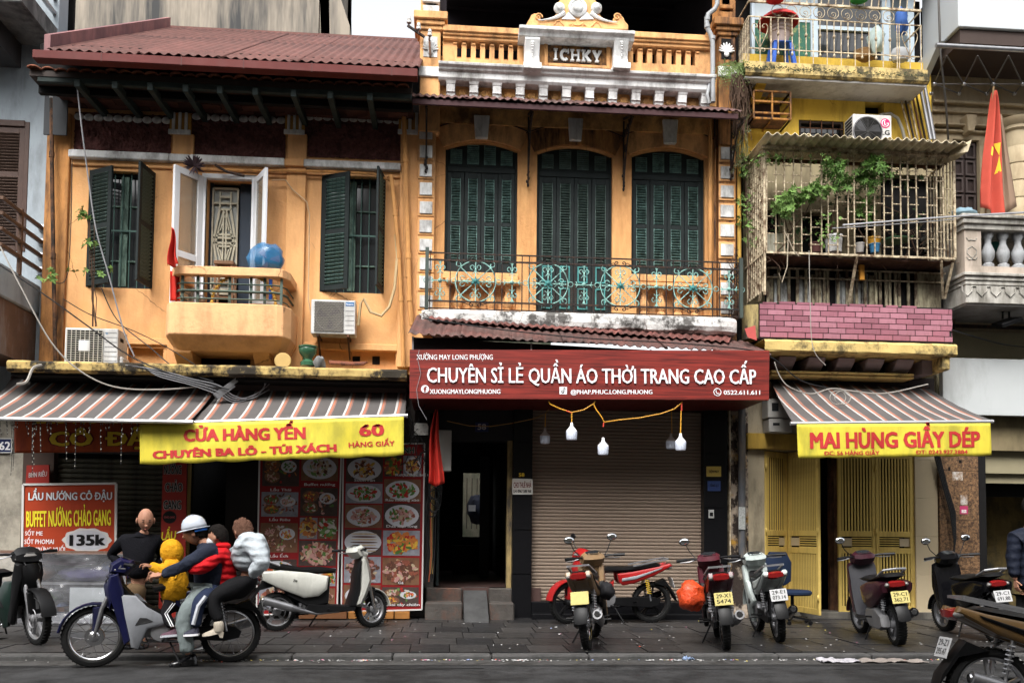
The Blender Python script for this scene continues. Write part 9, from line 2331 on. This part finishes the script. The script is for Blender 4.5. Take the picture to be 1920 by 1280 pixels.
def hair(parent,M,m_,lo=-.3,s=1.0,back=-.75,tex=.05,thick=1.10):
 mb=MB().ell((0,0,0),(1,1,1),26,18);keep=[]
 vs=[]
 for v in mb.v:
  x,y,z=v;d=thick+tex*noise.noise(Vector((x*6,y*6,z*6)));vs.append(M @ Vector((x*.098*d-.004,y*.078*d,z*.118*d+.004)))
 def ok(f):
  c=sum((Vector(mb.v[i]) for i in f),Vector())/len(f);lim=.42 if c.x>.5 else (lo+1.5*max(0,c.x) if c.x>0 else lo+(back-lo)*min(1,-c.x*1.3));return c.z>lim
 mb.f2=[f for f in mb.f if ok(f)];mb.s=[True]*len(mb.f2);mb.m=[0]*len(mb.f2);mb.f=mb.f2;mb.v=vs
 return mb.build('hair',m_,parent,solid=.006)
def hand_geo(mb,w_,d,up,curl=.6,s=1.0,thumb=1):
 d=Vector(d).normalized();up=Vector(up);up=(up-d*up.dot(d)).normalized();side=d.cross(up)
 mb.hexa([w_-side*.022*s-up*.011*s,w_+side*.022*s-up*.011*s,w_+side*.022*s+up*.011*s,w_-side*.022*s+up*.011*s,w_+d*.085*s-side*.040*s-up*.010*s,w_+d*.085*s+side*.040*s-up*.010*s,w_+d*.085*s+side*.040*s+up*.010*s,w_+d*.085*s-side*.040*s+up*.010*s])
 for i,L in enumerate((.062,.075,.070,.054)):
  p=w_+d*.080*s+side*(-.031+.0205*i)*s;pts=[p];a=0
  for q in range(3):a+=curl*.8;dd=d*math.cos(a)-up*math.sin(a);pts.append(pts[-1]+dd*L*s/3*(1.1-.1*q))
  mb.tube(pts,[.0095*s,.009*s,.0082*s,.006*s],6)
 p=w_+d*.02*s-side*.028*s*thumb;mb.tube([p,p+(d*.5-side*.7*thumb-up*.2)*.035*s,p+(d*.9-side*.6*thumb-up*.6)*.055*s],[.012*s,.011*s,.008*s],6)
def cloth(nm,m_,parent,chains,sub=2,puff=0):
 mb=skin_geo(MB(),chains,0,sub)
 if puff:
  vs=[]
  for v in mb.v:q=Vector(v);n_=noise.noise(q*14);vs.append(q+Vector((n_,noise.noise(q*14+Vector((5,0,0))),noise.noise(q*14+Vector((0,5,0)))))*puff)
  mb.v=vs
 return mb.build(nm,m_,parent)
def Pq(px,py,Y,dz=0):v=P(px,py,Y);return Vector((v.x,v.y,v.z+dz))
def fabric(nm,c,bump=.5,bs=30,rough=.85,**k):return mat(nm,c,rough,var=.12,vs=6,bump=bump,bs=bs,spec=.07,**k)
def shoe(parent,heel,toe,m_,sole=None,h=.085,w_=.045,nm='shoe',hl=0):
 heel=Vector(heel);toe=Vector(toe);d=(toe-heel);L=d.length;d.normalize();s=Vector((0,0,1)).cross(d);rings=[]
 for t,ww,hh in ((-.03,.55,.75),(.05,.85,1.0),(.30,.9,.95),(.55,1.0,.66),(.8,1.0,.5),(.95,.75,.38),(1.02,.3,.22)):
  c=heel+d*L*t;rings.append([c+s*ww*w_*math.cos(a)+Vector((0,0,max(0,math.sin(a))*h*hh+(hl*max(0,1-t*1.5)))) for a in [2*PI*j/12 for j in range(12)]])
 MB().loft(rings).build(nm,m_,parent)
 if sole:
  so=MB();so.loft([[heel+d*L*t+s*ww*w_*1.05*x+Vector((0,0,z)) for x,z in ((-1,-.012),(1,-.012),(1,.008),(-1,.008))] for t,ww in ((-.04,.7),(.1,.9),(.5,1),(.85,.95),(1.02,.4))],sm=False);so.build('sole',sole,parent)
def person(label,base,group=None):return thing('person',label,'person',base)
DKSK=SKIN
# --- rider with hard hat
YR_=8.78
BH=fabric('dark_hair',(.012,.010,.009),1.0,80)
def T(px,py,dy=0):return Pq(px,py,YR_+dy)
g=person('man in white hard hat and dark navy jacket steering the blue motorbike',PG(350,1250,.05))
hip=T(395,1108);chest=T(392,1045);neck=T(383,1016);hd_=T(366,1000)
nearY,farY=-.17,.17
kneeN,ankN=T(345,1160,-.22),T(352,1228,-.24);kneeF,ankF=T(340,1150,.22),T(352,1228,.26)
shN,elN,wrN=T(392,1032,nearY-.02),T(340,1062,-.30),T(302,1078,-.30);shF,elF,wrF=T(388,1032,farY),T(335,1068,.3),T(300,1070,.32)
b_=skin_geo(MB(),[[(hip,.07),(chest,.08),(neck,.05),(T(374,1008),.045)],[(hip,.07),(kneeN,.035),(ankN,.03)],[(hip,.07),(kneeF,.035),(ankF,.03)],[(chest,.08),(shN,.05),(elN,.035),(wrN,.026)],[(chest,.08),(shF,.05),(elF,.035),(wrF,.026)]])
Mh=head_geo(b_,T(365,998),PI+.12,.22,1.0);hand_geo(b_,wrN,(-1,-.1,-.05),(0,-.6,1),.95,1.0,-1);hand_geo(b_,wrF,(-1,0,-.05),(0,0,1),.95,1.0)
b_.build('body',SKIN,g);face(g,Mh);hair(g,Mh,BH,-.1)
NJ=fabric('dark_navy_jacket',(.020,.024,.038),.8,18)
jk=[[(T(398,1112),(.155,.17)),(T(396,1080),(.165,.175)),(T(391,1045),(.145,.18)),(T(386,1026),(.09,.11)),(T(382,1015),.065)]]
for sh,el,wr in ((shN,elN,wrN),(shF,elF,wrF)):jk.append([(T(391,1045),(.145,.18)),(sh,.085),(sh.lerp(el,.5),.068),(el,.058),(el.lerp(wr,.5),.05),(wr,.042)])
cloth('jacket',NJ,g,jk,puff=.016)
GJ=fabric('grey_green_jeans',(.17,.20,.20),.6,25)
cloth('trousers',GJ,g,[[(T(398,1106),.13),(T(383,1115,-.10),.10),(T(360,1133,-.2),.105),(kneeN,.088),(T(347,1195,-.23),.074),(T(352,1226,-.24),.060)],[(T(398,1106),.13),(T(383,1115,.10),.10),(kneeF,.078),(ankF,.060)]],puff=.013)
shoe(g,PG(368,1247,.05)+Vector((0,-.0,.012)),PG(318,1250,.05)+Vector((0,0,.012)),BLKG,BLK,.10,.05)
shoe(g,PG(368,1238,.05)+Vector((.05,.45,.012)),PG(318,1238,.05)+Vector((.0,.45,.012)),BLKG,BLK,.10,.05)
Mq=Mh @ Matrix.Rotation(.0,4,'Y');hp=MB().lathe([(.118,0),(.117,.03),(.108,.07),(.085,.105),(.05,.125),(.001,.131)],(0,0,0),28,caps=False);hp.loft([[Vector((x*(1.22+.18*(x>0)*abs(x)*0+(.32*max(0,x)/.118 if ring else 0)*.8),y*1.06,z)) for x,y in [(.118*math.cos(t),.112*math.sin(t)) for t in [2*PI*j/28 for j in range(28)]]] for ring,z in ((0,.004),(1,-.006))],caps=False)
for yy in (-.03,0,.03):hp.tube([(.10*math.cos(t),yy,.028+.105*math.sin(t)) for t in [PI*(.1+.8*k/10) for k in range(11)]],.006,5)
hp.build('hard_hat',mat('pale_helmet',(.42,.45,.50),.25,var=.04,coat=.5),g,M=Mq @ Matrix.Translation((-.006,0,.035)),solid=.004);MB().tube([(.112*math.cos(t),.10*math.sin(t),.012) for t in [PI*(.55+.9*k/12) for k in range(13)]],.012,5).build('hat_band',mat('blue_band',(.02,.12,.45),.5),g,M=Mq)
MB().tube([(-.0,.083,.014),(.10,.062,.014),(.112,0,.012),(.10,-.062,.014),(-.0,-.083,.014)],.0035,5).build('glasses',BLK,g,M=Mh)
# --- boy in red behind him
g=person('boy with white mask in bright red puffer jacket sitting behind the driver',T(405,1112))
hip=T(412,1108);hd2=T(408,1010)
shN,elN,wrN=T(410,1040,-.13),T(380,1064,-.24),T(352,1066,-.25);shF,elF,wrF=T(410,1040,.13),T(378,1064,.22),T(352,1064,.2)
kN,aN=T(374,1125,-.26),T(366,1176,-.29)
b_=skin_geo(MB(),[[(hip,.055),(T(412,1050),.09),(T(410,1028),.04),(T(408,1018),.04)],[(hip,.055),(kN,.045),(aN,.03)],[(hip,.055),(T(374,1125,.22),.045),(T(366,1176,.25),.03)],[(T(412,1050),.09),(shN,.04),(elN,.03),(wrN,.022)],[(T(412,1050),.09),(shF,.04),(elF,.03),(wrF,.022)]])
Mh=head_geo(b_,T(408,1006),PI-.10,.05,.92);hand_geo(b_,wrN,(-1,0,.05),(0,-1,.2),.5,.8,-1);hand_geo(b_,wrF,(-1,0,0),(0,1,0),.5,.8);b_.build('body',SKIN,g);face(g,Mh,.9);hair(g,Mh,BH,.0,tex=.08)
MB().ell((.062,0,-.05),(.062,.068,.052),14,9).build('face_mask',mat('white_mask',(.55,.56,.58),.7),g,M=Mh)
RJ=fabric('bright_red_puffer',(.46,.012,.016),.8,14,.5,quilt=5)
jk=[[(T(416,1104),(.135,.16)),(T(415,1075),(.13,.16)),(T(413,1046),(.125,.155)),(T(412,1030),(.09,.09))]]
for sh,el,wr in ((shN,elN,wrN),(shF,elF,wrF)):jk.append([(T(413,1046),(.125,.155)),(sh,.088),(sh.lerp(el,.33),.074),(sh.lerp(el,.66),.08),(el,.066),(el.lerp(wr,.4),.070),(el.lerp(wr,.7),.060),(wr,.046)])
cloth('jacket',RJ,g,jk,puff=.012);MB().ell((-.05,0,-.10),(.085,.10,.05),14,9).build('hood',RJ,g,M=Mh)
NP=fabric('navy_track_trousers',(.022,.03,.06),.5,25)
cloth('trousers',NP,g,[[(hip,.11),(T(395,1112,-.15),.082),(kN,.070),(T(369,1152,-.28),.058),(aN,.052)],[(hip,.11),(T(374,1125,.22),.07),(T(366,1176,.25),.05)]])
MB().tube([T(386,1117,-.325),T(372,1135,-.345),T(362,1170,-.345)],.020,6).build('trouser_stripe',mat('pale_stripe',(.5,.52,.56),.8),g);shoe(g,T(372,1188,-.29),T(345,1190,-.29),mat('dark_shoe',(.03,.03,.05),.6),LETTER,.07,.036);shoe(g,T(372,1188,.25),T(345,1190,.25),mat('dark_shoe',(.03,.03,.05),.6),LETTER,.07,.036)
# --- child in yellow hood at the front
g=person('small child in mustard yellow hooded coat standing between the driver and the handlebars',T(325,1130))
shN,elN,wrN=T(325,1058,-.10),T(303,1070,-.17),T(288,1052,-.16);wrN=T(286,1061,-.14);shF,elF,wrF=T(322,1058,.10),T(300,1068,.15),T(280,1058,.13)
kN,aN=T(308,1150,-.12),T(324,1176,-.16)
b_=skin_geo(MB(),[[(T(328,1115),.08),(T(326,1062),.08),(T(322,1048),.04),(T(320,1042),.04)],[(T(328,1115),.08),(kN,.04),(aN,.03)],[(T(328,1115),.08),(T(308,1150,.1),.04),(T(324,1176,.14),.03)],[(T(326,1062),.08),(shN,.035),(elN,.028),(wrN,.02)],[(T(326,1062),.08),(shF,.035),(elF,.028),(wrF,.02)]])
Mh=head_geo(b_,T(320,1036),PI-.15,.15,.82);hand_geo(b_,wrN,(-1,0,.1),(0,0,1),.6,.7,-1);hand_geo(b_,wrF,(-1,0,.1),(0,0,1),.6,.7);b_.build('body',SKIN,g);face(g,Mh,.8)
MB().ell((.062,0,-.05),(.060,.066,.050),14,9).build('face_mask',mat('white_mask',(.55,.56,.58)),g,M=Mh)
YC_=fabric('mustard_coat',(.52,.25,.012),1.6,14,.75)
hm_=MB().ell((0,0,0),(1,1,1),24,16);vs=[];fs=[f for f in hm_.f if not ((sum((Vector(hm_.v[i]) for i in f),Vector())/4).x>.62 and (sum((Vector(hm_.v[i]) for i in f),Vector())/4).z>-.75)]
hm_.f=fs;hm_.s=[True]*len(fs);hm_.m=[0]*len(fs);hm_.v=[Mh @ Vector((v[0]*.135-.012,v[1]*.115,v[2]*.155+.004)) for v in hm_.v];hm_.build('hood',YC_,g,solid=.012)
jk=[[(T(330,1133,-.03),(.15,.18)),(T(329,1098,-.02),(.135,.16)),(T(327,1066),(.105,.13)),(T(323,1052),.085)]]
for sh,el,wr in ((shN,elN,wrN),(shF,elF,wrF)):jk.append([(T(327,1066),(.105,.13)),(sh,.068),(el,.058),(wr,.046)])
cloth('coat',YC_,g,jk,puff=.008)
BT=fabric('black_track_trousers',(.014,.013,.015),.4,25)
cloth('trousers',BT,g,[[(T(330,1122),.09),(T(318,1136,-.10),.065),(kN,.055),(aN,.048)],[(T(330,1122),.09),(T(308,1150,.1),.055),(T(324,1176,.14),.045)]])
for d in (0,.022):MB().tube([T(324,1130,-.17)+Vector((d,0,0)),T(309,1150,-.18)+Vector((d,0,0)),T(321,1174,-.215)+Vector((d,0,0))],.005,5).build('trouser_stripe',LETTER,g)
shoe(g,T(334,1189,-.16),T(302,1192,-.16),mat('patterned_shoe',(.10,.05,.07),.6,var=.5,vs=30),mat('pale_stripe',(.5,.52,.56)),.06,.034);shoe(g,T(334,1189,.14),T(302,1192,.14),mat('patterned_shoe',(.1,.05,.07)),LETTER,.06,.034)
# --- woman at the back
g=person('woman with reddish hair in white puffer jacket and beige boots at the back',T(460,1120))
hip=T(462,1100);ch_=T(472,1035)
shN,elN,wrN=T(478,1020,-.17),T(492,1055,-.26),T(470,1078,-.22);shF,elF,wrF=T(460,1022,.17),T(436,1050,.22),T(428,1062,.1)
kN,aN=T(398,1122,-.25),T(412,1165,-.27)
b_=skin_geo(MB(),[[(hip,.06),(ch_,.08),(T(463,1010),.045),(T(460,1002),.042)],[(hip,.06),(kN,.035),(aN,.035)],[(hip,.06),(T(398,1122,.2),.055),(T(412,1165,.24),.035)],[(ch_,.08),(shN,.045),(elN,.033),(wrN,.024)],[(ch_,.08),(shF,.045),(elF,.033),(wrF,.024)]])
Mh=head_geo(b_,T(455,996),PI-.7,.35,.95); hand_geo(b_,wrF,(-.8,0,-.3),(0,1,0),.7,.85);b_.build('body',SKIN,g);face(g,Mh)
RH=fabric('reddish_brown_hair',(.12,.062,.042),1.5,60);hair(g,Mh,RH,-.45,tex=.26,back=-1,thick=1.14)
WJ=fabric('white_puffer',(.40,.44,.47),1.4,12,.4,quilt=4)
jk=[[(T(466,1074),(.15,.165)),(T(470,1046),(.18,.20)),(T(470,1022),(.16,.19)),(T(464,1005),(.10,.11))]]
for sh,el,wr in ((shN,elN,wrN),(shF,elF,wrF)):jk.append([(T(470,1022),(.16,.19)),(sh,.11),(sh.lerp(el,.4),.095),(sh.lerp(el,.7),.10),(el,.092),(el.lerp(wr,.5),.085),(wr,.055)])
cloth('jacket',WJ,g,jk,puff=.016);MB().ell((-.06,0,-.09),(.09,.11,.06),14,9).build('collar',WJ,g,M=Mh)
BP=fabric('black_trousers',(.010,.010,.011),.4,25)
cloth('trousers',BP,g,[[(T(470,1072),(.15,.15)),(T(466,1096),(.17,.16)),(T(440,1100,-.14),.105),(T(418,1110,-.22),.088),(kN,.075),(T(402,1145,-.27),.06),(aN,.048)],[(T(466,1096),(.17,.16)),(T(430,1108,.14),.10),(T(398,1122,.2),.075),(T(412,1165,.24),.048)]])
BB=mat('beige_boot',(.42,.37,.30),.5,var=.08)
for dy in (-.27,.24):
 cloth('boot_shaft',BB,g,[[(T(409,1160,dy),.058),(T(411,1178,dy),.050),(T(409,1188,dy),.045)]]);shoe(g,T(414,1190,dy),T(380,1192,dy),BB,None,.075,.036,'boot',.02);MB().hexa([T(418,1195,dy-.02),T(412,1195,dy-.02),T(412,1195,dy+.02),T(418,1195,dy+.02),T(420,1184,dy-.03),T(408,1184,dy-.03),T(408,1184,dy+.03),T(420,1184,dy+.03)]).build('heel',BB,g)
# --- bald man standing on the kerb behind
YBm=9.45
def T2(px,py,dy=0):return Pq(px,py,YBm+dy)
g=person('bald man in black turtleneck with hands on hips looking down beside the motorbike',PG(255,1216,SW))
hipc=T2(258,1095);ch2=T2(262,1025);nk=T2(270,1000)
shL,elL,wrL=T2(232,1014,0),T2(207,1040,.10),T2(238,1066,-.04);shR,elR,wrR=T2(294,1012,.05),T2(306,1045,.16),T2(283,1072,0)
kL,fL,kR,fR=T2(246,1150,-.03),T2(243,1212,.05),T2(270,1150,.02),T2(268,1208,.05)
b_=skin_geo(MB(),[[(hipc,.06),(T2(260,1060),.10),(ch2,.08),(nk,.05),(T2(271,992,-.02),.048)],[(hipc,.06),(kL,.035),(fL,.025)],[(hipc,.06),(kR,.035),(fR,.025)],[(ch2,.08),(shL,.05),(elL,.035),(wrL,.026)],[(ch2,.08),(shR,.05),(elR,.035),(wrR,.026)]])
Mh=head_geo(b_,T2(273,974,-.05),-1.15,.42,1.02);hand_geo(b_,wrL,(.5,.1,-.85),(-1,0,0),.35,1,-1);hand_geo(b_,wrR,(-.4,.1,-.9),(1,0,0),.35,1);b_.build('body',SKIN,g);face(g,Mh,.85,(.20,.12,.095))
TK=fabric('black_knit',(.006,.006,.008),.4,60)
jk=[[(T2(258,1088),(.15,.12)),(T2(260,1060),(.15,.12)),(ch2,(.17,.13)),(T2(266,1006),(.10,.085)),(T2(270,996,-.02),.064)]]
for sh,el,wr in ((shL,elL,wrL),(shR,elR,wrR)):jk.append([(ch2,(.17,.13)),(sh,.078),(el,.054),(wr,.040)])
cloth('turtleneck',TK,g,jk,puff=.005)
KH=fabric('khaki_trousers',(.10,.065,.036),.5,25);cloth('trousers',KH,g,[[(T2(258,1088),(.15,.125)),(kL,.085),(fL,.062)],[(T2(258,1092),(.145,.12)),(kR,.078),(fR,.062)]])
for px in (243,268):c=PG(px,1214,SW);shoe(g,c+Vector((-.02,.12,.012)),c+Vector((.01,-.14,.012)),BLKG,BLK,.09,.048)
# --- man at the right edge
YF_=10.6
def T3(px,py,dy=0):return Pq(px,py,YF_+dy)
g=person('person in dark navy padded jacket standing cut off at the right edge',PG(1925,1190,SW));cx=1930
b_=skin_geo(MB(),[[(T3(cx,1085),.11),(T3(cx,1020),.11),(T3(cx,978),.05),(T3(cx,968),.05)],[(T3(cx,1085),.11),(T3(cx-10,1140),.06),(T3(cx-10,1190),.04)],[(T3(cx,1085),.11),(T3(cx+14,1140),.06),(T3(cx+14,1190),.04)],[(T3(cx,1020),.11),(T3(cx-28,1010),.05),(T3(cx-32,1050),.04),(T3(cx-26,1088,-.05),.028)],[(T3(cx,1020),.11),(T3(cx+28,1010),.05),(T3(cx+32,1050),.04),(T3(cx+26,1088,-.05),.028)]])
Mh=head_geo(b_,T3(cx+2,948),.3,0,1.0);hand_geo(b_,T3(cx-26,1088,-.05),(0,-.2,-1),(-1,0,0),.4);hand_geo(b_,T3(cx+26,1088,-.05),(0,-.2,-1),(1,0,0),.4);b_.build('body',SKIN,g);face(g,Mh);hair(g,Mh,BH,-.2)
NV=fabric('navy_padded',(.014,.017,.028),1.0,9,.5,quilt=3)
jk=[[(T3(cx,1108),(.20,.17)),(T3(cx,1090),(.185,.16)),(T3(cx,1060),(.21,.17)),(T3(cx,1032),(.195,.16)),(T3(cx,1005),(.19,.15)),(T3(cx,985),.09)]]
for s in (-1,1):jk.append([(T3(cx,1005),(.19,.15)),(T3(cx+s*26,1008),.105),(T3(cx+s*31,1050),.09),(T3(cx+s*27,1084,-.05),.06)])
cloth('jacket',NV,g,jk,puff=.010);cloth('trousers',BP,g,[[(T3(cx,1098),.15),(T3(cx-12,1140),.085),(T3(cx-12,1190),.06)],[(T3(cx,1098),.15),(T3(cx+14,1140),.085),(T3(cx+14,1190),.06)]])
for s in (-12,14):c=PG(cx+s,1196,SW);shoe(g,c+Vector((0,-.05,.012)),c+Vector((.03,.2,.012)),BLKG,BLK,.09,.048)
